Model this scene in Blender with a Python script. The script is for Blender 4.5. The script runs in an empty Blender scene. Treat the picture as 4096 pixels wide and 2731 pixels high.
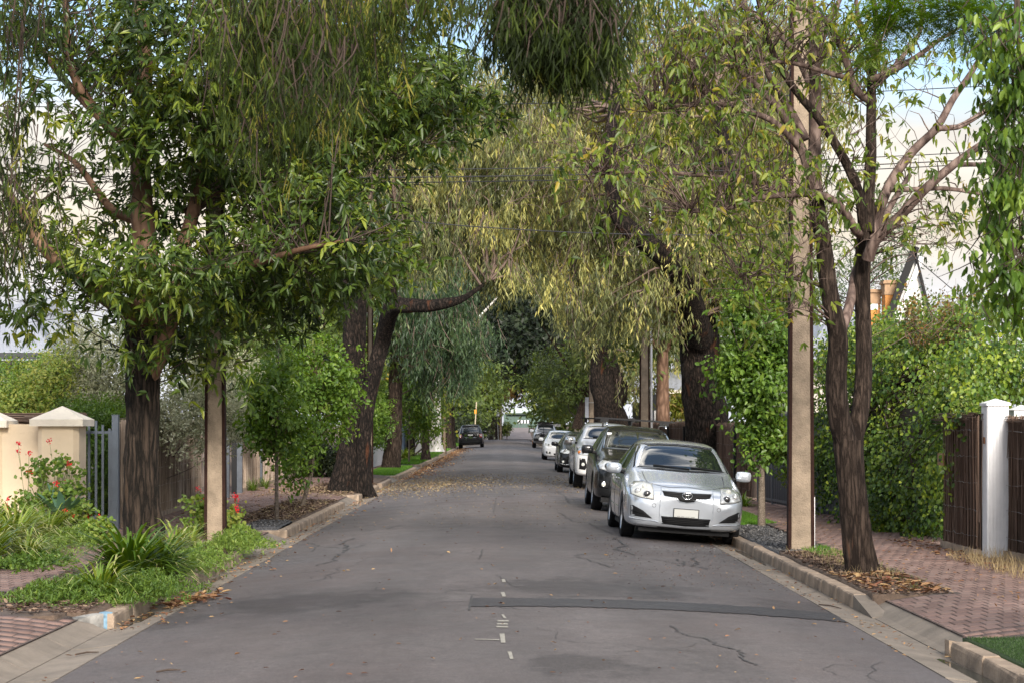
import bpy, bmesh, math, random
import numpy as np
from mathutils import Vector, Matrix
from mathutils.bvhtree import BVHTree

# ---------------------------------------------------------------- scene, camera, light
F, H, VX, VY = 7500.0, 1.60, 2010.0, 1700.0      # focal length (photo px), eye height, vanishing point
SC = bpy.context.scene
COL = SC.collection
cam_d = bpy.data.cameras.new("camera")
cam = bpy.data.objects.new("camera", cam_d); COL.objects.link(cam)
cam.location = (0, 0, H); cam.rotation_euler = (math.radians(90), 0, 0)
cam_d.sensor_width = 36; cam_d.lens = F / 4096 * 36
cam_d.shift_x = (2048 - VX) / 4096; cam_d.shift_y = (VY - 1365.5) / 4096
cam_d.clip_start = 0.3; cam_d.clip_end = 6000
cam_d.dof.use_dof = True; cam_d.dof.focus_distance = 27.5; cam_d.dof.aperture_fstop = 8
SC.camera = cam

SUN_EL, SUN_AZ = math.radians(28), math.radians(168)   # azimuth measured from +Y (down the street)
world = bpy.data.worlds.new("World"); SC.world = world; world.use_nodes = True
wn, wl = world.node_tree.nodes, world.node_tree.links
wn.clear()
w_out = wn.new("ShaderNodeOutputWorld")
sky = wn.new("ShaderNodeTexSky"); sky.sky_type = 'NISHITA'; sky.sun_disc = False
sky.sun_elevation = SUN_EL; sky.sun_rotation = SUN_AZ; sky.air_density = 1.0; sky.dust_density = 1.5
bg_sky = wn.new("ShaderNodeBackground"); bg_sky.inputs[1].default_value = 0.11
wl.new(sky.outputs[0], bg_sky.inputs[0])
tc = wn.new("ShaderNodeTexCoord"); sep = wn.new("ShaderNodeSeparateXYZ")
wl.new(tc.outputs['Generated'], sep.inputs[0])
ramp = wn.new("ShaderNodeValToRGB"); wl.new(sep.outputs['Z'], ramp.inputs[0])
cr = ramp.color_ramp
cr.elements[0].position = 0.0; cr.elements[0].color = (0.195, 0.2, 0.218, 1)
cr.elements[1].position = 0.75; cr.elements[1].color = (0.84, 0.80, 0.73, 1)
for p, c in ((0.065, (0.205, 0.206, 0.215, 1)), (0.10, (0.215, 0.190, 0.155, 1)), (0.14, (0.20, 0.188, 0.170, 1)), (0.2, (0.25, 0.245, 0.235, 1)), (0.35, (0.46, 0.435, 0.40, 1))):
    e = cr.elements.new(p); e.color = c
bg_cl = wn.new("ShaderNodeBackground"); bg_cl.inputs[1].default_value = 2.6
cn2 = wn.new("ShaderNodeTexNoise"); cn2.inputs['Scale'].default_value = 7.0; cn2.inputs['Detail'].default_value = 7
cvar = wn.new("ShaderNodeMapRange"); cvar.inputs[1].default_value = 0.3; cvar.inputs[2].default_value = 0.7; cvar.inputs[3].default_value = 0.74; cvar.inputs[4].default_value = 1.12
cmul = wn.new("ShaderNodeMixRGB"); cmul.blend_type = 'MULTIPLY'; cmul.inputs[0].default_value = 1.0
wl.new(cn2.outputs[0], cvar.inputs[0]); wl.new(ramp.outputs[0], cmul.inputs[1]); wl.new(cvar.outputs[0], cmul.inputs[2])
wl.new(cmul.outputs[0], bg_cl.inputs[0])
mapn = wn.new("ShaderNodeMapping"); mapn.inputs['Scale'].default_value = (1.2, 1.2, 5.0)
wl.new(tc.outputs['Generated'], mapn.inputs[0])
cn = wn.new("ShaderNodeTexNoise"); cn.inputs['Scale'].default_value = 3.2; cn.inputs['Detail'].default_value = 6
wl.new(mapn.outputs[0], cn.inputs[0]); wl.new(mapn.outputs[0], cn2.inputs[0])
zr = wn.new("ShaderNodeMapRange"); zr.inputs[1].default_value = 0.10; zr.inputs[2].default_value = 0.19
zr.inputs[3].default_value = 0.55; zr.inputs[4].default_value = -0.05
wl.new(sep.outputs['Z'], zr.inputs[0])
ad = wn.new("ShaderNodeMath"); ad.operation = 'ADD'
wl.new(cn.outputs[0], ad.inputs[0]); wl.new(zr.outputs[0], ad.inputs[1])
mr = wn.new("ShaderNodeMapRange"); mr.inputs[1].default_value = 0.42; mr.inputs[2].default_value = 0.68
wl.new(ad.outputs[0], mr.inputs[0])
mxw = wn.new("ShaderNodeMixShader")
wl.new(mr.outputs[0], mxw.inputs[0]); wl.new(bg_sky.outputs[0], mxw.inputs[1]); wl.new(bg_cl.outputs[0], mxw.inputs[2])
wl.new(mxw.outputs[0], w_out.inputs[0])

sun_d = bpy.data.lights.new("sun", 'SUN'); sun_d.energy = 3.4; sun_d.angle = math.radians(16); sun_d.color = (1.0, 0.93, 0.84)
sun = bpy.data.objects.new("sun", sun_d); COL.objects.link(sun)
_dir = Vector((math.sin(SUN_AZ) * math.cos(SUN_EL), math.cos(SUN_AZ) * math.cos(SUN_EL), math.sin(SUN_EL)))
sun.rotation_euler = _dir.to_track_quat('Z', 'Y').to_euler(); sun.location = (0, 0, 30)
vs = SC.view_settings
vs.view_transform = 'Standard'; vs.look = 'None'; vs.gamma = 1.0; vs.use_curve_mapping = False; vs.exposure = 1.0
SC.cycles.max_bounces = 6; SC.cycles.diffuse_bounces = 3; SC.cycles.glossy_bounces = 3
SC.cycles.transmission_bounces = 4; SC.cycles.transparent_max_bounces = 4
SC.cycles.use_adaptive_sampling = True

# ---------------------------------------------------------------- helpers
RNG = np.random.default_rng(11)
random.seed(5)
R = random.uniform
PI = math.pi

def W(px, py, D):
    """photo pixel at distance D -> world point"""
    return Vector(((px - VX) * D / F, D, H - (py - VY) * D / F))

def rise(y):
    t = min(1.0, max(0.0, (y - 222.0) / 40.0)); return 1.35 * t * t * (3 - 2 * t)

def gz(x, y=0.0):
    ax = abs(x)
    z = -0.0151 * ax * ax if ax < 3.4 else -0.045 + 0.012 * (min(ax, 9) - 3.4)
    return z + rise(y)

def gz_np(x, y):
    ax = np.abs(x)
    return np.where(ax < 3.4, -0.0151 * ax * ax, -0.045 + 0.012 * (np.minimum(ax, 9) - 3.4))

def G(px, py):
    """photo pixel on the ground -> world point"""
    z = -0.05
    for _ in range(6):
        D = F * (H - z) / (py - VY); x = (px - VX) * D / F; z = gz(x, D)
    return Vector((x, D, z))

def new_obj(name, me, parent=None):
    o = bpy.data.objects.new(name, me); COL.objects.link(o)
    if parent is not None:
        o.parent = parent
        if not parent.get('local') and parent.parent is None:
            o.location = -Vector(parent.location)
    return o

def thing(name, label, cat, loc=(0, 0, 0), group=None, local=False):
    o = bpy.data.objects.new(name, None); COL.objects.link(o); o.location = loc
    o.empty_display_size = 0.2
    o['label'] = label; o['category'] = cat
    if group: o['group'] = group
    if local: o['local'] = 1
    return o

def tag(o, label=None, cat=None, group=None, kind=None):
    if label: o['label'] = label
    if cat: o['category'] = cat
    if group: o['group'] = group
    if kind: o['kind'] = kind
    return o

def struct_empty(name):
    o = bpy.data.objects.new(name, None); COL.objects.link(o); o['kind'] = 'structure'; return o

def mesh_np(name, V, Q, mat=None, tint=None, smooth=False, mats=None, mi=None):
    """V (n,3), Q (m,4) or (m,3) numpy -> mesh"""
    V = np.asarray(V, dtype=np.float32); Q = np.asarray(Q, dtype=np.int32)
    me = bpy.data.meshes.new(name)
    n, m, k = len(V), len(Q), Q.shape[1]
    me.vertices.add(n); me.vertices.foreach_set('co', V.ravel())
    me.loops.add(m * k); me.loops.foreach_set('vertex_index', Q.ravel())
    me.polygons.add(m)
    me.polygons.foreach_set('loop_start', np.arange(0, m * k, k, dtype=np.int32))
    me.polygons.foreach_set('loop_total', np.full(m, k, dtype=np.int32))
    if smooth: me.polygons.foreach_set('use_smooth', np.ones(m, dtype=bool))
    if tint is not None:
        a = me.attributes.new('tint', 'FLOAT', 'FACE'); a.data.foreach_set('value', np.asarray(tint, dtype=np.float32))
    for x in (mats or ([mat] if mat else [])): me.materials.append(x)
    if mi is not None: me.polygons.foreach_set('material_index', np.asarray(mi, dtype=np.int32))
    me.update(calc_edges=True)
    return me

class MB:
    """plain list mesh builder"""
    def __init__(s): s.v = []; s.f = []; s.m = []
    def add(s, vs, fs, mi=0):
        b = len(s.v); s.v += [tuple(v) for v in vs]
        for f in fs: s.f.append(tuple(i + b for i in f)); s.m.append(mi)
        return s
    def box(s, x0, y0, z0, x1, y1, z1, mi=0):
        return s.add([(x0,y0,z0),(x1,y0,z0),(x1,y1,z0),(x0,y1,z0),(x0,y0,z1),(x1,y0,z1),(x1,y1,z1),(x0,y1,z1)],
                     [(0,3,2,1),(4,5,6,7),(0,1,5,4),(1,2,6,5),(2,3,7,6),(3,0,4,7)], mi)
    def obox(s, c, ax, ay, az, mi=0):
        c, ax, ay, az = map(Vector, (c, ax, ay, az))
        vs = [c + ax*i + ay*j + az*k for k in (-1, 1) for i, j in ((-1,-1),(1,-1),(1,1),(-1,1))]
        return s.add(vs, [(0,3,2,1),(4,5,6,7),(0,1,5,4),(1,2,6,5),(2,3,7,6),(3,0,4,7)], mi)
    def prism(s, loop, d, mi=0):
        n = len(loop); d = Vector(d); lo = [Vector(p) for p in loop]
        return s.add(lo + [p + d for p in lo], [tuple(range(n))[::-1], tuple(range(n, 2*n))] +
                     [(i, (i+1) % n, n + (i+1) % n, n + i) for i in range(n)], mi)
    def tube(s, pts, rad, k=6, mi=0, cap=True):
        pts = [Vector(p) for p in pts]; n = len(pts)
        if not hasattr(rad, '__len__'): rad = [rad] * n
        b = []
        up = Vector((0.013, 0.02, 1))
        for i, p in enumerate(pts):
            t = (pts[min(i+1, n-1)] - pts[max(i-1, 0)]).normalized()
            a = t.cross(up)
            if a.length < 0.05: a = t.cross(Vector((1, 0, 0)))
            a.normalize(); c = t.cross(a)
            b += [p + (a * math.cos(2*PI*j/k) + c * math.sin(2*PI*j/k)) * rad[i] for j in range(k)]
        f = [(i*k+j, i*k+(j+1) % k, (i+1)*k+(j+1) % k, (i+1)*k+j) for i in range(n-1) for j in range(k)]
        if cap: f += [tuple(range(k))[::-1], tuple(range((n-1)*k, n*k))]
        return s.add(b, f, mi)
    def lathe(s, prof, c=(0,0,0), k=24, axis='z', mi=0):
        b = []
        for r, h in prof:
            for j in range(k):
                a = 2*PI*j/k; q = (r*math.cos(a), r*math.sin(a), h)
                if axis == 'x': q = (q[2], q[0], q[1])
                if axis == 'y': q = (q[0], q[2], q[1])
                b.append((q[0]+c[0], q[1]+c[1], q[2]+c[2]))
        n = len(prof)
        return s.add(b, [(i*k+j, i*k+(j+1) % k, (i+1)*k+(j+1) % k, (i+1)*k+j) for i in range(n-1) for j in range(k)], mi)
    def mesh(s, name, mats, smooth=False):
        me = bpy.data.meshes.new(name); me.from_pydata(s.v, [], s.f)
        for m in (mats if isinstance(mats, (list, tuple)) else [mats]): me.materials.append(m)
        me.polygons.foreach_set('material_index', s.m)
        if smooth: me.polygons.foreach_set('use_smooth', [True] * len(s.f))
        me.update(); return me
    def obj(s, name, mats, parent=None, smooth=False):
        return new_obj(name, s.mesh(name, mats, smooth), parent)

class Tubes:
    """many tubes in one mesh, numpy"""
    def __init__(s): s.V = []; s.Q = []; s.n = 0
    def add(s, P, r, k=5, lump=0.0, seed=0):
        P = np.asarray(P, dtype=float); n = len(P); r = np.broadcast_to(np.asarray(r, dtype=float), (n,))
        T = np.gradient(P, axis=0); T /= np.linalg.norm(T, axis=1)[:, None] + 1e-9
        up = np.array([0.02, 1.0, 0.05]); A = np.cross(T, up); ln = np.linalg.norm(A, axis=1)
        A[ln < .1] = np.cross(T[ln < .1], [1.0, 0, 0]); A /= np.linalg.norm(A, axis=1)[:, None]
        C = np.cross(T, A); a = np.linspace(0, 2*PI, k, endpoint=False)
        rr = np.repeat(r[:, None], k, 1)
        if lump:
            z = np.arange(n)[:, None]
            L = 0
            for q in range(1, 5):
                ph = np.sin(z * (.11 * q) + seed * q * 1.7) * 1.5 + seed * q
                L = L + np.sin(a[None] * (q + 1) + ph) / (q ** .6)
            L = L + 0.8 * np.sin(a[None] * 9 + np.sin(z * .23 + seed) * 1.2) + 0.5 * np.sin(z * .9 + a[None] * 3 + seed)
            if k > 20: L = L + .9*np.abs(np.sin(a[None]*7 + np.sin(z*.31+seed)*1.3 + np.sin(z*.07)*2)) + RNG.normal(0, .35, rr.shape)
            rr = rr * (1 + lump * L)
        V = P[:, None] + (A[:, None] * np.cos(a)[None, :, None] + C[:, None] * np.sin(a)[None, :, None]) * rr[..., None]
        i = np.arange(n - 1)[:, None]; j = np.arange(k)[None]; j2 = (j + 1) % k
        Q = np.stack([i*k + j, i*k + j2, (i+1)*k + j2, (i+1)*k + j], -1).reshape(-1, 4) + s.n
        s.V.append(V.reshape(-1, 3)); s.Q.append(Q); s.n += n * k
        return s
    def obj(s, name, mat, parent=None):
        if not s.V: return None
        return new_obj(name, mesh_np(name, np.concatenate(s.V), np.concatenate(s.Q), mat, smooth=True), parent)

def resample(P, r, step):
    """Catmull-Rom resample of a limb"""
    P = np.asarray([tuple(p) for p in P], dtype=float); r = np.asarray(r, dtype=float); n = len(P)
    outP, outr = [], []
    for i in range(n - 1):
        p0, p1, p2, p3 = P[max(i-1, 0)], P[i], P[i+1], P[min(i+2, n-1)]
        m = max(2, int(np.linalg.norm(p2 - p1) / step))
        t = np.linspace(0, 1, m, endpoint=(i == n - 2))[:, None]
        outP.append(.5 * ((2*p1) + (-p0+p2)*t + (2*p0-5*p1+4*p2-p3)*t**2 + (-p0+3*p1-3*p2+p3)*t**3))
        outr.append((r[i] + (r[i+1] - r[i]) * t[:, 0]))
    return np.concatenate(outP), np.concatenate(outr)

# ---------------------------------------------------------------- materials
MATS = {}
def nodes_of(m):
    m.use_nodes = True; nt = m.node_tree; return nt, nt.nodes, nt.links

def mat(name, col, rough=0.6, metal=0.0, var=0.0, scale=8.0, bump=0.0, bscale=40.0, coat=0.0, stretch=(1,1,1), spec=0.5, var2=None, coord='Object'):
    """principled with noise variation and bump"""
    m = bpy.data.materials.new(name); nt, N, L = nodes_of(m)
    b = N['Principled BSDF']; b.inputs['Base Color'].default_value = (*col, 1); b.inputs['Roughness'].default_value = rough
    b.inputs['Metallic'].default_value = metal; b.inputs['Coat Weight'].default_value = coat; b.inputs['Coat Roughness'].default_value = .04
    b.inputs['Specular IOR Level'].default_value = spec
    if var or bump or var2:
        t = N.new('ShaderNodeTexCoord'); mp = N.new('ShaderNodeMapping'); mp.inputs['Scale'].default_value = stretch
        L.new(t.outputs[coord], mp.inputs[0])
    if var or var2:
        n = N.new('ShaderNodeTexNoise'); n.inputs['Scale'].default_value = scale; n.inputs['Detail'].default_value = 8; n.inputs['Roughness'].default_value = .65
        L.new(mp.outputs[0], n.inputs[0])
        r = N.new('ShaderNodeValToRGB'); L.new(n.outputs[0], r.inputs[0])
        r.color_ramp.elements[0].position = .32; r.color_ramp.elements[1].position = .68
        c2 = var2 if var2 else tuple(min(1, c * (1 + var)) for c in col)
        c1 = tuple(c * (1 - var) for c in col)
        r.color_ramp.elements[0].color = (*c1, 1); r.color_ramp.elements[1].color = (*c2, 1)
        L.new(r.outputs[0], b.inputs['Base Color'])
    if bump:
        n2 = N.new('ShaderNodeTexNoise'); n2.inputs['Scale'].default_value = bscale; n2.inputs['Detail'].default_value = 6
        L.new(mp.outputs[0], n2.inputs[0])
        bp = N.new('ShaderNodeBump'); bp.inputs['Strength'].default_value = bump; bp.inputs['Distance'].default_value = .02
        L.new(n2.outputs[0], bp.inputs['Height']); L.new(bp.outputs[0], b.inputs['Normal'])
    MATS[name] = m; return m

def leaf_mat(name, cols, rough=.42, trans=.3, spec=.4):
    """cols: colours along the tint attribute; translucent leaf"""
    m = bpy.data.materials.new(name); nt, N, L = nodes_of(m)
    b = N['Principled BSDF']; out = N['Material Output']
    at = N.new('ShaderNodeAttribute'); at.attribute_name = 'tint'; r = N.new('ShaderNodeValToRGB')
    L.new(at.outputs['Fac'], r.inputs[0])
    e = r.color_ramp.elements; n = len(cols)
    e[0].color = (*cols[0], 1); e[1].color = (*cols[-1], 1)
    for i in range(1, n - 1):
        x = e.new(i / (n - 1)); x.color = (*cols[i], 1)
    L.new(r.outputs[0], b.inputs['Base Color']); b.inputs['Roughness'].default_value = rough; b.inputs['Specular IOR Level'].default_value = spec
    tr = N.new('ShaderNodeBsdfTranslucent')
    hs = N.new('ShaderNodeHueSaturation'); hs.inputs['Hue'].default_value = .48; hs.inputs['Saturation'].default_value = 1.15; hs.inputs['Value'].default_value = 1.5
    L.new(r.outputs[0], hs.inputs['Color']); L.new(hs.outputs[0], tr.inputs[0])
    mx = N.new('ShaderNodeMixShader'); mx.inputs[0].default_value = trans
    L.new(b.outputs[0], mx.inputs[1]); L.new(tr.outputs[0], mx.inputs[2]); L.new(mx.outputs[0], out.inputs[0])
    MATS[name] = m; return m

def bark_mat(name, dark, light, accent=None, scale=6.0, stretch=(1, 1, .16), bump=.9, rough=.9, acc_lo=.60):
    m = bpy.data.materials.new(name); nt, N, L = nodes_of(m); b = N['Principled BSDF']
    t = N.new('ShaderNodeTexCoord'); mp = N.new('ShaderNodeMapping'); mp.inputs['Scale'].default_value = stretch
    L.new(t.outputs['Object'], mp.inputs[0])
    v = N.new('ShaderNodeTexVoronoi'); v.feature = 'DISTANCE_TO_EDGE'; v.inputs['Scale'].default_value = scale * 2.2
    n = N.new('ShaderNodeTexNoise'); n.inputs['Scale'].default_value = scale * 1.3; n.inputs['Detail'].default_value = 10; n.inputs['Roughness'].default_value = .7
    L.new(mp.outputs[0], n.inputs[0])
    mxv = N.new('ShaderNodeMixRGB'); mxv.inputs[0].default_value = .12; L.new(mp.outputs[0], mxv.inputs[1]); L.new(n.outputs[1], mxv.inputs[2]); L.new(mxv.outputs[0], v.inputs[0])
    mul = N.new('ShaderNodeMath'); mul.operation = 'MULTIPLY_ADD'; mul.inputs[1].default_value = 1.6; mul.inputs[2].default_value = -.15
    L.new(v.outputs[0], mul.inputs[0])
    ad = N.new('ShaderNodeMath'); ad.operation = 'ADD'; L.new(mul.outputs[0], ad.inputs[0]); L.new(n.outputs[0], ad.inputs[1])
    r = N.new('ShaderNodeValToRGB'); L.new(ad.outputs[0], r.inputs[0])
    r.color_ramp.elements[0].position = .38; r.color_ramp.elements[0].color = (*dark, 1)
    r.color_ramp.elements[1].position = .95; r.color_ramp.elements[1].color = (*light, 1)
    last = r.outputs[0]
    if accent:
        n3 = N.new('ShaderNodeTexNoise'); n3.inputs['Scale'].default_value = scale * .45; n3.inputs['Detail'].default_value = 5
        L.new(mp.outputs[0], n3.inputs[0]); r3 = N.new('ShaderNodeMapRange'); r3.inputs[1].default_value = acc_lo; r3.inputs[2].default_value = acc_lo + .08
        L.new(n3.outputs[0], r3.inputs[0]); mx = N.new('ShaderNodeMixRGB'); L.new(r3.outputs[0], mx.inputs[0]); L.new(last, mx.inputs[1]); mx.inputs[2].default_value = (*accent, 1); last = mx.outputs[0]
    L.new(last, b.inputs['Base Color']); b.inputs['Roughness'].default_value = rough; b.inputs['Specular IOR Level'].default_value = .2
    bp = N.new('ShaderNodeBump'); bp.inputs['Strength'].default_value = bump; bp.inputs['Distance'].default_value = .06
    L.new(ad.outputs[0], bp.inputs['Height']); L.new(bp.outputs[0], b.inputs['Normal'])
    MATS[name] = m; return m

def brick_mat(name, cols, rough=.8):
    """each brick its own tone: object random + loose island random"""
    m = bpy.data.materials.new(name); nt, N, L = nodes_of(m); b = N['Principled BSDF']
    oi = N.new('ShaderNodeObjectInfo'); ge = N.new('ShaderNodeNewGeometry')
    ad = N.new('ShaderNodeMath'); ad.operation = 'ADD'; L.new(oi.outputs['Random'], ad.inputs[0]); L.new(ge.outputs['Random Per Island'], ad.inputs[1])
    fr = N.new('ShaderNodeMath'); fr.operation = 'FRACT'; L.new(ad.outputs[0], fr.inputs[0])
    r = N.new('ShaderNodeValToRGB'); L.new(fr.outputs[0], r.inputs[0]); e = r.color_ramp.elements
    e[0].color = (*cols[0], 1); e[1].color = (*cols[-1], 1)
    for i in range(1, len(cols) - 1): x = e.new(i / (len(cols) - 1)); x.color = (*cols[i], 1)
    n = N.new('ShaderNodeTexNoise'); n.inputs['Scale'].default_value = 1.1; n.inputs['Detail'].default_value = 9; n.inputs['Roughness'].default_value = .7
    L.new(ge.outputs['Position'], n.inputs[0])
    mr = N.new('ShaderNodeMapRange'); mr.inputs[1].default_value = .3; mr.inputs[2].default_value = .7; mr.inputs[3].default_value = .62; mr.inputs[4].default_value = 1.25
    L.new(n.outputs[0], mr.inputs[0]); mx = N.new('ShaderNodeMixRGB'); mx.blend_type = 'MULTIPLY'; mx.inputs[0].default_value = 1
    L.new(r.outputs[0], mx.inputs[1]); L.new(mr.outputs[0], mx.inputs[2]); L.new(mx.outputs[0], b.inputs['Base Color'])
    b.inputs['Roughness'].default_value = rough
    n2 = N.new('ShaderNodeTexNoise'); n2.inputs['Scale'].default_value = 90; n2.inputs['Detail'].default_value = 3; L.new(ge.outputs['Position'], n2.inputs[0])
    bp = N.new('ShaderNodeBump'); bp.inputs['Strength'].default_value = .35; bp.inputs['Distance'].default_value = .01
    L.new(n2.outputs[0], bp.inputs['Height']); L.new(bp.outputs[0], b.inputs['Normal'])
    MATS[name] = m; return m

def asphalt_mat(name, base, seed=0., stains=()):
    m = bpy.data.materials.new(name); nt, N, L = nodes_of(m); b = N['Principled BSDF']
    ge = N.new('ShaderNodeNewGeometry'); pos = ge.outputs['Position']
    def noise(scale, det=6, rg=.6, st=(1, 1, 1), off=(0, 0, 0)):
        mp = N.new('ShaderNodeMapping'); mp.inputs['Scale'].default_value = st; mp.inputs['Location'].default_value = off; L.new(pos, mp.inputs[0])
        n = N.new('ShaderNodeTexNoise'); n.inputs['Scale'].default_value = scale; n.inputs['Detail'].default_value = det; n.inputs['Roughness'].default_value = rg
        L.new(mp.outputs[0], n.inputs[0]); return n.outputs[0]
    def rng(x, a, c, lo, hi):
        r = N.new('ShaderNodeMapRange'); r.inputs[1].default_value = a; r.inputs[2].default_value = c; r.inputs[3].default_value = lo; r.inputs[4].default_value = hi
        L.new(x, r.inputs[0]); return r.outputs[0]
    def mul(a, c):
        q = N.new('ShaderNodeMath'); q.operation = 'MULTIPLY'; L.new(a, q.inputs[0]); L.new(c, q.inputs[1]); return q.outputs[0]
    grain = mul(rng(noise(60, 5, .85), .36, .64, .5, 1.55), rng(noise(16, 4, .7), .35, .65, .85, 1.15))
    big = rng(noise(.55, 6, .6, (1, .35, 1), (seed, 0, 0)), .35, .65, .82, 1.16)
    mid = rng(noise(3.0, 5, .6), .3, .7, .9, 1.1)
    v = mul(mul(grain, big), mid)
    if seed == 0:   # tyre polished tracks
        sp = N.new('ShaderNodeSeparateXYZ'); L.new(pos, sp.inputs[0]); tr = None
        for cx in (-1.75, -.35, .75, 2.0):
            q = N.new('ShaderNodeMath'); q.operation = 'ADD'; L.new(sp.outputs['X'], q.inputs[0]); q.inputs[1].default_value = -cx
            w = N.new('ShaderNodeMath'); w.operation = 'ABSOLUTE'; L.new(q.outputs[0], w.inputs[0])
            v = mul(v, rng(w.outputs[0], .1, .42, 1.13, 1.0))
    speck = rng(noise(150, 2, .5), .66, .72, 1.0, 1.8); v = mul(v, speck)
    # wet looking dark blotches of their own shape
    for (cx, cy, rx, ry, amt) in stains:
        s = N.new('ShaderNodeVectorMath'); s.operation = 'SUBTRACT'; L.new(pos, s.inputs[0]); s.inputs[1].default_value = (cx, cy, 0)
        d = N.new('ShaderNodeVectorMath'); d.operation = 'MULTIPLY'; L.new(s.outputs[0], d.inputs[0]); d.inputs[1].default_value = (1 / rx, 1 / ry, 0)
        l = N.new('ShaderNodeVectorMath'); l.operation = 'LENGTH'; L.new(d.outputs[0], l.inputs[0])
        a = N.new('ShaderNodeMath'); a.operation = 'MULTIPLY_ADD'; L.new(noise(1.9, 10, .78, (1, .8, 1), (cx, cy, 0)), a.inputs[0]); a.inputs[1].default_value = 3.0; L.new(l.outputs['Value'], a.inputs[2])
        v = mul(v, rng(a.outputs[0], 1.95, 2.35, amt, 1.0))
    c = N.new('ShaderNodeMixRGB'); c.blend_type = 'MULTIPLY'; c.inputs[0].default_value = 1; c.inputs[1].default_value = (*base, 1); L.new(v, c.inputs[2])
    # reddish dust
    dust = N.new('ShaderNodeMixRGB'); L.new(rng(noise(.4, 5, .6, (1, .5, 1), (3, 9, 0)), .45, .72, 0, .5), dust.inputs[0]); L.new(c.outputs[0], dust.inputs[1])
    dust.inputs[2].default_value = (base[0] * 1.15, base[1] * .98, base[2] * .92, 1)
    L.new(dust.outputs[0], b.inputs['Base Color'])
    L.new(rng(noise(1.1, 5), .3, .7, .5, .75), b.inputs['Roughness']); b.inputs['Specular IOR Level'].default_value = .4
    bp = N.new('ShaderNodeBump'); bp.inputs['Strength'].default_value = .5; bp.inputs['Distance'].default_value = .008
    L.new(noise(110, 4, .7), bp.inputs['Height']); L.new(bp.outputs[0], b.inputs['Normal'])
    MATS[name] = m; return m

asphalt = asphalt_mat('asphalt', (.088, .077, .075), 0, stains=(
    (.75, 18.6, 1.5, 1.5, .58), (-1.9, 17.6, 1.5, 1.3, .62), (2.9, 17.6, .8, 1.2, .6), (.6, 12.6, .5, .8, .62), (-3.0, 16.5, .6, 1.2, .65),
    (-.8, 31, 2.2, 2.6, .78), (-1.2, 52, 2.4, 5, .72), (1.5, 47, 2.0, 3.0, .8), (-.5, 75, 3, 3, .8)))
asphalt_patch = asphalt_mat('asphalt_patch', (.040, .038, .040), 7)
seal = mat('crack_seal', (.042, .040, .040), .6, bump=.3, bscale=60)
concrete = mat('concrete', (.185, .155, .125), .85, var=.3, scale=2.2, bump=.3, bscale=60)
kerb_m = mat('kerb_stone', (.29, .22, .16), .85, var=.45, scale=3.5, bump=.6, bscale=35)
paver_m = brick_mat('paver', [(.165, .100, .082), (.19, .118, .097), (.215, .138, .115), (.175, .108, .09), (.235, .158, .132), (.15, .090, .075)])
sandjoint = mat('joint_sand', (.075, .055, .045), .95, var=.3, scale=5, bump=.3)
soil = mat('soil', (.10, .068, .048), .95, var=.45, scale=9, bump=1.0, bscale=25)
gravel_m = mat('dark_gravel', (.085, .085, .09), .9, var=.7, scale=45, bump=1.0, bscale=60)
turf_m = mat('artificial_turf', (.030, .060, .012), .9, var=.4, scale=60, bump=1.0, bscale=90)
lawn_base = mat('lawn_soil', (.06, .10, .03), .95, var=.4, scale=20)
white_paint = mat('road_paint', (.27, .255, .22), .7, var=.35, scale=30)
# ---------------------------------------------------------------- ground, road, kerbs
def grid_sheet(name, xs, ys, zf, m, smooth=False, kind='structure', parent=None):
    xs = np.asarray(xs, float); ys = np.asarray(ys, float)
    X, Y = np.meshgrid(xs, ys); Z = np.vectorize(zf)(X, Y)
    nx = len(xs); i = np.arange(len(ys) - 1)[:, None]; j = np.arange(nx - 1)[None]
    Q = np.stack([i*nx+j, i*nx+j+1, (i+1)*nx+j+1, (i+1)*nx+j], -1).reshape(-1, 4)
    o = new_obj(name, mesh_np(name, np.stack([X, Y, Z], -1).reshape(-1, 3), Q, m, smooth=smooth), parent)
    if kind and parent is None: o['kind'] = kind
    return o

ysg = list(np.arange(-6, 216, 3.0)) + list(np.arange(216, 270, 4)) + [330, 500, 900, 2500]
def ground_z(x, y):
    ax = abs(x)
    return (-.30 if ax < 3.95 else (-.02 if ax > 4.4 else -.30 + (ax - 3.95) / .45 * .28)) * (1 if y < 214 else 1) + rise(y) + (.0 if y < 214 else -.12 if ax > 4 else 0)
grid_sheet('ground', [-900, -60, -20, -9, -4.4, -3.95, 0, 3.95, 4.4, 9, 20, 60, 900], ysg, ground_z, soil)

ys_road = list(np.arange(4, 60, 1.0)) + list(np.arange(60, 214.1, 2.0))
grid_sheet('road', np.linspace(-3.06, 3.06, 25), ys_road, lambda x, y: gz(x), asphalt, smooth=True)
grid_sheet('cross_street', np.linspace(-70, 70, 30), [214, 217, 220, 223.0], lambda x, y: -.10 + .03 * (y - 214) / 9, asphalt)
grid_sheet('side_road', np.linspace(-.5, 3.6, 6), np.arange(223, 263, 4), lambda x, y: rise(y) - .05 + .02, mat('faded_asphalt', (.20, .17, .165), .9, var=.25, scale=.5))

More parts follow.
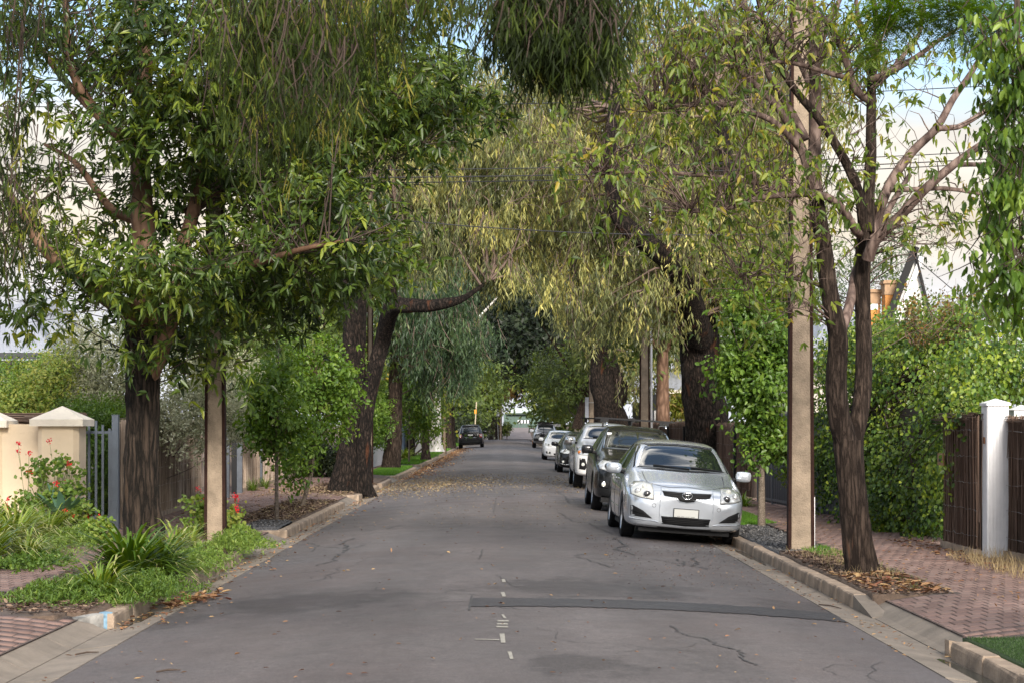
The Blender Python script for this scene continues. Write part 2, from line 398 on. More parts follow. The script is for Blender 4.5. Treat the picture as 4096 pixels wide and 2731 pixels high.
# gutter slabs: each a part
def slab_z(ax): return -.0151 * ax * ax + (.002 if ax < 3.2 else 0)
def make_gutter(side, seed):
    root = struct_empty('gutter'); rng = random.Random(seed); y = 9.0; allv = MB()
    while y < 200:
        L = 1.95 + rng.uniform(-.06, .06) if y < 80 else 6
        dz = rng.uniform(-.003, .003); b = MB() if y < 80 else allv
        g = .012
        x0, x1, x2 = 3.05, 3.28, 3.42
        prof = [(x0, -.0151*x0*x0 + .006 + dz), (x1, -.168 + dz), (x2, -.176 + dz), (x2, -.28), (x0, -.28)]
        n = len(prof); v = [(side*px, yy, pz) for yy in (y + g, y + L - g) for px, pz in prof]
        b.add(v, [(i, (i+1) % n, n + (i+1) % n, n + i) for i in range(n)] + [tuple(range(n)), tuple(range(n, 2*n))[::-1]])
        if y < 80: b.obj('slab', concrete, root)
        y += L
    o = allv.obj('slab_run', concrete, root); o['kind'] = 'stuff'
make_gutter(-1, 1); make_gutter(1, 2)

def stone_mesh(seed, L):
    rng = random.Random(seed); b = MB(); c = .012
    prof = [(0, -.28), (0, -.075 + .0), (.004, c * -1 - .045 + .0), (.014, -.043), (.125, -.040), (.137, -.048), (.14, -.28)]
    n = len(prof); v = []
    for k, yy in enumerate((.005, .014, L*.5, L - .014, L - .005)):
        e = .004 if k in (0, 4) else 0
        for px, pz in prof: v.append((px + (e if px < .07 else -e) + rng.uniform(-.003, .003), yy, pz - (e if pz > -.1 else 0) + rng.uniform(-.003, .003)))
    b.add(v, [(k*n+i, k*n+(i+1) % n, (k+1)*n+(i+1) % n, (k+1)*n+i) for k in range(4) for i in range(n)] + [tuple(range(n)), tuple(range(4*n, 5*n))[::-1]])
    return b.mesh('stone', kerb_m)
STONE = [stone_mesh(i, .9) for i in range(5)]
def place_stone(root, side, x, y, ang, rng):
    o = bpy.data.objects.new('stone', STONE[rng.randrange(5)]); COL.objects.link(o); o.parent = root
    o.location = (x, y, rng.uniform(-.008, .006)); o.scale = (side, 1, 1)
    o.rotation_euler = (0, 0, ang + rng.uniform(-.008, .008))
def make_kerb(side, runs, seed):
    root = struct_empty('kerb'); rng = random.Random(seed)
    far = MB()
    for (y0, y1, in0, in1) in runs:
        n = max(1, round((y1 - y0) / .9))
        if y0 < 85:
            for k in range(n):
                place_stone(root, side, side * 3.40, y0 + k * .9, 0, rng)
        else: far.box(*sorted((side*3.40, side*3.54)), -.28, *[]) if 0 else far.box(min(side*3.4, side*3.54), y0, -.28, max(side*3.4, side*3.54), y1, -.042)
        if y0 < 85:                     # kerb returns curving away from the road at both ends
            for (flag, yy, sgn) in ((in0, y0, -1), (in1, y1, 1)):
                if flag:
                    for q in range(2):
                        a = math.radians((50, 82)[q]); L = .9
                        # simple return: stones turned towards the verge
                        xx = side * (3.40 + (.0, .62)[q] * 1.0); y_ = yy + sgn * (.02, .34)[q]
                        o = bpy.data.objects.new('stone', STONE[q]); COL.objects.link(o); o.parent = root
                        o.location = (xx, y_, -.004 - .012*q); o.scale = (side, .62 * sgn, 1)
                        o.rotation_euler = (0, 0, -side * sgn * a)
    if far.v: o = far.obj('far_stones', kerb_m, root); o['kind'] = 'stuff'
# (y start, y end, curved return at start, at end)
make_kerb(-1, [(16.4, 24.5, 0, 0), (29.6, 40.4, 1, 0), (44.4, 51.6, 1, 0), (53.0, 57.6, 0, 0), (61.5, 74, 1, 0), (79, 100, 1, 0), (104, 205, 0, 0)], 4)
make_kerb(1, [(7.0, 14.2, 0, 0), (18.2, 86, 0, 0), (86, 205, 0, 0)], 9)

# driveway aprons (concrete sheets sloping from gutter to path)
APR = {1: [], -1: []}
def apron(side, y0, y1, m=concrete, xo=3.66):
    APR[side].append((y0, y1))
    root = MB(); g = .014; n = max(1, round((y1 - y0) / 1.5)); st = (y1 - y0) / n
    r = struct_empty('driveway_apron')
    for k in range(n):
        b = MB(); a0, a1 = y0 + k*st + g/2, y0 + (k+1)*st - g/2
        pr = [(3.425, -.172), (3.50, -.155), (3.58, -.115), (xo, -.082), (xo, -.29), (3.425, -.29)]
        v = [(side*x, yy, z) for yy in (a0, a1) for x, z in pr]; q = len(pr)
        b.add(v, [(i, (i+1) % q, q+(i+1) % q, q+i) for i in range(q)] + [tuple(range(q)), tuple(range(q, 2*q))[::-1]])
        b.obj('slab', m, r)
apron(1, 14.4, 18.1); apron(-1, 24.7, 29.5); apron(-1, 40.9, 44.3); apron(-1, 51.9, 52.9); apron(-1, 57.9, 61.4); apron(-1, 74.2, 78.9)
b = MB(); b.add([(3.40,17.25,-.30),(3.56,17.25,-.30),(3.56,18.19,-.30),(3.40,18.19,-.30),(3.40,17.25,-.165),(3.56,17.25,-.15),(3.545,18.19,-.042),(3.403,18.19,-.045)],
      [(0,3,2,1),(4,5,6,7),(0,1,5,4),(1,2,6,5),(2,3,7,6),(3,0,4,7)]); tag(b.obj('kerb_end', concrete), 'pale concrete kerb ramp running down to the right hand driveway crossing', 'kerb end')
0 and MB().add([(3.55,17.97,-.30),(4.24,17.97,-.30),(4.24,17.35,-.30),(3.55,17.2,-.30),(3.55,17.97,-.035),(4.24,17.97,-.028),(4.24,17.35,-.030),(3.55,17.2,-.16)],
      [])
b = MB(); b.add([(3.42,14.36,-.30),(3.56,14.40,-.30),(3.56,14.52,-.30),(3.42,14.50,-.30),(3.42,14.36,-.045),(3.56,14.40,-.07),(3.56,14.52,-.09),(3.42,14.50,-.05)],
      [(0,3,2,1),(4,5,6,7),(0,1,5,4),(1,2,6,5),(2,3,7,6),(3,0,4,7)]); tag(b.obj('kerb_end', kerb_m), 'sandy concrete edging across the end of the artificial turf at lower right', 'kerb end')
# the near left crossing: wide slabs of pale concrete right to the road
apron(-1, 9.5, 16.3)

# kerb end piece left: curved painted concrete with blue mark
b = MB()
pts = []
for k in range(9):
    a = k / 8 * PI * .5
    pts.append((-3.42 - .52 * k / 8, 16.44 - .72 * (k/8)**1.2, 0))
for k in range(8):
    p, q = Vector(pts[k]), Vector(pts[k+1]); t = (q - p).normalized(); nrm = Vector((t.y, -t.x, 0)) * .12
    h0, h1 = -.035 - .008 * k, -.035 - .008 * (k+1)
    if nrm.y < 0: nrm = -nrm
    b.add([(p.x,p.y,-.28),(q.x,q.y,-.28),(q.x,q.y,h1),(p.x,p.y,h0),(p.x+nrm.x,p.y+nrm.y,-.28),(q.x+nrm.x,q.y+nrm.y,-.28),(q.x+nrm.x,q.y+nrm.y,h1),(p.x+nrm.x,p.y+nrm.y,h0)],
          [(0,1,2,3),(3,2,6,7),(4,7,6,5),(0,4,5,1),(0,3,7,4),(1,5,6,2)], 1 if k == 0 else 0)
o = b.obj('kerb_end', [mat('kerb_end_concrete', (.30, .29, .27), .8, var=.5, scale=5, bump=.4), mat('blue_mark', (.16, .27, .36), .7, var=.5, scale=14)])
tag(o, 'curved grey concrete kerb end with a blue paint mark in the gutter', 'kerb end')

# verge beds
def bed(name, side, x0, x1, y0, y1, m, lump=.02, dz=0.0, step=.12, kind='structure'):
    xs = np.arange(x0, x1 + .001, max(step, (x1-x0)/8)); ys = np.arange(y0, y1 + .001, step if (y1-y0) < 15 else .25)
    rg = np.random.default_rng(int(y0*10))
    X, Y = np.meshgrid(side*xs, ys)
    Z = gz_np(X, Y) + .004 + dz + rg.random(X.shape) * lump
    X = X.copy(); 
    if X.shape[1] > 2: X[:, -1] += rg.normal(0, .05, X.shape[0]) * 1
    X = np.pad(X, 1, 'edge'); Y = np.pad(Y, 1, 'edge'); Z = np.pad(Z, 1, 'constant', constant_values=-.31)
    nx = X.shape[1]; i = np.arange(X.shape[0]-1)[:, None]; j = np.arange(nx-1)[None]
    Q = np.stack([i*nx+j, i*nx+j+1, (i+1)*nx+j+1, (i+1)*nx+j], -1).reshape(-1, 4)
    V = np.stack([X, Y, Z], -1).reshape(-1, 3)
    o = new_obj(name, mesh_np(name, V, Q, m, smooth=True)); o['kind'] = kind; return o
bed('verge', 1, 3.54, 4.34, 17.9, 24.0, soil, .03, step=.1); bed('gravel_verge', 1, 3.54, 4.3, 24.0, 30.6, gravel_m, .012, step=.12); bed('grass_verge', 1, 3.54, 4.5, 30.6, 36.5, lawn_base, .01)
bed('verge', 1, 3.54, 4.6, 36.5, 205, soil, .02, step=.25)
bed('turf', 1, 3.545, 6.4, 6.5, 14.45, turf_m, .006, dz=.0, step=.15)
bed('verge', -1, 3.54, 4.75, 16.44, 24.6, soil, .04, step=.12); bed('verge', -1, 3.80, 4.75, 15.85, 16.44, soil, .03, step=.1); bed('verge', -1, 3.54, 4.6, 29.8, 40.7, soil, .03); bed('verge', -1, 3.54, 4.7, 44.5, 51.8, soil, .03)
bed('gravel_verge', -1, 3.54, 4.1, 29.5, 31.6, gravel_m, .014, dz=.03)
bed('grass_verge', -1, 3.54, 4.6, 61.6, 74, lawn_base, .01); bed('grass_verge', -1, 3.54, 4.6, 79, 100, lawn_base, .01); bed('grass_verge', -1, 3.54, 5, 104, 205, lawn_base, .01); bed('verge', -1, 3.54, 4.6, 53, 57.8, soil, .03)

# brick footpaths
def dipz(x, y, side):
    ax = abs(x)
    if ax < 4.3 and any(a - .02 <= y <= b_ + .02 for a, b_ in APR[side]): return -.058*max(0, min(1, (4.3 - ax)/.62))**1.5
    return 0.0
def brick_mesh(w, d, seed):
    rg = random.Random(seed); h0, h1 = .0, .026; e = .006; b = MB(); j = lambda: rg.uniform(-.0008, .0008)
    w2, d2 = w/2, d/2
    b.add([(-w2,-d2,h0),(w2,-d2,h0),(w2,d2,h0),(-w2,d2,h0),(-w2+e,-d2+e,h1+j()),(w2-e,-d2+e,h1+j()),(w2-e,d2-e,h1+j()),(-w2+e,d2-e,h1+j())],
          [(4,5,6,7),(0,1,5,4),(1,2,6,5),(2,3,7,6),(3,0,4,7)])
    return b.mesh('brick', paver_m)
def path_slope(x, y, side):
    f_ = lambda q: gz(q) + dipz(q, y, side)
    return (f_(x + .03) - f_(x - .03)) / .06
def footpath(side, x0, x1, y0, y1, single_region, seed, skip=None, far=205):
    root = struct_empty('footpath')
    sheet = grid_sheet('joint_bed', sorted((side*x0, side*x1)), [y0, y1, far], lambda x, y: gz(x) + .0305, sandjoint, parent=root)
    W_, D_ = .135, .25; g = .005; gy = .022
    for (ya, yb) in APR[side]:
        if yb < y1 + 5: grid_sheet('joint_bed', sorted((side*3.655, side*x0*1.0)) if side > 0 else [-x0, -3.655], [max(ya, 12), yb], lambda x, y: gz(x) + .006 + dipz(x, y, side), sandjoint, parent=root) if 0 else grid_sheet('joint_bed', sorted(side*q for q in (*np.arange(3.655, x0 - .02, .05), x0)), [max(ya, 12), yb], lambda x, y: gz(x) + .0305 + dipz(x, (ya+yb)/2, side), sandjoint, parent=root)
    variants = [brick_mesh(W_-g, D_-gy, q) for q in range(6)]
    rg = random.Random(seed); cells = []; y = y0; row = 0
    while y < y1:
        off = (row % 2) * W_ / 2 + rg.uniform(-.006, .006); x = x0 - off + W_/2
        inap = any(a + .05 < y < b_ - .05 for a, b_ in APR[side])
        if inap:
            while x - W_ > 3.70: x -= W_
            if x - W_ > 3.60: cells.append((side*(3.672 + (x - W_/2 - 3.672)/2), y, max(.2, (x - W_/2 - 3.672)/W_)))
        while x < x1 + .02:
            if x > (3.73 if inap else x0 + .05) and not (skip and skip(x, y)): cells.append((side*x, y + rg.uniform(-.003, .003) + .01 * math.sin(x*3 + row*.13), 1.0))
            x += W_
        y += D_; row += 1
    vis = lambda c: single_region(c) and 0
    ins = [c for c in cells if single_region(c)][:300]; inset = set(ins)
    for c in ins:
        o = bpy.data.objects.new('brick', variants[rg.randrange(6)]); COL.objects.link(o); o.parent = root
        o.location = (c[0], c[1], gz(c[0]) + .008 + dipz(c[0], c[1], side) + rg.uniform(-.0012, .0012)); o.rotation_euler = (rg.uniform(-.003, .003), rg.uniform(-.004, .004) - path_slope(c[0], c[1], side), rg.uniform(-.008, .008)); o.scale = (c[2], 1, 1)
    rest = np.array([c for c in cells if c not in inset])
    n = len(rest); w2, d2, e = (W_-g)/2, (D_-gy)/2, .005
    T = np.array([(-w2,-d2,0),(w2,-d2,0),(w2,d2,0),(-w2,d2,0),(-w2+e,-d2+e,.0265),(w2-e,-d2+e,.0265),(w2-e,d2-e,.0265),(-w2+e,d2-e,.0265)])
    V = np.repeat(T[None], n, 0); V[..., 0] *= rest[:, 2:3]; V[..., 2] += V[..., 0] * np.array([path_slope(p[0], p[1], side) for p in rest])[:, None]; V[..., :2] += rest[:, None, :2]
    V[..., 2] += (gz_np(rest[:, 0], rest[:, 1]) + .008 + np.array([dipz(p[0], p[1], side) for p in rest]))[:, None] + RNG.normal(0, .0008, (n, 1)) ; V[:, 4:, 2] += RNG.normal(0, .0006, (n, 4))
    Q = (np.array([(4,5,6,7),(0,1,5,4),(1,2,6,5),(2,3,7,6),(3,0,4,7)])[None] + np.arange(n)[:, None, None] * 8).reshape(-1, 4)
    o = new_obj('far_bricks', mesh_np('far_bricks', V.reshape(-1, 3), Q, paver_m), root); o['kind'] = 'stuff'
    far_m = MATS.get('far_paver') or mat('far_paver', (.22, .135, .11), .85, var=.35, scale=3, bump=.3)
    o = grid_sheet('far_paving', sorted((side*x0, side*x1)), [y1, far], lambda x, y: gz(x) + .0335, far_m, parent=root)
def in_frame(c): return VX + F * c[0] / c[1] < 4110 and VX + F * c[0] / c[1] > -20
footpath(1, 4.30, 6.3, 13.2, 46, lambda c: in_frame(c) and 15.0 < c[1] < 22, 3, skip=lambda x, y: (x < 4.36 and 17.85 < y < 30) or (y < 14.5) or (x < 4.5 and y > 30))
footpath(-1, 4.30, 7.0, 13.0, 60, lambda c: in_frame(c) and 17.0 < c[1] < 27, 8, skip=lambda x, y: (x < 4.78 and 15.8 < y < 24.6) or (x < 4.55 and 29.7 < y < 40.7) or (x < 4.65 and y > 44.5) or 0)

# road details
def strip(name, pts, w, m, dz=.006, label=None, cat=None, kind=None, parent=None, seed=0):
    rg = random.Random(seed); b = MB(); P = [Vector((p[0], p[1], 0)) for p in pts]; v = []
    for i, p in enumerate(P):
        t = (P[min(i+1, len(P)-1)] - P[max(i-1, 0)]).normalized(); n = Vector((-t.y, t.x, 0))
        ww = (w[i] if hasattr(w, '__len__') else w) / 2
        for s in (-1, 1):
            q = p + n * s * ww * rg.uniform(.7, 1.3) if seed else p + n*s*ww
            v.append((q.x, q.y, gz(q.x) + dz))
    b.add(v, [(2*i, 2*i+1, 2*i+3, 2*i+2) for i in range(len(P)-1)])
    return b.obj(name, m, parent)
# dark trench patch across the right lane
a0, a1 = G(1888, 2408), G(3440, 2478); a1 = a0 + (a1 - a0) * ((3.045 - a0.x)/(a1.x - a0.x))
n = 90; pts = [(a0.x + (a1.x - a0.x) * t/n, a0.y + (a1.y - a0.y) * t/n) for t in range(n+1)]
ws = G(1888, 2392).y - G(1888, 2425).y
o = strip('asphalt_patch', pts, [ws*R(.90, 1.08) for _ in pts], asphalt_patch, .006); o['kind'] = 'structure'
# cracks sealed with bitumen
def jag(px, amp=.05, n=7, seed=1):
    rg = random.Random(seed); P = [G(*p) for p in px]; out = []
    for i in range(len(P) - 1):
        for k in range(n):
            t = k / n; q = P[i].lerp(P[i+1], t); out.append((q.x + rg.uniform(-amp, amp), q.y + rg.uniform(-amp, amp) * 2.5))
    out.append((P[-1].x, P[-1].y)); return out
cr_root = struct_empty('road_cracks')
for k, (px, w, amp) in enumerate([
    ([(2240, 2050), (2290, 2085), (2360, 2090), (2390, 2112), (2450, 2135)], .035, .04), ([(2455, 2150), (2500, 2180), (2460, 2195), (2490, 2205), (2540, 2218)], .06, .05),
    ([(2300, 2222), (2340, 2212), (2375, 2212), (2440, 2220), (2600, 2233), (2720, 2255)], .022, .02), ([(2310, 2224), (2380, 2248), (2440, 2268)], .03, .03),
    ([(2700, 2235), (2740, 2250), (2720, 2262)], .04, .04), ([(2770, 2228), (2790, 2250), (2770, 2262), (2830, 2275)], .045, .04),
    ([(1420, 2148), (1370, 2175), (1395, 2190), (1372, 2210)], .05, .05), ([(1470, 2176), (1400, 2192), (1300, 2186)], .02, .02), ([(1580, 2105), (1545, 2115), (1600, 2100)], .02, .02),
    ([(1245, 2205), (1270, 2180), (1230, 2170)], .03, .03), ([(1350, 2215), (1340, 2240), (1270, 2260)], .03, .05),
    ([(1640, 2160), (1760, 2150), (1880, 2143), (2040, 2141), (2250, 2147), (2470, 2160)], .010, .006), ([(1930, 2196), (1925, 2220), (1915, 2235)], .02, .01),
    ([(1990, 2300), (2060, 2345), (2150, 2346), (2320, 2352), (2400, 2358)], .014, .02), ([(1650, 2432), (1760, 2424), (1880, 2418)], .012, .005),
    ([(1888, 2380), (1884, 2400), (1876, 2440)], .03, .004),
    ([(2680, 2505), (2740, 2540), (2830, 2555), (2880, 2585), (2960, 2600), (2980, 2640), (3020, 2660)], .025, .03), ([(2230, 1962), (2260, 1985), (2280, 2010)], .04, .04),
    ([(1985, 1990), (1975, 2050)], .02, .006), ([(3300, 2300), (3200, 2380)], .012, .01)]):
    strip('crack', jag(px, amp, seed=k+1), w*.65, seal, .005, parent=cr_root, seed=k+3)
for k in range(13):
    rg = random.Random(k + 40); x, y = rg.uniform(-2.9, 2.9), 13 + 26*rg.random()**1.3; a = rg.uniform(0, 2*PI); w = rg.uniform(.004, .009); todo = [(x, y, a, rg.randint(10, 26))]
    while todo:
        x, y, a, n_ = todo.pop(); P = [(x, y)]
        for q in range(n_):
            a += rg.gauss(0, .45); x += .07*math.cos(a); y += .11*math.sin(a)
            if abs(x) > 3.0: break
            P.append((x, y))
            if rg.random() < .07 and n_ > 8: todo.append((x, y, a + rg.choice((-1.1, 1.1)), n_//2))
        if len(P) > 2: strip('crack', P, w, seal, .004 + .0004*(k % 3), parent=cr_root, seed=k+90)
# worn survey paint marks
pm = struct_empty('road_markings')
for q in ([(2006, 2316), (2020, 2316), (2024, 2328), (2010, 2328)], [(2002, 2368), (2018, 2368), (2024, 2386), (2010, 2386)], [(2004, 2457), (2014, 2457), (2027, 2473), (2016, 2473)],
          [(1998, 2534), (2018, 2534), (2022, 2571), (2004, 2571)], [(1900, 2555), (1998, 2557), (1998, 2560), (1900, 2558)], [(2030, 2606), (2046, 2606), (2054, 2636), (2040, 2636)],
          [(1990, 2480), (2034, 2480), (2036, 2486), (1990, 2486)], [(1988, 2492), (2030, 2492), (2032, 2498), (1988, 2498)], [(1986, 2503), (2034, 2504), (2030, 2510), (1984, 2509)],):
    MB().add([(p.x, p.y, gz(p.x) + .005) for p in (G(*c) for c in q)], [(0, 1, 2, 3)]).obj('paint_dash', white_paint, pm)

# standing water in the gutters
water = mat('gutter_water', (.03, .035, .03), .04, spec=.8)
def puddle(x, y, rx, ry, label, z=-.1745+.008):
    v = [(x + rx*math.cos(a)*R(.8, 1.1), y + ry*math.sin(a)*R(.85, 1.1), z) for a in np.linspace(0, 2*PI, 22, endpoint=False)]
    o = MB().add(v, [tuple(range(22))]).obj('puddle', water); o['kind'] = 'stuff'
for (x, y, rx, ry) in ((-3.28, 19.6, .10, 1.0), (-3.30, 17.0, .08, .7), (3.30, 13.0, .09, 1.2), (-3.28, 35, .12, 1.4), (-3.28, 43, .16, 1.3), (3.32, 25.2, .07, 1.5), (-3.2, 21.6, .16, .6)): puddle(x, y, rx, ry, '')

# ---------------------------------------------------------------- brush fences
brush_m = brick_mat('brush_sticks', [(.19, .14, .10), (.32, .245, .185), (.45, .36, .285), (.25, .185, .14), (.54, .46, .38)])
brush_m2 = brick_mat('brown_brush_sticks', [(.085, .050, .035), (.15, .095, .068), (.22, .145, .105), (.11, .068, .048), (.28, .20, .155)])
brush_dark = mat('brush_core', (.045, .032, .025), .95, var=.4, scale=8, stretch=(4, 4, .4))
wire_m = mat('galvanised_wire', (.35, .35, .34), .4, metal=.8)
steel_dark = mat('dark_grey_steel', (.07, .08, .095), .45, var=.2, scale=6)
steel_black = mat('black_steel', (.012, .012, .013), .6, spec=.2)
def brush_fence(A, B, h, label, m, group=None, roll=True, plinth=True, posts=()):
    A, B = Vector((A[0], A[1], 0)), Vector((B[0], B[1], 0)); d = (B - A); L = d.length; d.normalize(); nrm = Vector((-d.y, d.x, 0))
    if nrm.x * A.x > 0: nrm = -nrm                      # towards the street
    z0 = gz(A.x) + (.10 if plinth else .01)
    t = thing('brush_fence', label, 'fence', (A.x, A.y, gz(A.x)), group)
    c = (A + B) / 2; core = MB().obox((c.x - nrm.x*.02, c.y - nrm.y*.02, z0 + (h-.04)/2), d * L/2, nrm * .05, (0, 0, (h - .04)/2)); core.obj('core', brush_dark, t)
    n = int(L * (150 if A.y < 45 else 70)); u = RNG.random(n) * L; side = RNG.normal(.055, .018, n) ; hh = h * (1 + RNG.normal(0, .012, n)); lean = RNG.normal(0, .035, (n, 2)); r = RNG.uniform(.004, .009, n)
    zs = z0 + np.where(RNG.random(n) < .4, RNG.random(n) * h * .6, 0)
    base = np.array(A)[None] + np.array(d)[None]*u[:, None] + np.array(nrm)[None]*side[:, None]
    base[:, 2] = zs; V = np.zeros((n, 6, 3)); top = base + np.array(d)[None]*lean[:, :1]*2 + np.array(nrm)[None]*lean[:, 1:]*.3; top[:, 2] = z0 + hh
    for k in range(3):
        a = k * 2*PI/3; o = np.array(d)[None]*(r*math.cos(a))[:, None] + np.array(nrm)[None]*(r*math.sin(a))[:, None]
        V[:, k] = base + o; V[:, 3+k] = top + o*.7
    Q = (np.array([(0,1,4,3),(1,2,5,4),(2,0,3,5)])[None] + np.arange(n)[:, None, None]*6).reshape(-1, 4)
    o = new_obj('brush_sticks', mesh_np('brush_sticks', V.reshape(-1, 3), Q, m), t); o['kind'] = 'stuff'
    for k in range(5):
        z = z0 + h * (.1 + .2*k); P = [A + d*(L*q/24) + nrm*(.082 + R(-.004, .004)) + Vector((0, 0, z + R(-.012, .012))) for q in range(25)]
        MB().tube(P, .0022, 4).obj('tie_wire', wire_m, t)
    if roll:
        T = Tubes()
        for k in range(int(90 * max(1, L/6))):
            u0 = R(-.1, L - .4); ln = R(.5, 1.4); a = R(0, 2*PI); rr = R(.02, .10)
            P = [np.array(A + d*(u0 + ln*q/3) + nrm*(rr*math.cos(a+q*.12) + .02) + Vector((0, 0, z0 + h + rr*.75*math.sin(a+q*.12) - .01))) for q in range(4)]
            T.add(P, R(.005, .010), 3)
        o = T.obj('capping_roll', m, t); o['kind'] = 'stuff'
    if plinth: MB().obox((c.x + nrm.x*.08, c.y+nrm.y*.08, gz(A.x) + .05), d*L/2, nrm*.04, (0, 0, .06)).obj('plinth', kerb_m, t)
    for (u0, w, ph, mm) in posts:
        p = A + d*u0 + nrm*.10; MB().obox((p.x, p.y, gz(A.x) + ph/2), d*w/2, nrm*.04, (0, 0, ph/2)).obj('post', mm, t)
    return t
brush_fence((-5.95, 29.0), (-6.25, 38.5), 1.58, 'weathered grey brush fence behind the near stobie pole, left of the driveway gap', brush_m)
brush_fence((-6.3, 44.2), (-6.6, 60), 1.52, 'grey brush fence split by a dark post, behind the two leaning saplings', brush_m, posts=((4.6, .12, 1.6, steel_dark),))
brush_fence((5.84, 22.75), (5.84, 24.5), 1.62, 'brown brush fence panel with a letterbox slot between the ivy and the white post', brush_m2)
brush_fence((6.35, 17.5), (6.12, 22.75), 1.60, 'brown brush fence right of the white fluted gatepost at the frame edge', brush_m2)
brush_fence((5.30, 39.6), (5.25, 49), 1.55, 'brown brush fence panel between the silver hatchback and the dark metal fence', brush_m2, posts=((2.2, .09, 1.62, steel_black),))
brush_fence((5.25, 50), (5.2, 74), 1.6, 'shaded brown brush fence seen above the silver roof, behind the burnt trunk', brush_m2, posts=((3., .1, 1.6, steel_black), (8., .1, 1.6, steel_black)))
# letterbox slot
t = thing('letterbox', 'small square brass letterbox slot set in the brown brush fence', 'letterbox', (5.69, 24.4, 1.1))
MB().box(5.695, 24.25, 1.08, 5.715, 24.55, 1.24).obj('plate', mat('brass', (.30, .17, .08), .5, metal=.4), t); MB().box(5.688, 24.32, 1.13, 5.696, 24.46, 1.18).obj('slot', steel_black, t)

# white fluted gatepost with cap
white_m = mat('white_painted_wood', (.74, .74, .75), .55, var=.06, scale=5)
D0 = 22.5; px0, px1 = W(3952, 1700, D0).x, W(4036, 1700, D0).x
t = thing('gatepost', 'white fluted square gatepost beside brown brush fence', 'gatepost', ((px0+px1)/2, D0, -.01))
b = MB(); n = 15; wv = (px1 - px0) / n; top = 1.84
b.box(px0, D0 + .012, -.03, px1, D0 + .30, top)
for k in range(n):
    x = px0 + wv*k; b.box(x + .0025, D0, -.03, x + wv - .0025, D0 + .0115, top - .001)
for k in range(13):
    y = D0 + .02 + .021*k; b.box(px0 - .006, y, -.03, px0 - .0005, y + .017, top - .001)
b.obj('post', white_m, t)
b = MB(); cx = (px0+px1)/2
b.add([(px0-.02, D0-.02, top+.0), (px1+.02, D0-.02, top), (px1+.02, D0+.32, top), (px0-.02, D0+.32, top), (px0-.02, D0-.02, top+.03), (px1+.02, D0-.02, top+.03), (px1+.02, D0+.32, top+.03), (px0-.02, D0+.32, top+.03), (cx, D0+.15, top+.085)],
      [(0,3,2,1),(0,1,5,4),(1,2,6,5),(2,3,7,6),(3,0,4,7),(4,5,8),(5,6,8),(6,7,8),(7,4,8)])
b.obj('cap', white_m, t)
MB().box(px0-.02, D0+.1, 1.38, px0-.007, D0+.16, 1.46).obj('hinge', mat('rust', (.22, .10, .05), .8), t)
# second white post behind with louvre
x0 = W(4040, 1700, 24.4).x
t = thing('gatepost', 'second white post with dark louvre slots behind the fluted post at frame edge', 'gatepost', (x0+.12, 24.4, 0))
b = MB().box(x0, 24.2, 0, x0+.26, 24.5, 1.80)
for k in range(3): b.box(x0 + .03, 24.195, 1.66 - .045*k, x0+.235, 24.2, 1.675 - .045*k, 1)
b.obj('post', [white_m, steel_black], t)
MB().add([(x0-.02,24.18,1.8),(x0+.28,24.18,1.8),(x0+.28,24.52,1.8),(x0-.02,24.52,1.8),(x0+.13,24.35,1.87)], [(0,3,2,1),(0,1,4),(1,2,4),(2,3,4),(3,0,4)]).obj('cap', white_m, t)

# dark corrugated metal fence right, with posts
colorbond = mat('charcoal_metal', (.062, .062, .068), .5, var=.1, scale=3)
t = thing('metal_fence', 'dark grey corrugated metal fence and gate behind the right street tree', 'fence', (5.5, 38.4, 0))
A, B = Vector((5.36, 39.2, 0)), Vector((5.98, 31.0, 0)); n = 6
for s in range(n):
    P = A.lerp(B, s/n); Q_ = A.lerp(B, (s+1)/n); d = (Q_ - P); L = d.length; d.normalize(); nr = Vector((-d.y, d.x, 0)); nr = nr if nr.x < 0 else -nr
    lo = []
    m_ = 32
    for k in range(m_ + 1):
        q = P + d*(L*(.01 + .98*k/m_)) + nr*(.02 if (k % 4) < 2 else 0); lo.append(q)
    v = [(q.x, q.y, z) for z in (.03, 1.78) for q in lo]
    MB().add(v, [(i, i+1, m_+2+i, m_+1+i) for i in range(m_)]).obj('panel', colorbond, t)
    MB().obox((P.x, P.y, .93), d*.035, nr*.035, (0, 0, .93)).obj('post', steel_dark, t)
b = MB(); 
for z in (.1, 1.80): b.obox(((A.x+B.x)/2, (A.y+B.y)/2, z), (B-A)*.5, Vector((.03, .002, 0)), (0, 0, .025))
b.obj('rail', steel_dark, t)
# black post with ball finial
t = thing('finial_post', 'slim black metal post with ball finial beside the right street tree', 'post', (5.28, 36.9, 0))
g = W(3090, 1700, 38); MB().tube([(g.x, 38, 0), (g.x, 38, 1.55)], .028, 8).obj('shaft', steel_black, t)
MB().lathe([(.001, 1.52), (.04, 1.535), (.06, 1.58), (.06, 1.62), (.035, 1.66), (.001, 1.68)], (g.x, 38, 0), 12).obj('ball', steel_black, t, True)

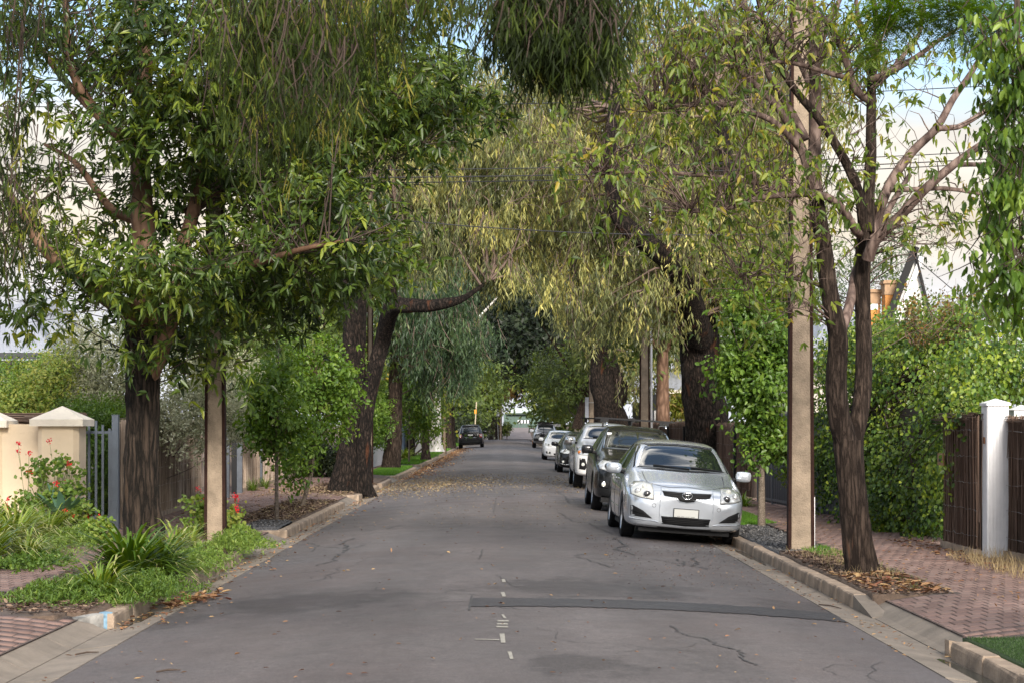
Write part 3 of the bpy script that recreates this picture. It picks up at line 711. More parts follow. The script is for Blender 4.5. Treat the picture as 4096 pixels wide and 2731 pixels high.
# ---------------------------------------------------------------- cream wall with capped pillar, gate, far left
cream = mat('cream_render', (.68, .55, .39), .85, var=.07, scale=2.5, bump=.25, bscale=90)
cream2 = mat('cream_cap', (.74, .67, .56), .8, var=.08, scale=4, bump=.2)
s = F/27.6
def capped_pillar(pxl, pxr, D, label, ztop):
    xl, xr = W(pxl, 0, D).x, W(pxr, 0, D).x; cx = (xl+xr)/2; hw = (xr-xl)/2
    t = thing('wall_pillar', label, 'pillar', (cx, D+hw, -.02))
    zb = ztop - .13; b = MB(); p = .03
    # shaft with chamfered corners and a recessed face panel
    c = .07; q = [(-hw+c, -0.0), (hw-c, 0.), (hw, c), (hw, 2*hw-c), (hw-c, 2*hw), (-hw+c, 2*hw), (-hw, 2*hw-c), (-hw, c)]
    b.prism([(cx+x, D+y, -.05) for x, y in q], (0, 0, zb + .05)); b.obj('shaft', cream, t)
    b = MB(); 
    for sx in (-1, 1): b.box(min(cx+sx*(hw-c), cx+sx*(hw-c-.05)), D-.012, .95-1.0, max(cx+sx*(hw-c), cx+sx*(hw-c-.05)), D-.002, 1.05)
    b.obj('edge_strip', cream, t)
    b = MB(); o = .09; e = .0
    x0, x1, y0, y1 = cx-hw-o, cx+hw+o, D-o, D+2*hw+o; zc = zb + .10
    b.add([(x0,y0,zb),(x1,y0,zb),(x1,y1,zb),(x0,y1,zb),(x0,y0,zc),(x1,y0,zc),(x1,y1,zc),(x0,y1,zc),(cx,(y0+y1)/2,zc+.20)],
          [(0,3,2,1),(0,1,5,4),(1,2,6,5),(2,3,7,6),(3,0,4,7),(4,5,8),(5,6,8),(6,7,8),(7,4,8)])
    b.obj('cap', cream2, t); return t
capped_pillar(148, 312, 27.6, 'cream rendered pillar with pyramid cap beside the grey picket gate', 1.72)
capped_pillar(-140, 8, 28.0, 'second cream capped pillar cut by the left frame edge', 1.70)
t = thing('garden_wall', 'cream rendered wall behind the red flowers, left of the capped pillar', 'wall', (-7.2, 28.1, 0))
x0, x1 = W(-60, 0, 28.1).x, W(150, 0, 27.8).x
MB().box(x0, 28.06, -.05, x1, 28.3, 1.62).obj('wall', cream, t)
t = thing('brush_roll', 'bundled brush roll lying along the top of the cream wall', 'brush roll', (-7, 28.3, 1.6))
T = Tubes(); xa, xb = W(-30, 0, 28.7).x, W(345, 0, 28.7).x
for k in range(260):
    u0 = R(xa, xb - .3); ln = R(.4, 1.1); a = R(0, 2*PI); rr = R(.01, .14)
    T.add([(min(xb, u0 + ln*q/3), 28.68 + rr*math.cos(a+q*.1), 1.70 + .7*rr*math.sin(a+q*.1)) for q in range(4)], R(.005, .012), 3)
T.obj('sticks', brush_m2, t)['kind'] = 'stuff'

blue_steel = mat('blue_grey_steel', (.115, .14, .175), .45, var=.15, scale=5)
D0 = 28.6; k_ = D0 / F
t = thing('picket_gate', 'blue grey steel picket gate with stepped tops beside cream pillar', 'gate', (W(390, 0, D0).x, D0, -.02))
zb = .17
for i, (px, pt) in enumerate(((332, 1694), (356, 1670), (384, 1681), (411, 1697), (438, 1712))):
    x = W(px, 0, D0).x; zt = W(0, pt, D0).z
    MB().box(x-.018, D0-.008, zb, x+.018, D0+.012, zt).obj('picket', blue_steel, t)
xl, xr = W(322, 0, D0).x, W(446, 0, D0).x
for nm, za, zc in (('rail', W(0, 1733, D0).z, W(0, 1722, D0).z), ('rail', .17, .22), ('kick_plate', -.01, .165)):
    MB().box(xl, D0+.014, za, xr, D0+.04, zc).obj(nm, blue_steel, t)
MB().box(xr-.01, D0-.02, -.01, xr+.04, D0+.04, W(0, 1720, D0).z).obj('stile', blue_steel, t)
MB().box(xr-.03, D0+.041, .95, xr+.06, D0+.08, 1.3).obj('lock_box', steel_dark, t)
xp = W(467, 0, D0).x
t = thing('gatepost', 'tall square blue grey steel gatepost left of the near trunk', 'gatepost', (xp, D0-.1, 0))
MB().box(xp-.045, D0-.15, -.05, xp+.05, D0-.04, W(0, 1660, D0).z).obj('post', blue_steel, t)
MB().box(xp-.05, D0-.155, W(0, 1660, D0).z, xp+.055, D0-.035, W(0, 1660, D0).z+.012).obj('cap', blue_steel, t)

# driveway gap posts between the brush fences
for (pxa, pxb, D, top, lab, mm) in ((926, 944, 43.4, 1684, 'black steel gatepost in the driveway gap between the grey brush fences', steel_black), (945, 968, 43.9, 1676, 'dark grey square post at the start of the second brush fence', steel_dark),
                                    (905, 916, 41.0, 1700, 'thin dark post just right of the near stobie pole', steel_dark)):
    xa, xb = W(pxa, 0, D).x, W(pxb, 0, D).x; zt = W(0, top, D).z
    t = thing('gatepost', lab, 'gatepost', ((xa+xb)/2, D, 0)); MB().box(xa, D, -.03, xb, D+.12, zt).obj('post', mm, t); MB().box(xa-.01, D-.01, zt, xb+.01, D+.13, zt+.02).obj('cap', mm, t)

# ---------------------------------------------------------------- utility poles
pole_con = mat('pole_concrete', (.25, .195, .14), .9, var=.32, scale=4, bump=.7, bscale=55)
rust_m = mat('rusty_steel', (.026, .012, .009), .85, var=.35, scale=6, bump=.2, spec=.15)
def stobie(x, y, w0, w1, h, label, group, conduit=False, arms=True, flw=.17, rot=0.0):
    """two tapering rolled steel joists with concrete between"""
    t = thing('utility_pole', label, 'utility pole', (x, y, gz(x) - .03), group)
    cr_, sr_ = math.cos(rot), math.sin(rot)
    def P(a, b_, z): return (x + a*cr_ - b_*sr_, y + a*sr_ + b_*cr_, z)
    z0 = gz(x) - .05; d = .08
    f = .042 if w0 > .2 else .03
    for s in (-1, 1):
        b = MB()
        for (a0_, a1_) in ((w0/2 - f, w0/2),):
            pa = [P(s*a0_, -d, z0), P(s*a1_, -d, z0), P(s*a1_, d, z0), P(s*a0_, d, z0)]
            k = w1/2
            pb = [P(s*(k-f*.8), -d, h), P(s*k, -d, h), P(s*k, d, h), P(s*(k-f*.8), d, h)]
            b.add(pa + pb, [(0,1,2,3),(4,7,6,5),(0,4,5,1),(1,5,6,2),(2,6,7,3),(3,7,4,0)])
        b.obj('steel_beam', rust_m, t)
    n = 26; b = MB(); v = []
    for k in range(n+1):
        q = k/n; z = z0 + (h-z0)*q; hw = (w0 + (w1-w0)*q)/2 - f*.9
        j = R(-.003, .003)
        v += [P(-hw, -d+.016+j, z), P(hw, -d+.016+j, z), P(hw, d-.016, z), P(-hw, d-.016, z)]
    b.add(v, [(4*k+i, 4*k+(i+1) % 4, 4*k+4+(i+1) % 4, 4*k+4+i) for k in range(n) for i in range(4)]); b.obj('concrete_core', pole_con, t)
    b = MB()
    for k in range(6):
        z = .5 + k*1.25; hw = (w0 + (w1-w0)*z/h)/2
        for s in (-1, 1): b.lathe([(.001, -d-.012), (.013, -d-.012), (.013, -d+.004)], (*P(s*(hw-f*.5), 0, 0)[:2], z), 6, 'y')
    b.obj('bolt', rust_m, t)
    if arms:
        MB().obox(P(0, -d-.03, h-.35), (.95*cr_, .95*sr_, 0), (-.04*sr_, .04*cr_, 0), (0, 0, .045)).obj('crossarm', mat('weathered_timber', (.16, .13, .11), .9) if 'weathered_timber' not in MATS else MATS['weathered_timber'], t)
        ins = MATS.get('insulator') or mat('insulator', (.12, .06, .04), .25)
        for k in (-.85, -.35, .35, .85): MB().lathe([(.001, 0), (.03, 0), (.03, .03), (.045, .035), (.03, .06), (.045, .065), (.025, .10), (.001, .11)], P(k, -d-.03, h-.305), 10).obj('insulator', ins, t)
    if conduit:
        MB().tube([P(w0/2+.045, -.02, z0), P(w0/2*.9+.045, -.02, h*.5), P(w1/2+.05, -.02, h-.6)], .04, 10).obj('conduit', white_m, t, True)
    return t
GP = None
stobie(W(3202, 0, 24.6).x, 24.6, .345, .235, 9.0, 'broad concrete and rusty steel pole between the ivy and the silver hatchback', GP)
stobie(W(862, 0, 26.3).x, 26.3, .30, .20, 9.0, 'concrete and steel pole rising behind the red geraniums, right of near trunk', GP)
stobie(W(2578, 0, 56).x, 56, .33, .22, 9.0, 'pole with a white conduit behind the dark wagon roof rack', GP, conduit=True)
stobie(W(2366, 0, 92).x, 92, .32, .24, 9.0, 'distant pole with small grey sign above the white ute', GP, conduit=True)
stobie(W(1481, 0, 52).x, 52, .16, .15, 8.6, 'slim brown pole hugging the right side of the great left trunk', GP, arms=False)
stobie(W(1777, 0, 112).x, 112, .26, .2, 8.5, 'dark pole between white gum trunk and black four wheel drive', GP, arms=False)
stobie(W(2003, 0, 212).x, 212, .32, .22, 5.5, 'pale pole at the far junction beside the parking sign', GP, arms=False)
stobie(W(1808, 0, 150).x, 150, .26, .2, 7, 'pale pole between two trunks beside the black four wheel drive', GP, arms=False)
# conduit box at base of the right near pole
x = W(3252, 0, 24.7).x
t = thing('meter_post', 'short white cable cover at the foot of the broad pole', 'cable cover', (x, 24.75, 0)); MB().box(x-.02, 24.72, -.02, x+.03, 24.8, .66).obj('cover', white_m, t); MB().box(x-.025, 24.715, .66, x+.035, 24.805, .68).obj('lid', steel_black, t)
# small grey sign on distant pole
x = W(2347, 0, 91.5).x
t = thing('street_sign', 'narrow grey sign plate seen edge on, strapped to distant right pole', 'sign', (x, 91.6, 2.2))
MB().box(x-.08, 91.55, 1.96, x+.10, 91.58, 2.98).obj('plate', mat('grey_sign', (.30, .31, .34), .5), t); MB().box(x+.1, 91.6, 2.7, x+.35, 91.62, 2.74).obj('strap', wire_m, t)

# wires
wires = mat('black_cable', (.02, .02, .022), .5)
def wire(p, q, sag, r, label, n=24):
    p, q = Vector(p), Vector(q); P = [p.lerp(q, i/n) - Vector((0, 0, sag * 4 * (i/n) * (1 - i/n))) for i in range(n+1)]
    o = MB().tube(P, r, 5, cap=False).obj('power_line', wires); tag(o, label, 'cable')
pole_r = W(2578, 690, 56)
wire(W(-400, 660, 40), W(4700, 560, 43), .35, .011, 'uppermost black cable crossing high over the street')
wire(W(-400, 690, 40), W(4700, 590, 43), .35, .013, 'second black cable crossing high over the street just below the top one')
wire(W(-400, 712, 40.3), W(4700, 606, 43), .36, .012, 'third and lowest of the close bundle of cables over the street')
wire(W(-300, 560, 38), W(4600, 800, 42), 1.3, .012, 'single sagging cable below the cable bundle in the middle')
wire(W(-400, 420, 41), W(4700, 300, 41), .3, .011, 'short cable beneath the dark hanging willow clump')
wire(W(2900, 330, 40), W(4200, 1480, 36), .15, .010, 'thin service cable slanting down to right over the ivy hedge')
wire(W(3180, 1395, 44), W(3560, 1330, 60), .1, .010, 'thin cable in front of the grey roof right of the broad pole')

# ---------------------------------------------------------------- houses
roof_m = mat('corrugated_roof', (.30, .31, .345), .45, var=.08, scale=2, metal=.15)
roof_d = mat('dark_roof', (.15, .165, .19), .5, var=.1, scale=2)
gutter_m = mat('dark_gutter', (.035, .037, .042), .4)
wall_m = mat('grey_wall', (.22, .21, .20), .85, var=.1)
def corrugated(a, b, c, d, pitch, amp, m, name, parent):
    """quad a-b (eave) c-d (ridge; c above b, d above a), ridges run up the slope"""
    a, b, c, d = map(Vector, (a, b, c, d)); L = (b-a).length; n = max(4, int(L/pitch)*4); nr = (b-a).cross(d-a).normalized(); 
    if nr.z < 0: nr = -nr
    v = []; 
    for i in range(n+1):
        t = i/n; o = nr * amp * math.cos(i*PI/2)
        v += [a.lerp(b, t) + o, d.lerp(c, t) + o]
    return MB().add(v, [(2*i, 2*i+2, 2*i+3, 2*i+1) for i in range(n)]).obj(name, m, parent, True)
# left house
t = thing('house', 'single storey house with pale corrugated roof behind the cream wall', 'house', (-11, 44, 0))
e0, e1 = W(-260, 1408, 43), W(226, 1406, 43); r0, r1 = W(-260, 1180, 49), W(120, 1222, 49)
corrugated(e0, e1, r1, r0, .16, .02, roof_m, 'roof', t)
corrugated(e1, W(330, 1330, 52), W(250, 1215, 53), r1, .16, .02, roof_m, 'roof', t)
corrugated(W(60, 1290, 51), W(330, 1290, 51), W(270, 1215, 54), W(90, 1160, 54), .16, .02, roof_m, 'roof', t)
MB().box(e0.x, 42.86, e0.z-.16, e1.x+.05, 42.98, e0.z-.01).obj('gutter', gutter_m, t)
MB().box(e0.x, 43.5, 0, e1.x-.4, 50, e0.z-.17).obj('wall', wall_m, t)
MB().tube([r1 + Vector((0, 0, .03)), e1 + Vector((0, 0, .03))], .06, 6).obj('ridge_cap', roof_d, t)
MB().box(e0.x + 1.2, 43.42, .9, e0.x + 2.6, 43.49, 2.3).obj('window', steel_black, t)
# right house: roofs, chimneys, gable
t = thing('house', 'house with grey corrugated roofs and a steep black trimmed gable behind the hedge', 'house', (10, 58, 0))
corrugated(W(3225, 1432, 52), W(3345, 1432, 52), W(3345, 1285, 57), W(3300, 1300, 57), .17, .02, roof_m, 'roof', t)
corrugated(W(3330, 1420, 53), W(3520, 1400, 53), W(3500, 1268, 58), W(3350, 1290, 58), .17, .02, roof_m, 'roof', t)
corrugated(W(3205, 1352, 56), W(3300, 1352, 56), W(3300, 1300, 59), W(3205, 1305, 59), .17, .02, roof_d, 'roof', t)
MB().box(W(3225, 0, 53).x, 53, 0, W(3900, 0, 53).x, 64, W(0, 1440, 53).z).obj('wall', mat('cream_wall', (.52, .48, .42), .8, var=.08), t)
g0, g1, g2 = W(3548, 1290, 54), W(3655, 1010, 54), W(3722, 1290, 54)
MB().prism([g0, g1, g2], (0, .2, 0)).obj('gable_wall', mat('white_gable', (.52, .52, .50), .8, var=.05), t)
for (p, q) in ((g0, g1), (g1, g2)):
    d = (q - p).normalized(); nr = Vector((-d.z, 0, d.x)) * (1 if p is g0 else .3); 
    MB().obox((p+q)/2 + Vector((0, -.12, 0)) + nr*.02, d*((q-p).length/2 + .15), Vector((0, .06, 0)), nr*.10).obj('bargeboard', steel_black, t)
d = (g1-g0).normalized(); MB().obox((g0+g1)/2 + Vector((.24, -.13, -.05)), d*((g1-g0).length/2-.1), Vector((0, .02, 0)), Vector((-d.z, 0, d.x))*.07).obj('trim', white_m, t)
orange = mat('orange_brick', (.50, .22, .06), .85, var=.15, scale=6, bump=.3); stone_cap = mat('chimney_cap', (.34, .22, .13), .85, var=.2, scale=9)
for (xa, xb, top, D, lab) in ((3472, 3520, 1158, 55, 'left orange chimney with a flaking white patch'), (3541, 3588, 1122, 54.5, 'right orange chimney beside the black gable')):
    x0, x1 = W(xa, 0, D).x, W(xb, 0, D).x; zt = W(0, top, D).z; b = MB()
    b.box(x0, D, 2.5, x1, D+.5, zt-.35); b.obj('chimney', orange, t)['label'] = lab
    b = MB().box(x0-.03, D-.03, zt-.42, x1+.03, D+.53, zt-.34).box(x0-.02, D-.02, zt-.349, x1+.02, D+.52, zt-.10).box(x0-.07, D-.07, zt-.099, x1+.07, D+.57, zt-.04).box(x0-.04, D-.04, zt-.039, x1+.04, D+.54, zt)
    b.obj('chimney_cap', stone_cap, t)
MB().box(W(3478, 0, 55).x, 54.985, W(0, 1240, 55).z, W(3512, 0, 55).x, 54.995, W(0, 1215, 55).z).obj('white_patch', white_m, t)
# roofs glimpsed mid right
t = thing('shed', 'low dark shed with a pale roof glimpsed between the two right trunks', 'shed', (6.2, 70, 0))
corrugated(W(2640, 1560, 70), W(2760, 1560, 70), W(2760, 1490, 76), W(2640, 1490, 76), .2, .02, roof_m, 'roof', t)
MB().box(W(2640, 0, 70).x, 70.1, 0, W(2765, 0, 70).x, 74, W(0, 1572, 70).z).obj('wall', colorbond, t)
MB().box(W(2640, 0, 70).x, 69.95, W(0, 1572, 70).z, W(2765, 0, 70).x, 70.05, W(0, 1558, 70).z).obj('gutter', mat('cream_trim', (.6, .55, .46), .7), t)
# far green garage
green = mat('green_metal', (.055, .10, .078), .55, var=.08, scale=1); pale_green = mat('pale_green_roof', (.52, .60, .57), .5, var=.05)
D0 = 262; t = thing('garage', 'green metal garage with pale roof closing the end of the street', 'garage', (1, D0, 1.3))
def X(p): return W(p, 0, D0).x
def Z(p): return W(0, p, D0).z
zg = rise(D0) - .1
MB().box(X(2015), D0, zg, X(2128), D0+5, Z(1655)).obj('wall', green, t)
for k in range(8): MB().box(X(2015)+.02 + k*.49, D0-.03, zg, X(2015)+.47 + k*.49, D0-.001, Z(1662)).obj('cladding_sheet', green, t)
MB().box(X(2128), D0-.4, zg, X(2195), D0+5, Z(1655)).obj('garage_wing', green, t); MB().box(X(2136), D0-.45, zg, X(2186), D0-.401, Z(1664)).obj('roller_door', mat('green_door', (.09, .15, .12), .5), t)
MB().add([(X(2025), D0-.5, Z(1652)), (X(2130), D0-.5, Z(1652)), (X(2168), D0+3, Z(1630)), (X(2055), D0+3, Z(1630))], [(0,1,2,3)]).obj('roof', pale_green, t)
MB().prism([(X(2122), D0-.6, Z(1658)), (X(2170), D0-.6, Z(1634)), (X(2200), D0-.6, Z(1658))], (0, 4, 0)).obj('gable', pale_green, t)
for (a, c) in (((2118, 1660), (2170, 1633)), ((2170, 1633), (2205, 1660))):
    MB().tube([(X(a[0]), D0-.66, Z(a[1])), (X(c[0]), D0-.66, Z(c[1]))], .09, 4).obj('fascia', mat('dark_green_trim', (.02, .04, .03), .5), t)
MB().box(X(2028), D0-.56, Z(1656), X(2130), D0-.5, Z(1650)).obj('fascia', MATS['dark_green_trim'], t)
for k in range(4):
    x = X(2070 + k*12.5)
    tt = thing('letterbox', ('leftmost', 'second', 'third', 'rightmost')[k] + ' of the row of pale letterboxes before the green garage', 'letterbox', (x, D0-3, zg), 'letterboxes in a row at the street end')
    MB().box(x, D0-3.0, Z(1691), x+.24, D0-2.7, Z(1679)).obj('box', white_m, tt); MB().box(x+.08, D0-2.9, zg-.1, x+.16, D0-2.8, Z(1691)).obj('post', steel_dark, tt)
    if k < 4: MB().box(x+.241, D0-2.98, Z(1691), x+.42, D0-2.72, Z(1679)).obj('flap', steel_black, tt)
# white walls, fences along the far left
t = thing('picket_fence', 'low white fence left of the brown street trunk', 'fence', (-4.9, 72, 0))
for k in range(12):
    y = 66 + k*1.0; h = .95 + .25*abs(math.sin(k*.26))
    MB().box(-4.98, y, 0, -4.93, y+.94, h).obj('board', white_m, t)
t = thing('blue_gate', 'blue grey boarded fence behind the third sapling', 'gate', (-5.2, 90, 0))
for k in range(10): MB().box(-5.05, 84 + k*1.5, 0, -5.0, 85.42 + k*1.5, 1.75).obj('board', mat('blue_board', (.10, .15, .23), .6, var=.15) if 'blue_board' not in MATS else MATS['blue_board'], t)
t = thing('garden_wall', 'white rendered wall with pier left of the white gum', 'wall', (-4.6, 100, 0))
MB().box(-4.95, 97, 0, -4.7, 112, 1.55).obj('wall', mat('white_render', (.62, .60, .56), .85, var=.12), t); MB().box(-5.0, 96.5, 0, -4.6, 97, 2.0).obj('pier', MATS['white_render'], t); MB().box(-5.05, 96.45, 2.0, -4.55, 97.05, 2.08).obj('pier_cap', white_m, t)
t = thing('garden_wall', 'low pale wall with dark gate glimpsed beyond the roof racks', 'wall', (5.3, 80, 0))
MB().box(W(2600, 0, 70).x, 68, 0, W(2690, 0, 70).x, 68.25, W(0, 1640, 68).z).obj('wall', MATS['white_render'], t); MB().box(5.3, 76, 0, 5.35, 95, 1.9).obj('panel', colorbond, t)
MB().box(W(2530, 0, 78).x, 78, 0, W(2650, 0, 78).x, 78.06, W(0, 1610, 78).z).obj('panel', colorbond, t)
# far left hedge posts and steps
t = thing('brick_steps', 'pale steps on the far corner left of the junction pole', 'steps', (-2.5, 226, 0))
for k in range(5): MB().box(-4.6, 224 + k*2.2, -.2, -1.8, 226.2 + k*2.2, .02 + k*.2).obj('step', mat('pale_step', (.42, .38, .34), .9, var=.2) if 'pale_step' not in MATS else MATS['pale_step'], t)
# road signs at the junction
D0 = 208; x = W(1989, 0, D0).x
t = thing('parking_sign', 'white parking notice on a slim post at the far junction', 'sign', (x, D0, 0))
MB().tube([(x+.12, D0, -.05), (x, D0, W(0, 1640, D0).z)], .035, 6).obj('post', wire_m, t)
MB().box(W(1980, 0, D0).x, D0-.06, W(0, 1665, D0).z, W(1997, 0, D0).x, D0-.04, W(0, 1637, D0).z).obj('plate', white_m, t)
b = MB()
for k in range(6):
    z = W(0, 1641 + k*3.8, D0).z; b.box(W(1983, 0, D0).x, D0-.066, z-.03, W(1994 - (k % 3), 0, D0).x, D0-.061, z)
b.obj('lettering', steel_black, t)
D0 = 160; x = W(1903, 0, D0).x
t = thing('marker_post', 'leaning post with an orange band behind the black four wheel drive', 'post', (x-.1, D0, 0))
MB().tube([(W(1896, 0, D0).x, D0, -.05), (W(1906, 0, D0).x, D0, W(0, 1606, D0).z)], .05, 6).obj('post', mat('pale_pole', (.5, .42, .3), .7), t)
MB().box(W(1898, 0, D0).x, D0-.09, W(0, 1653, D0).z, W(1906, 0, D0).x, D0-.06, W(0, 1637, D0).z).obj('orange_plate', mat('orange_paint', (.75, .28, .02), .6), t)
# ---------------------------------------------------------------- vegetation
bark_dark = bark_mat('dark_bark', (.010, .008, .006), (.075, .054, .040), (.12, .078, .05), 7, (1, 1, .14), 1.0, acc_lo=.68)
bark_burnt = bark_mat('burnt_bark', (.007, .0055, .0045), (.065, .046, .036), (.10, .040, .02), 8, (1, 1, .3), 1.3, acc_lo=.62)
bark_brown = bark_mat('grey_brown_bark', (.018, .012, .009), (.095, .068, .052), (.16, .075, .04), 9, (1, 1, .15), .8, acc_lo=.70)
limb_tan = bark_mat('tan_limb', (.10, .056, .034), (.24, .145, .095), (.06, .035, .022), 3, (1, 1, .35), .2, .7)
limb_grey = bark_mat('pinkish_limb', (.075, .050, .042), (.22, .16, .135), (.04, .025, .02), 5, (1, 1, .35), .2, .7)
bark_sap = bark_mat('sapling_bark', (.10, .08, .06), (.25, .205, .165), None, 14, (1, 1, 1.6), .3, .8)
bark_white = bark_mat('white_gum_bark', (.50, .47, .43), (.74, .72, .68), (.10, .06, .04), 1.6, (1, 1, .3), .2, .8, acc_lo=.66)
twig_m = mat('twig', (.15, .10, .075), .85, var=.3, scale=20)
twig_hang = mat('hanging_twig', (.15, .105, .085), .9, var=.3, scale=20)
twig_dk = mat('dark_twig', (.05, .033, .024), .9, var=.3, scale=20)

L_glossy = leaf_mat('glossy_leaf', [(.020, .038, .009), (.038, .070, .013), (.066, .110, .018), (.130, .180, .022), (.25, .28, .035)], .42, .33, .4)
L_spare = leaf_mat('gum_leaf', [(.036, .065, .014), (.070, .115, .020), (.13, .185, .028), (.22, .25, .035), (.34, .26, .04)], .45, .38)
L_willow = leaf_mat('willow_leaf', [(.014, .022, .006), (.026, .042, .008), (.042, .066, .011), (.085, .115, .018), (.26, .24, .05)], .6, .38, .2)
L_weep = leaf_mat('weeping_leaf', [(.040, .050, .024), (.100, .120, .050), (.21, .230, .088), (.38, .375, .12), (.62, .56, .17)], .5, .40)
L_weepg = leaf_mat('blue_green_leaf', [(.020, .040, .020), (.040, .075, .034), (.078, .128, .050), (.15, .20, .065)], .5, .3)
L_dark = leaf_mat('deep_leaf', [(.006, .012, .004), (.012, .022, .006), (.020, .034, .009), (.05, .06, .012)], .5, .25)  # near black for dark shrubs; also puts the far tunnel's shade into leaf colour
L_mid = leaf_mat('mid_leaf', [(.036, .058, .014), (.065, .10, .020), (.105, .15, .028), (.19, .21, .04)], .5, .3)
L_autumn = leaf_mat('autumn_leaf', [(.06, .06, .02), (.14, .10, .03), (.24, .13, .03), (.12, .13, .03)], .5, .3)
L_pear = leaf_mat('pear_leaf', [(.042, .085, .014), (.078, .150, .020), (.13, .215, .030), (.23, .32, .055)], .42, .36, .35)
L_ivy = leaf_mat('ivy_leaf', [(.020, .050, .012), (.060, .120, .018), (.130, .205, .026), (.25, .32, .035), (.36, .41, .06)], .4, .32, .4)
L_ivyflower = leaf_mat('ivy_flower', [(.14, .18, .04), (.22, .24, .06), (.30, .30, .09)], .7, .2)
L_varieg = leaf_mat('variegated_leaf', [(.11, .13, .055), (.22, .24, .13), (.38, .38, .24), (.50, .49, .34)], .5, .25)
L_strap = leaf_mat('strap_leaf', [(.036, .085, .012), (.075, .145, .018), (.14, .22, .028), (.27, .33, .06), (.50, .48, .22)], .35, .32, .5)
L_ground = leaf_mat('groundcover_leaf', [(.055, .11, .018), (.10, .17, .028), (.16, .24, .04), (.24, .31, .07)], .45, .3)
L_geran = leaf_mat('geranium_leaf', [(.055, .12, .018), (.11, .19, .03), (.19, .27, .05), (.32, .33, .07)], .5, .35)
L_agave = leaf_mat('agave_leaf', [(.07, .14, .09), (.10, .19, .12)], .5, .1)
L_grass = leaf_mat('grass_blade', [(.055, .14, .012), (.09, .21, .02), (.14, .28, .03)], .5, .35)
L_tuss = leaf_mat('tussock_blade', [(.05, .10, .015), (.10, .16, .02), (.19, .23, .03), (.26, .17, .05)], .5, .3)
L_dry = leaf_mat('dry_leaf', [(.10, .045, .025), (.19, .085, .04), (.30, .17, .08), (.42, .28, .13), (.16, .05, .03)], .7, .1)
L_pale = leaf_mat('pale_litter', [(.24, .185, .09), (.34, .27, .14), (.27, .20, .12), (.16, .10, .06)], .7, .1)
L_bark = leaf_mat('bark_chip', [(.045, .025, .018), (.085, .050, .035), (.14, .09, .065), (.28, .20, .13)], .85, .0)
L_red = leaf_mat('red_petal', [(.60, .008, .015), (.75, .02, .03), (.45, .01, .02)], .5, .2)
L_fern = leaf_mat('ferny_leaf', [(.05, .12, .010), (.09, .19, .015), (.15, .27, .02)], .5, .4)

def nrm(a): return a / (np.linalg.norm(a, axis=-1, keepdims=True) + 1e-9)

def leaf_mesh(name, P, Dn, N, L, Wd, tint, m, hexa=True, fold=.18, droop=.12):
    """every leaf a small folded blade. P base, Dn direction, N rough normal"""
    n = len(P); Dn = nrm(Dn); S = nrm(np.cross(Dn, N)); Nn = np.cross(S, Dn)
    L = np.broadcast_to(np.asarray(L, float), (n,))[:, None]; Wd = np.broadcast_to(np.asarray(Wd, float), (n,))[:, None]
    dz = np.zeros((n, 3)); dz[:, 2] = -1
    if hexa:
        a = P + Dn*L*.28; b = P + Dn*L*.66 + dz*L*droop*.45; tip = P + Dn*L + dz*L*droop
        V = np.stack([P, a + S*Wd*.48 + Nn*Wd*fold, b + S*Wd*.40 + Nn*Wd*fold, tip, b - S*Wd*.40 + Nn*Wd*fold, a - S*Wd*.48 + Nn*Wd*fold], 1)
        Q = np.array([(0,1,2,3),(0,3,4,5)])[None] + np.arange(n)[:, None, None]*6; t = np.repeat(tint, 2)
    else:
        a = P + Dn*L*.45 + dz*L*droop*.3; tip = P + Dn*L + dz*L*droop
        V = np.stack([P, a + S*Wd*.5, tip, a - S*Wd*.5], 1); Q = np.arange(n*4).reshape(n, 1, 4); t = tint
    return mesh_np(name, V.reshape(-1, 3), Q.reshape(-1, 4), m, tint=np.clip(t, 0, 1))

def B(px, py, D, rx, ry, rd):
    """ellipsoid of foliage: photo centre, distance, half sizes in photo px, half depth in m"""
    return (np.array(W(px, py, D)), np.array([rx*D/F, rd, ry*D/F]))

def clumps(blobs, n, shell=.5, rng=RNG, wts=None):
    c = np.array([b[0] for b in blobs]); r = np.array([b[1] for b in blobs])
    w = np.prod(r, 1)**.75 if wts is None else np.array(wts, float); w /= w.sum()
    k = rng.choice(len(blobs), n, p=w); u = nrm(rng.normal(size=(n, 3)))
    rad = (shell**3 + (1 - shell**3) * rng.random(n))**(1/3)
    rad *= 1 + .13*np.sin(u[:, 0]*7 + k) * np.sin(u[:, 2]*8 + 2*k) + rng.normal(0, .05, n)
    return c[k] + u*r[k]*rad[:, None], u, k

def whorls(name, C, out, nl, L, Wd, m, parent, spread=.9, rise_=.25, jitter=.25, lt=.35, hexa=True, droop=.15, ct=None, tb=.42, up=.0):
    """leaves in whorls round twig tips"""
    n = len(C); axis = nrm(out + np.array([0, 0, up]) + RNG.normal(0, .45, (n, 3)))
    D = nrm(np.repeat(axis, nl, 0)*rise_ + nrm(RNG.normal(size=(n*nl, 3)))*spread)
    P = np.repeat(C, nl, 0) + RNG.normal(0, jitter, (n*nl, 3)) * L * .5
    ct = RNG.normal(tb, .17, n) if ct is None else ct
    t = np.repeat(ct, nl) + RNG.normal(0, .14, n*nl)
    N = np.repeat(axis, nl, 0) + np.array([0, 0, .6]) + RNG.normal(0, .3, (n*nl, 3))
    LL = L * RNG.uniform(.5, 1.3, n*nl)
    D[:, 2] -= .15
    return new_obj(name, leaf_mesh(name, P, D, N, LL, LL*Wd/L, t, m, hexa, droop=droop), parent)

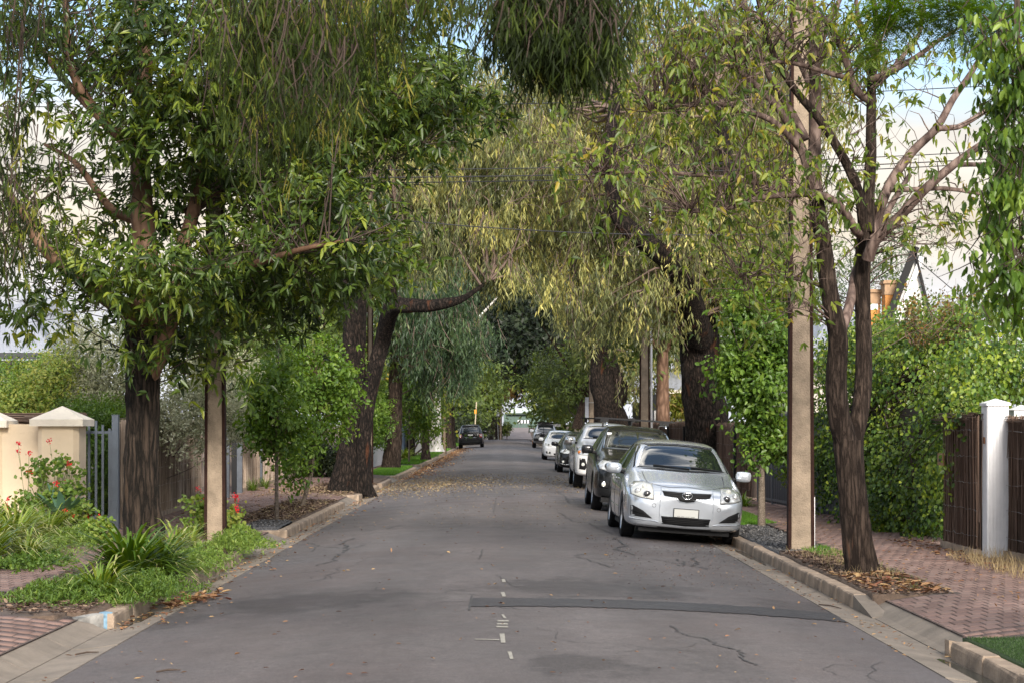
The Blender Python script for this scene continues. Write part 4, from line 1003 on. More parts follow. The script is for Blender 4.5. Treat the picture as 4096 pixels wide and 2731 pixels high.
def tassels(name, C, n_per, slen, K, L, Wd, m, parent, spread=.10, lean=.12, tb=.45, ct=None, hexa=False, rad=.35, twigs=None):
    """hanging strands: clump centres C, n_per strands per clump, K leaves per strand"""
    n = len(C); ct = RNG.normal(tb, .24, n) if ct is None else ct
    S = np.repeat(C, n_per, 0) + RNG.normal(0, rad, (n*n_per, 3)) * np.array([1, 1, .55])
    st = np.repeat(ct, n_per) + RNG.normal(0, .08, n*n_per)
    sl = slen * RNG.uniform(.45, 1.15, n*n_per); drift = RNG.normal(0, lean, (n*n_per, 2))
    S = S + np.array([0, 0, slen*.38])
    u = (np.arange(K) + .5)/K; u = u[None, :] + RNG.normal(0, .3/K, (n*n_per, K))
    P = np.repeat(S[:, None, :], K, 1); P[..., 2] -= u*sl[:, None]; P[..., :2] += drift[:, None, :]*(u**1.5)[..., None]*sl[:, None, None]*3
    P = P.reshape(-1, 3) + RNG.normal(0, .012, (n*n_per*K, 3))
    D = RNG.normal(0, .38, (len(P), 3)); D[:, 2] = -1 + RNG.normal(0, .15, len(P))
    N = RNG.normal(size=(len(P), 3)); N[:, 2] *= .3
    t = np.repeat(st, K) + RNG.normal(0, .10, len(P))
    LL = L*RNG.uniform(.7, 1.25, len(P))
    o = new_obj(name, leaf_mesh(name, P, D, N, LL, LL*Wd/L, t, m, hexa, droop=.05), parent)
    if twigs is not None:
        idx = RNG.choice(len(S), min(twigs, len(S)), replace=False)
        for i in idx:
            s = S[i]; d = drift[i]; l = sl[i]
            Pp = np.array([[s[0] + d[0]*3*l*(q**1.5), s[1] + d[1]*3*l*(q**1.5), s[2] + .1 - l*q] for q in (0, .33, .66, 1.0)])
            TW.add(Pp, np.array([.006, .005, .004, .002])*(2.0 if s[1] > 30 else 1), 3)
    return o
TW = None

class Tree:
    def __init__(s, name, label, cat, base, group=None):
        g = Vector(base); s.t = thing(name, label, cat, g, group); s.sk = []; s.tw = Tubes(); s.bark = []
    def limb(s, pts, w, m, part='limb', k=10, step=.25, lump=.03, seed=1, flare=False):
        P = [W(*p) for p in pts]; r = [w_/2*p[2]/F for w_, p in zip(w, pts)]
        P, r = resample(P, r, step); T = Tubes(); T.add(P, r, k, lump, seed)
        o = T.obj(part, m, s.t); s.sk.append(P); return o
    def limbw(s, P, r, m, part='limb', k=8, step=.3, lump=.03, seed=1):
        P, r = resample(P, r, step); Tubes; T = Tubes(); T.add(P, r, k, lump, seed); s.sk.append(P); return T.obj(part, m, s.t)
    def twig_to(s, C, r0=.02, r1=.004, n=None, sag=.15, k=4):
        """curved twigs from the nearest limb towards clump centres"""
        SK = np.concatenate(s.sk); idx = range(len(C)) if n is None or n >= len(C) else RNG.choice(len(C), n, replace=False)
        for i in idx:
            c = C[i]; d = SK - c; d2 = (d**2).sum(1) + np.maximum(0, SK[:, 2] - c[2] + .2)*1.5
            j = int(np.argmin(d2 * RNG.uniform(.8, 1.25, len(d2)))); a = SK[j]; L = np.linalg.norm(c - a)
            if L < .05: continue
            w = RNG.normal(0, .07*L, (2, 3)); up = np.array([0, 0, sag*L])
            P = np.stack([a, a*.68 + c*.32 + up*.7 + w[0], a*.33 + c*.67 + up + w[1]*.9, c])
            P, rr = resample(P, [r0*min(1, .4+L*.25), r0*.62, r0*.35, r1], max(.12, L/9)); s.tw.add(P, rr, k)
            if L > .5: s.sk.append(P[2:])
    def done(s, m):
        if s.tw.V: s.tw.obj('branches', m, s.t)

# ---------- A. near left tree, glossy leaves
D0 = 24.6
g = W(572, 2200, D0)
T = Tree('street_tree', 'dark rough trunked tree with tan limbs and glossy leaves rising from the strap leaf plants', 'tree', (g.x, g.y, gz(g.x)))
T.limb([(572, 2245, D0), (574, 2130, D0), (568, 2000, D0), (566, 1800, D0), (572, 1600, D0), (574, 1470, D0), (572, 1330, D0), (566, 1230, D0)], [178, 158, 146, 136, 130, 130, 140, 120], bark_dark, 'trunk', 28, .05, .035, 3)
T.limb([(580, 1640, D0), (594, 1570, D0-.04), (612, 1500, D0-.08), (636, 1420, D0-.14), (664, 1320, D0-.2), (700, 1180, D0-.2), (725, 1020, D0), (770, 860, D0), (800, 700, D0), (820, 520, D0)], [14, 34, 54, 72, 80, 74, 66, 54, 42, 30], limb_tan, 'limb', 14, .1, .02, 5)
T.limb([(572, 1290, D0), (520, 1240, D0-.4), (430, 1195, D0-.9), (310, 1105, D0-1.2), (220, 1035, D0-1.4), (150, 960, D0-1.5), (90, 850, D0-1.5), (20, 760, D0-1.5)], [120, 84, 68, 60, 52, 46, 36, 24], limb_tan, 'limb', 14, .1, .02, 7)
T.limb([(590, 1300, D0), (588, 1100, D0), (572, 900, D0), (562, 700, D0), (566, 480, D0), (580, 250, D0), (560, 50, D0), (540, -200, D0)], [118, 104, 92, 82, 70, 60, 50, 36], limb_tan, 'limb', 14, .1, .02, 9)
T.limb([(570, 640, D0), (520, 580, D0-.3), (430, 500, D0-.5), (350, 400, D0-.7), (295, 300, D0-.8), (270, 160, D0-.9), (262, -20, D0-1)], [50, 58, 50, 42, 36, 30, 22], limb_tan, 'limb', 10, .1, .02, 4)
T.limb([(430, 500, D0-.5), (330, 400, D0-.2), (240, 300, D0), (150, 180, D0), (60, 90, D0)], [40, 34, 28, 22, 14], limb_tan, 'limb', 9, .1, .02, 4)
T.limb([(590, 860, D0), (540, 880, D0+.3), (450, 840, D0+.4), (370, 740, D0+.5), (300, 650, D0+.6), (180, 580, D0+.8)], [44, 40, 34, 28, 24, 14], limb_tan, 'limb', 9, .1, .02, 6)
T.limb([(755, 850, D0), (830, 800, D0+.4), (930, 735, D0+.9), (1100, 700, D0+1.4), (1300, 640, D0+1.8), (1500, 560, D0+2)], [46, 44, 40, 34, 24, 14], limb_tan, 'limb', 10, .1, .02, 8)
T.limb([(700, 1150, D0), (820, 1080, D0-.5), (1000, 1060, D0-1), (1200, 1000, D0-1.5), (1400, 960, D0-1.8)], [42, 36, 30, 22, 12], limb_tan, 'limb', 9, .1, .02, 2)
T.limb([(565, 480, D0), (700, 300, D0), (900, 160, D0+.5), (1150, 80, D0+.8), (1500, 60, D0+1)], [46, 40, 34, 26, 14], limb_tan, 'limb', 9, .1, .02, 3)
bl = [B(120, 250, D0-.5, 240, 260, 2.0), B(420, 130, D0, 300, 200, 2.3), B(800, 180, D0-1, 340, 300, 2.3), B(650, 480, D0-1.2, 330, 170, 1.2), B(1150, 200, D0, 330, 300, 2.6), B(1560, 250, D0+1, 300, 300, 2.0), B(1720, 470, D0+1, 240, 190, 1.5),
      B(1400, 600, D0+1, 280, 190, 2.0), B(950, 550, D0+.2, 300, 230, 2.3), B(80, 900, D0-1, 160, 320, 1.8), B(330, 860, D0+.8, 230, 180, 1.3), B(700, 760, D0+.5, 250, 170, 1.5),
      B(560, 1060, D0-1.4, 330, 110, .9), B(860, 1130, D0-.5, 300, 170, 1.6), B(1180, 1000, D0, 300, 220, 2.2), B(1440, 980, D0, 230, 200, 1.8), B(1450, 1090, D0, 200, 90, 1.2), B(1060, 1210, D0+.5, 200, 110, 1.5),
      B(380, 1180, D0-1.4, 150, 80, .8), B(780, 1360, D0+.5, 200, 80, 1.0), B(80, 1180, D0-.5, 120, 150, 1.2), B(830, 1440, D0, 150, 80, .8), B(600, 1350, D0-1.1, 90, 110, .5), B(620, 1090, D0-1.8, 300, 90, .6), B(1300, 780, D0-.5, 230, 130, 1.2)]
wt = [np.prod(b[1])**.75 for b in bl]
wt[0] *= .38; wt[1] *= .55; wt[9] *= .7; wt[10] *= .45; wt[20] *= .45; wt[11] *= .6
NC = 620; C, U, K = clumps(bl, NC, .35, wts=wt); T.twig_to(C, .013, .003, 520)
sub = np.repeat(C, 15, 0) + RNG.normal(0, .25, (NC*15, 3)) * [1, 1, .75]; ct = np.repeat(RNG.normal(.42, .22, NC), 15) + RNG.normal(0, .08, NC*15)
T.twig_to(sub[::4], .007, .003, None, .05, 3)
whorls('crown', sub, np.repeat(U, 15, 0), 6, .135, .040, L_glossy, T.t, ct=ct, droop=.22, rise_=.45, spread=.8)
T.done(twig_dk)

# ---------- B. near right tree, sparse, many bare boughs
D1 = 20.7
g = W(3440, 2300, D1); T = Tree('street_tree', 'sparse tree with forked dark trunk and bare pinkish boughs against the right hand sky', 'tree', (g.x, g.y, gz(g.x)))
dd = D1
def LB(pts, w, m=limb_grey, part='limb', k=9, lump=.02, seed=1, dz=0):
    n = len(pts); return T.limb([(p[0], p[1], dd + dz*i/(n-1)) for i, p in enumerate(pts)], w, m, part, k, .1, lump, seed)
LB([(3448, 2320), (3446, 2270), (3430, 2180), (3418, 2060), (3404, 1930), (3396, 1820), (3392, 1760)], [170, 130, 118, 112, 108, 112, 118], bark_brown, 'trunk', 24, .03, 2)
LB([(3398, 1800), (3362, 1690), (3345, 1540), (3352, 1400), (3350, 1330), (3318, 1170), (3300, 1020), (3275, 860), (3262, 760)], [104, 92, 88, 84, 80, 72, 68, 64, 58], bark_brown, 'trunk', 18, .03, 4, -.4)
LB([(3400, 1800), (3430, 1700), (3452, 1560), (3456, 1400), (3452, 1250), (3450, 1080), (3458, 960), (3462, 900)], [80, 72, 68, 64, 60, 62, 64, 60], bark_brown, 'trunk', 18, .03, 7, .4)
LB([(3352, 1345), (3390, 1250), (3412, 1150), (3425, 1080), (3500, 960), (3560, 830), (3640, 700)], [52, 40, 36, 34, 30, 26, 20], limb_grey, dz=.9)
LB([(3262, 770), (3258, 600), (3264, 400), (3258, 200), (3250, 40), (3240, -200)], [54, 50, 44, 40, 34, 24])
LB([(3270, 800), (3242, 700), (3190, 560), (3110, 430), (3020, 340), (2920, 260), (2780, 220)], [46, 42, 36, 30, 26, 20, 12], dz=-.5)
LB([(3230, 640), (3170, 560), (3080, 480), (2960, 440), (2820, 410), (2600, 450)], [34, 28, 24, 20, 16, 8], dz=-1.0)
LB([(3225, 560), (3160, 440), (3090, 330), (3040, 220), (2990, 60), (2950, -120)], [34, 30, 26, 22, 18, 12], dz=.3)
LB([(3262, 400), (3200, 250), (3120, 140), (3020, 60), (2900, -30)], [30, 26, 22, 18, 10], dz=.5)
LB([(3255, 210), (3300, 120), (3350, 20), (3400, -100)], [28, 24, 20, 14], dz=.3)
LB([(3458, 960), (3440, 800), (3398, 680), (3335, 566), (3273, 472), (3185, 367), (3105, 240), (3060, 110), (3020, -40)], [44, 40, 38, 36, 34, 30, 26, 20, 12], bark_brown, dz=-.8)
LB([(3470, 930), (3474, 780), (3484, 620), (3484, 480), (3490, 300), (3512, 180), (3500, 40), (3470, -120)], [56, 48, 44, 40, 36, 30, 24, 16], bark_brown, dz=.2)
LB([(3480, 1020), (3500, 900), (3555, 746), (3646, 613), (3746, 514), (3812, 398), (3887, 290), (3950, 180)], [44, 42, 40, 36, 32, 28, 24, 16], dz=.6)
LB([(3746, 514), (3830, 510), (3920, 460), (4020, 400), (4110, 380)], [24, 22, 20, 16, 10], dz=.4)
LB([(3472, 1040), (3500, 965), (3588, 879), (3696, 763), (3812, 663), (3936, 572), (4040, 500)], [50, 44, 40, 38, 34, 28, 18], dz=-.5)
LB([(3840, 660), (3930, 660), (4030, 670)], [20, 18, 12]); LB([(3560, 760), (3640, 760), (3780, 755), (3880, 770), (4000, 790)], [22, 20, 18, 14, 8], dz=-.3)
LB([(3440, 940), (3420, 920), (3364, 830), (3281, 779), (3174, 779), (3049, 790), (2900, 837), (2760, 850)], [34, 34, 32, 30, 28, 24, 18, 10], dz=-1.4)
LB([(3174, 779), (3060, 740), (2940, 720), (2780, 700), (2560, 690), (2400, 700)], [22, 22, 20, 18, 14, 8], dz=-1.2)
LB([(3440, 370), (3400, 320), (3335, 300), (3200, 260), (3100, 250), (2950, 280)], [22, 22, 20, 18, 14, 10], dz=-.8)
LB([(3474, 400), (3420, 360), (3380, 230), (3320, 110), (3260, 50), (3140, 30)], [30, 30, 28, 24, 20, 12], dz=-.6)
LB([(3486, 320), (3560, 290), (3650, 240), (3760, 160), (3840, 110)], [28, 26, 22, 16, 10], dz=-.4)
LB([(3486, 360), (3560, 290), (3600, 240), (3680, 130), (3700, 20)], [22, 22, 20, 16, 10], dz=.6)
LB([(3500, 230), (3450, 140), (3430, 60), (3420, -60)], [22, 20, 18, 10], dz=-.3)
LB([(3340, 1240), (3290, 1150), (3200, 1120), (3080, 1100), (2960, 1110)], [18, 16, 14, 10, 6], dz=-.8)
bl = [B(3050, 150, D1-.5, 420, 200, 1.5), B(2650, 300, D1-1, 330, 250, 1.3), B(2450, 640, D1-1.5, 300, 130, 1.0), B(2900, 600, D1-1, 350, 190, 1.2), B(3050, 850, D1-1.2, 330, 140, 1.0), B(2600, 800, D1-1.2, 300, 120, 1.0),
      B(3400, 200, D1, 260, 180, 1.4), B(3750, 250, D1, 230, 180, 1.2), B(3700, 560, D1, 260, 200, 1.2), B(3650, 950, D1, 220, 170, 1.1), B(3080, 1150, D1-.8, 200, 120, .8), B(3850, 850, D1, 230, 160, 1.2), B(3330, 640, D1, 180, 220, 1.0), B(2850, 120, D1-1, 260, 160, 1.2)]
wt = [np.prod(b[1])**.6 for b in bl]; wt[7] *= .3; wt[8] *= .3; wt[9] *= .5; wt[11] *= .45; wt[12] *= .7
C, U, K = clumps(bl, 520, .15, wts=wt); T.twig_to(C, .013, .003, None, .12); 
C2 = C[RNG.random(len(C)) < .62]
Cb = C[RNG.choice(len(C), 420)] + RNG.normal(0, .45, (420, 3)); T.twig_to(Cb, .008, .002, None, .15, 3)
sub = np.repeat(C2, 7, 0) + RNG.normal(0, .24, (len(C2)*7, 3)); T.twig_to(sub[::3], .006, .002, None, .02, 3)
whorls('crown', sub, np.zeros((len(sub), 3)) + [0, 0, -.6], 4, .092, .034, L_spare, T.t, spread=.7, rise_=.55, droop=.3, tb=.45)
T.done(limb_grey)

# ---------- C. great weeping trees in the middle distance
def wtree(label, base, trunks, blobs, ncl, nper, slen, K, L, Wd, m, bark, tb=.45, twn=120, rad=.5, flat=1, shell=.55, wts=None, extra=None, two=None, cat='tree', name='weeping_tree', ctf=None):
    T = Tree(name, label, cat, base)
    for i, (pts, w) in enumerate(trunks):
        T.limb(pts, w, bark, 'trunk' if i == 0 else 'limb', 22 if i == 0 else 12, .12, .05 if i == 0 else .04, 3+i)
    C, U, Kk = clumps(blobs, ncl, shell, wts=wts)
    T.twig_to(C, .05, .008, twn, .12, 5)
    global TW; TW = T.tw
    C = np.concatenate([C, C[::6] + [0, -1.2, -.2]]); ct = tb + .20*np.sin(C[:, 0]*1.3 + np.sin(C[:, 2]*1.1)*2)*np.sin(C[:, 2]*1.6 + C[:, 1]*.8) + RNG.normal(0, .19, len(C)); tassels('foliage', C, nper, slen, K, L, Wd, m, T.t, rad=rad, tb=tb, ct=ct, twigs=int(ncl*nper*.22))
    T.done(twig_hang); return T

wtree('huge tree with a charred flaring trunk and drooping foliage, behind the silver and dark cars', tuple(W(2850, 1960, 46).xy) + (0,),
      [([(2860, 2010, 46), (2855, 1900, 46), (2835, 1750, 46), (2815, 1600, 46), (2800, 1450, 46), (2790, 1250, 46), (2830, 1050, 46.5), (2850, 850, 47), (2840, 600, 47)], [300, 225, 180, 165, 155, 165, 120, 100, 70]),
       ([(2800, 1350, 45.5), (2740, 1150, 44), (2680, 1050, 43.4), (2560, 950, 43), (2470, 850, 43), (2440, 600, 43), (2470, 350, 43.5)], [120, 110, 90, 76, 64, 54, 40]),
       ([(2850, 1010, 46), (2900, 800, 43.5), (2900, 600, 43.5), (2860, 350, 44)], [80, 64, 50, 34])],
      [B(2350, 650, 46, 330, 300, 2.5), B(2650, 900, 45, 330, 300, 2.6), B(2350, 1080, 46, 230, 230, 2.0), B(2580, 1180, 44.5, 200, 170, 1.6), B(2880, 950, 46, 280, 330, 2.6), B(2850, 550, 47, 400, 300, 3), B(2500, 300, 47, 500, 280, 3.2),
       B(3000, 1100, 45, 130, 230, 1.2), B(2450, 1230, 45, 230, 110, 1.5), B(3100, 300, 47, 330, 300, 2.6), B(2150, 860, 47, 170, 260, 2), B(3050, 700, 47, 260, 260, 2)],
      1500, 7, .70, 12, .15, .028, L_weep, bark_burnt, tb=.48, twn=320, rad=.22)
wtree('leaning dark trunked weeping tree behind the white ute on the right verge', tuple(W(2440, 1700, 76).xy) + (0,),
      [([(2455, 1790, 76), (2440, 1650, 76), (2410, 1540, 76), (2400, 1400, 76), (2330, 1250, 76), (2280, 1000, 76)], [150, 110, 95, 84, 70, 50]),
       ([(2440, 1640, 76), (2490, 1560, 76), (2440, 1420, 76), (2500, 1250, 76)], [60, 60, 50, 40])],
      [B(2300, 900, 76, 300, 320, 4), B(2340, 1250, 76, 110, 150, 2.5), B(2530, 1250, 77, 230, 260, 4), B(2380, 560, 78, 420, 300, 5), B(2620, 1480, 76, 110, 120, 2), B(2560, 1560, 77, 70, 90, 1.5)],
      620, 7, .95, 11, .20, .042, L_weep, bark_burnt, tb=.42, twn=70, rad=.33)
wtree('massive fluted dark trunk with a second stem and a thick limb reaching over the street', tuple(W(1405, 1950, 46).xy) + (0,),
      [([(1400, 1990, 46), (1402, 1930, 46), (1415, 1800, 46), (1420, 1650, 46), (1412, 1450, 46), (1418, 1300, 46), (1420, 1120, 46), (1440, 900, 46)], [225, 150, 122, 106, 94, 92, 90, 70]),
       ([(1440, 1975, 45.6), (1450, 1850, 45.6), (1468, 1650, 45.6), (1500, 1480, 45.6), (1530, 1360, 45.6), (1570, 1235, 44.6), (1640, 1225, 44), (1720, 1225, 43.6), (1790, 1212, 43.4), (1860, 1190, 43.8), (1960, 1120, 45)], [60, 56, 58, 66, 66, 68, 60, 52, 44, 26, 10]),
       ([(1575, 1250, 45.6), (1560, 1100, 45.6), (1600, 900, 46)], [60, 52, 40])],
      [B(1750, 860, 46, 170, 200, 2), B(1600, 960, 47, 120, 140, 1.5), B(1900, 780, 46, 260, 260, 2.2), B(1800, 520, 47, 330, 300, 2.8), B(1730, 1000, 45, 90, 90, 1), B(2000, 1060, 46, 110, 150, 1.2), B(1500, 700, 48, 260, 300, 2.5)],
      760, 7, .70, 12, .15, .028, L_weep, bark_burnt, tb=.46, twn=140, rad=.20)
wtree('blue green weeping tree hanging low over the left verge beyond the great trunk', tuple(W(1575, 1870, 70).xy) + (0,),
      [([(1560, 1890, 70), (1565, 1840, 70), (1578, 1700, 70), (1582, 1550, 70), (1585, 1400, 70), (1600, 1250, 70), (1680, 1100, 70)], [88, 66, 58, 54, 50, 46, 34]),
       ([(1590, 1400, 70), (1700, 1250, 70), (1850, 1150, 70)], [36, 28, 20])],
      [B(1720, 1330, 70, 200, 160, 3.0), B(1820, 1200, 71, 130, 150, 3.2), B(1860, 1380, 72, 90, 100, 2.2), B(1650, 1200, 70, 160, 130, 3), B(1760, 1470, 72, 110, 110, 2), B(1850, 1000, 73, 170, 150, 3)],
      430, 8, .9, 11, .19, .038, L_weepg, bark_brown, tb=.42, twn=70, rad=.3)
# brown trunks on both verges
def post_trunk(label, px, pyb, D, wpx, top, blobs, m, bark, ncl, nl=9, L=.22, Wd=.10, lean=0, tb=.45, name='street_tree', split=0):
    g = W(px, pyb, D); T = Tree(name, label, 'tree', (g.x, D, 0))
    T.limb([(px, pyb+14, D), (px+lean*.2, pyb-30, D), (px+lean*.6, (pyb+top)/2, D), (px+lean, top, D)], [wpx*1.5, wpx, wpx*.85, wpx*.7], bark, 'trunk', 14, .3, .04, px)
    for q in range(5): T.limb([(px+lean, top+30, D), (px+lean + (q-2)*wpx*.9, top-90, D + (q % 3 - 1)), (px+lean+(q-2)*wpx*2.4, top-260, D + (q % 3 - 1)*2)], [wpx*.5, wpx*.35, wpx*.12], bark, 'limb', 7, .5, .02, q)
    C, U, K = clumps(blobs, ncl, .4); T.twig_to(C, .05, .01, min(60, ncl))
    s = np.repeat(C, 14, 0) + RNG.normal(0, .42, (ncl*14, 3)); ct = np.repeat(RNG.normal(tb, .2, ncl), 14)
    whorls('foliage', s, np.repeat(U, 14, 0), nl, L, Wd, m, T.t, hexa=False, ct=ct, jitter=.9); T.done(twig_dk); return T
post_trunk('pinkish brown trunk standing between the pale pole and the charred trunk', 2652, 1790, 64, 62, 1380, [B(2650, 1250, 64, 150, 130, 2.5), B(2560, 1330, 66, 110, 100, 2)], L_mid, limb_tan, 40)
post_trunk('slim brown trunk right of the third sapling on the left verge', 1702, 1822, 84, 32, 1500, [B(1690, 1380, 86, 120, 100, 3)], L_weepg, bark_brown, 40)
post_trunk('twin brown trunk left of the black four wheel drive', 1795, 1778, 128, 26, 1560, [B(1800, 1480, 130, 110, 90, 4)], L_weepg, bark_brown, 40)
post_trunk('brown trunk just left of the parked black four wheel drive', 1812, 1777, 134, 18, 1570, [B(1830, 1500, 136, 100, 80, 4)], L_mid, bark_brown, 30)
post_trunk('stout white gum trunk with dark peeling bark at its foot', 1741, 1790, 100, 52, 1450, [B(1740, 1400, 102, 100, 90, 4)], L_weepg, bark_white, 40)
post_trunk('dark trunk behind the parking sign at the far junction', 1976, 1752, 216, 36, 1560, [B(2040, 1540, 228, 100, 45, 6), B(1960, 1500, 230, 100, 60, 6)], L_autumn, bark_dark, 60, L=.34, Wd=.16, lean=12)
post_trunk('forked tree leaning over the silver four wheel drive on the right', 2310, 1700, 120, 36, 1560, [B(2270, 1570, 124, 110, 90, 5), B(2200, 1500, 128, 110, 90, 5), B(2330, 1480, 122, 100, 100, 5)], L_mid, bark_brown, 90, L=.24, Wd=.1, lean=30)
post_trunk('reddish trunk behind the distant grey sign on the right verge', 2392, 1700, 86, 34, 1480, [B(2380, 1400, 88, 90, 90, 3)], L_mid, bark_brown, 30)
# background trees, one crown each
def bush_tree(label, px, D, blobs, m, ncl, L=.3, Wd=.15, nl=7, tb=.4, bark=bark_dark, name='background_tree', cat='tree', tw=30, per=16, rad=.55):
    g = W(px, 0, D); T = Tree(name, label, cat, (g.x, D, rise(D)))
    zc = min(b[0][2] for b in blobs); T.limbw([(g.x, D, rise(D)-.1), (g.x+.1, D, max(.6, zc*.5)), (g.x + .2, D, max(1., zc + .3))], [.25, .2, .12], bark, 'trunk')
    C, U, K = clumps(blobs, ncl, .45); T.twig_to(C, .05, .01, tw)
    s = np.repeat(C, per, 0) + RNG.normal(0, rad, (ncl*per, 3)); ct = np.repeat(RNG.normal(tb, .2, ncl), per)
    whorls('foliage', s, np.repeat(U, per, 0), nl, L, Wd, m, T.t, hexa=False, ct=ct, jitter=.9); T.done(twig_dk); return T
bush_tree('evergreen coloured dark as shade filling the street end above the green garage', 2300, 285, [B(2100, 1480, 285, 260, 130, 10), B(2200, 1300, 285, 330, 150, 10), B(1850, 1450, 285, 240, 200, 10), B(2000, 1150, 285, 400, 200, 12)], L_dark, 330, .75, .4, 6, rad=1.6, tb=.2)  # low tint holds the shade of the street end in the leaf colour
bush_tree('mid green tree behind the black four wheel drive at the left', 1850, 170, [B(1820, 1620, 170, 110, 80, 5), B(1760, 1500, 175, 160, 130, 6), B(1920, 1560, 180, 110, 90, 5), B(1860, 1670, 180, 60, 45, 4)], L_mid, 200, .42, .2, 6, rad=.9)
bush_tree('bright shrub tree right of the far garage above the silver four wheel drive', 2250, 165, [B(2230, 1600, 165, 90, 80, 5), B(2330, 1560, 160, 130, 120, 5)], L_mid, 120, .4, .2, 6, tb=.5, rad=.9)
bush_tree('tall canopy coloured dark as shade arching over the middle of the street far off', 2330, 200, [B(2060, 1330, 190, 170, 210, 9), B(2180, 1450, 190, 130, 90, 9), B(2080, 1250, 200, 180, 150, 9), B(2150, 1050, 205, 350, 250, 10), B(1900, 1150, 205, 200, 250, 9)], L_dark, 380, .6, .3, 6, rad=1.2, tb=.15)  # tint lowered so the tunnel's shade is put into these leaves
bush_tree('tall dark tree behind the two weeping trees on the right', 2700, 110, [B(2650, 1300, 110, 300, 200, 6), B(2600, 900, 112, 500, 350, 8), B(3000, 800, 112, 200, 330, 6), B(2250, 700, 112, 300, 350, 7), B(2900, 400, 114, 420, 350, 8)], L_mid, 460, .36, .17, 6, rad=.9, tb=.3)
bush_tree('tall dark tree behind the weeping foliage on the left', 1500, 110, [B(1500, 1250, 110, 260, 250, 6), B(1300, 1000, 112, 330, 330, 7), B(1750, 700, 112, 380, 380, 8), B(1200, 500, 112, 400, 400, 8)], L_mid, 480, .36, .17, 6, rad=.9, tb=.3)
bush_tree('leafy green tree behind the middle of the left brush fence', 1150, 66, [B(1050, 1450, 66, 260, 200, 3.5), B(1300, 1400, 68, 200, 220, 3.5), B(850, 1300, 68, 260, 200, 3.5), B(1250, 1150, 70, 260, 160, 4)], L_mid, 330, .2, .10, 7, rad=.55, tb=.42)
bush_tree('pale leaved gum behind the orange chimneys', 3420, 95, [B(3300, 1200, 95, 130, 170, 4), B(3480, 1080, 96, 150, 160, 4), B(3600, 950, 96, 90, 130, 3)], L_weepg, 60, .26, .06, 6, rad=.8, tb=.5)
bush_tree('yellow green loose tree behind the third sapling', 1640, 96, [B(1580, 1600, 96, 130, 110, 4), B(1540, 1500, 98, 110, 110, 4), B(1700, 1600, 110, 90, 110, 4)], L_spare, 130, .24, .12, 7, rad=.7, tb=.5)
bush_tree('shadowy tree at the right behind the broad pole', 3080, 75, [B(3060, 1300, 75, 160, 200, 3), B(3130, 1000, 75, 120, 260, 3), B(2980, 1500, 75, 130, 170, 3)], L_mid, 170, .22, .10, 7, rad=.6)
# ---------- young street trees
def sapling(label, trunk, w, blobs, ncl, group=None, L=.085, Wd=.055, per=14, m=L_pear, rad=.15, tb=.45):
    g = G(trunk[0][0], trunk[0][1]); T = Tree('young_tree', label, 'tree', (g.x, g.y, g.z), group); D = g.y
    T.limb([(p[0], p[1], D) for p in trunk], w, bark_sap, 'trunk', 10, .1, .02, 2)
    C, U, K = clumps(blobs(D), ncl, .3); T.twig_to(C, .012, .003, None, .1)
    s = np.repeat(C, per, 0) + RNG.normal(0, rad, (ncl*per, 3)); ct = np.repeat(RNG.normal(tb, .17, ncl), per)
    whorls('foliage', s, np.repeat(U, per, 0), 5, L, Wd, m, T.t, ct=ct, rise_=.3, droop=.25, jitter=1.2); T.done(twig_m); return T
sapling('upright sapling with pale straight stem on the left verge, nearest of the two', [(1108, 2085), (1106, 1900), (1108, 1700), (1112, 1500), (1115, 1390)], [17, 15, 12, 9, 4],
        lambda D: [B(1110, 1680, D, 120, 130, .7), B(1120, 1530, D, 110, 150, .7), B(1070, 1760, D, 70, 70, .4), B(1060, 1480, D, 80, 100, .5)], 72)
sapling('leaning bushy sapling just before the great dark trunk on the left', [(1208, 2030), (1228, 1950), (1250, 1870), (1258, 1700), (1262, 1500)], [17, 16, 13, 10, 5],
        lambda D: [B(1290, 1600, D, 140, 150, .9), B(1260, 1480, D, 130, 130, .9), B(1210, 1780, D, 100, 140, .6), B(1380, 1570, D, 60, 90, .4), B(1190, 1880, D, 40, 90, .3)], 120)
sapling('small round headed sapling above the strap leaf clump on the far left verge', [(1636, 1852), (1637, 1750), (1638, 1600), (1636, 1500)], [8, 7, 6, 3],
        lambda D: [B(1660, 1620, D, 70, 110, 1.3), B(1630, 1560, D, 55, 70, 1.0), B(1700, 1680, D, 40, 60, .6)], 70, L=.14, Wd=.08, rad=.3)
sapling('tall bushy sapling on the right verge between the silver car and the broad pole', [(3046, 2105), (3046, 1900), (3042, 1700), (3050, 1450), (3040, 1250)], [34, 25, 21, 14, 6],
        lambda D: [B(3020, 1350, D, 115, 120, .7), B(3050, 1540, D, 110, 140, .8), B(2960, 1520, D, 80, 110, .5), B(3060, 1730, D, 75, 90, .5), B(2990, 1240, D, 80, 70, .5), B(3110, 1400, D, 70, 120, .6), B(3030, 1800, D, 45, 50, .3)], 200, rad=.13)
sapling('leafy lime green sapling high behind the broad pole', [(3110, 2000), (3110, 1700), (3090, 1400), (3080, 1200)], [14, 12, 10, 6], lambda D: [B(3060, 1130, D, 170, 110, .9), B(3120, 1250, D, 110, 90, .8)], 70, m=L_spare, L=.12, Wd=.045)

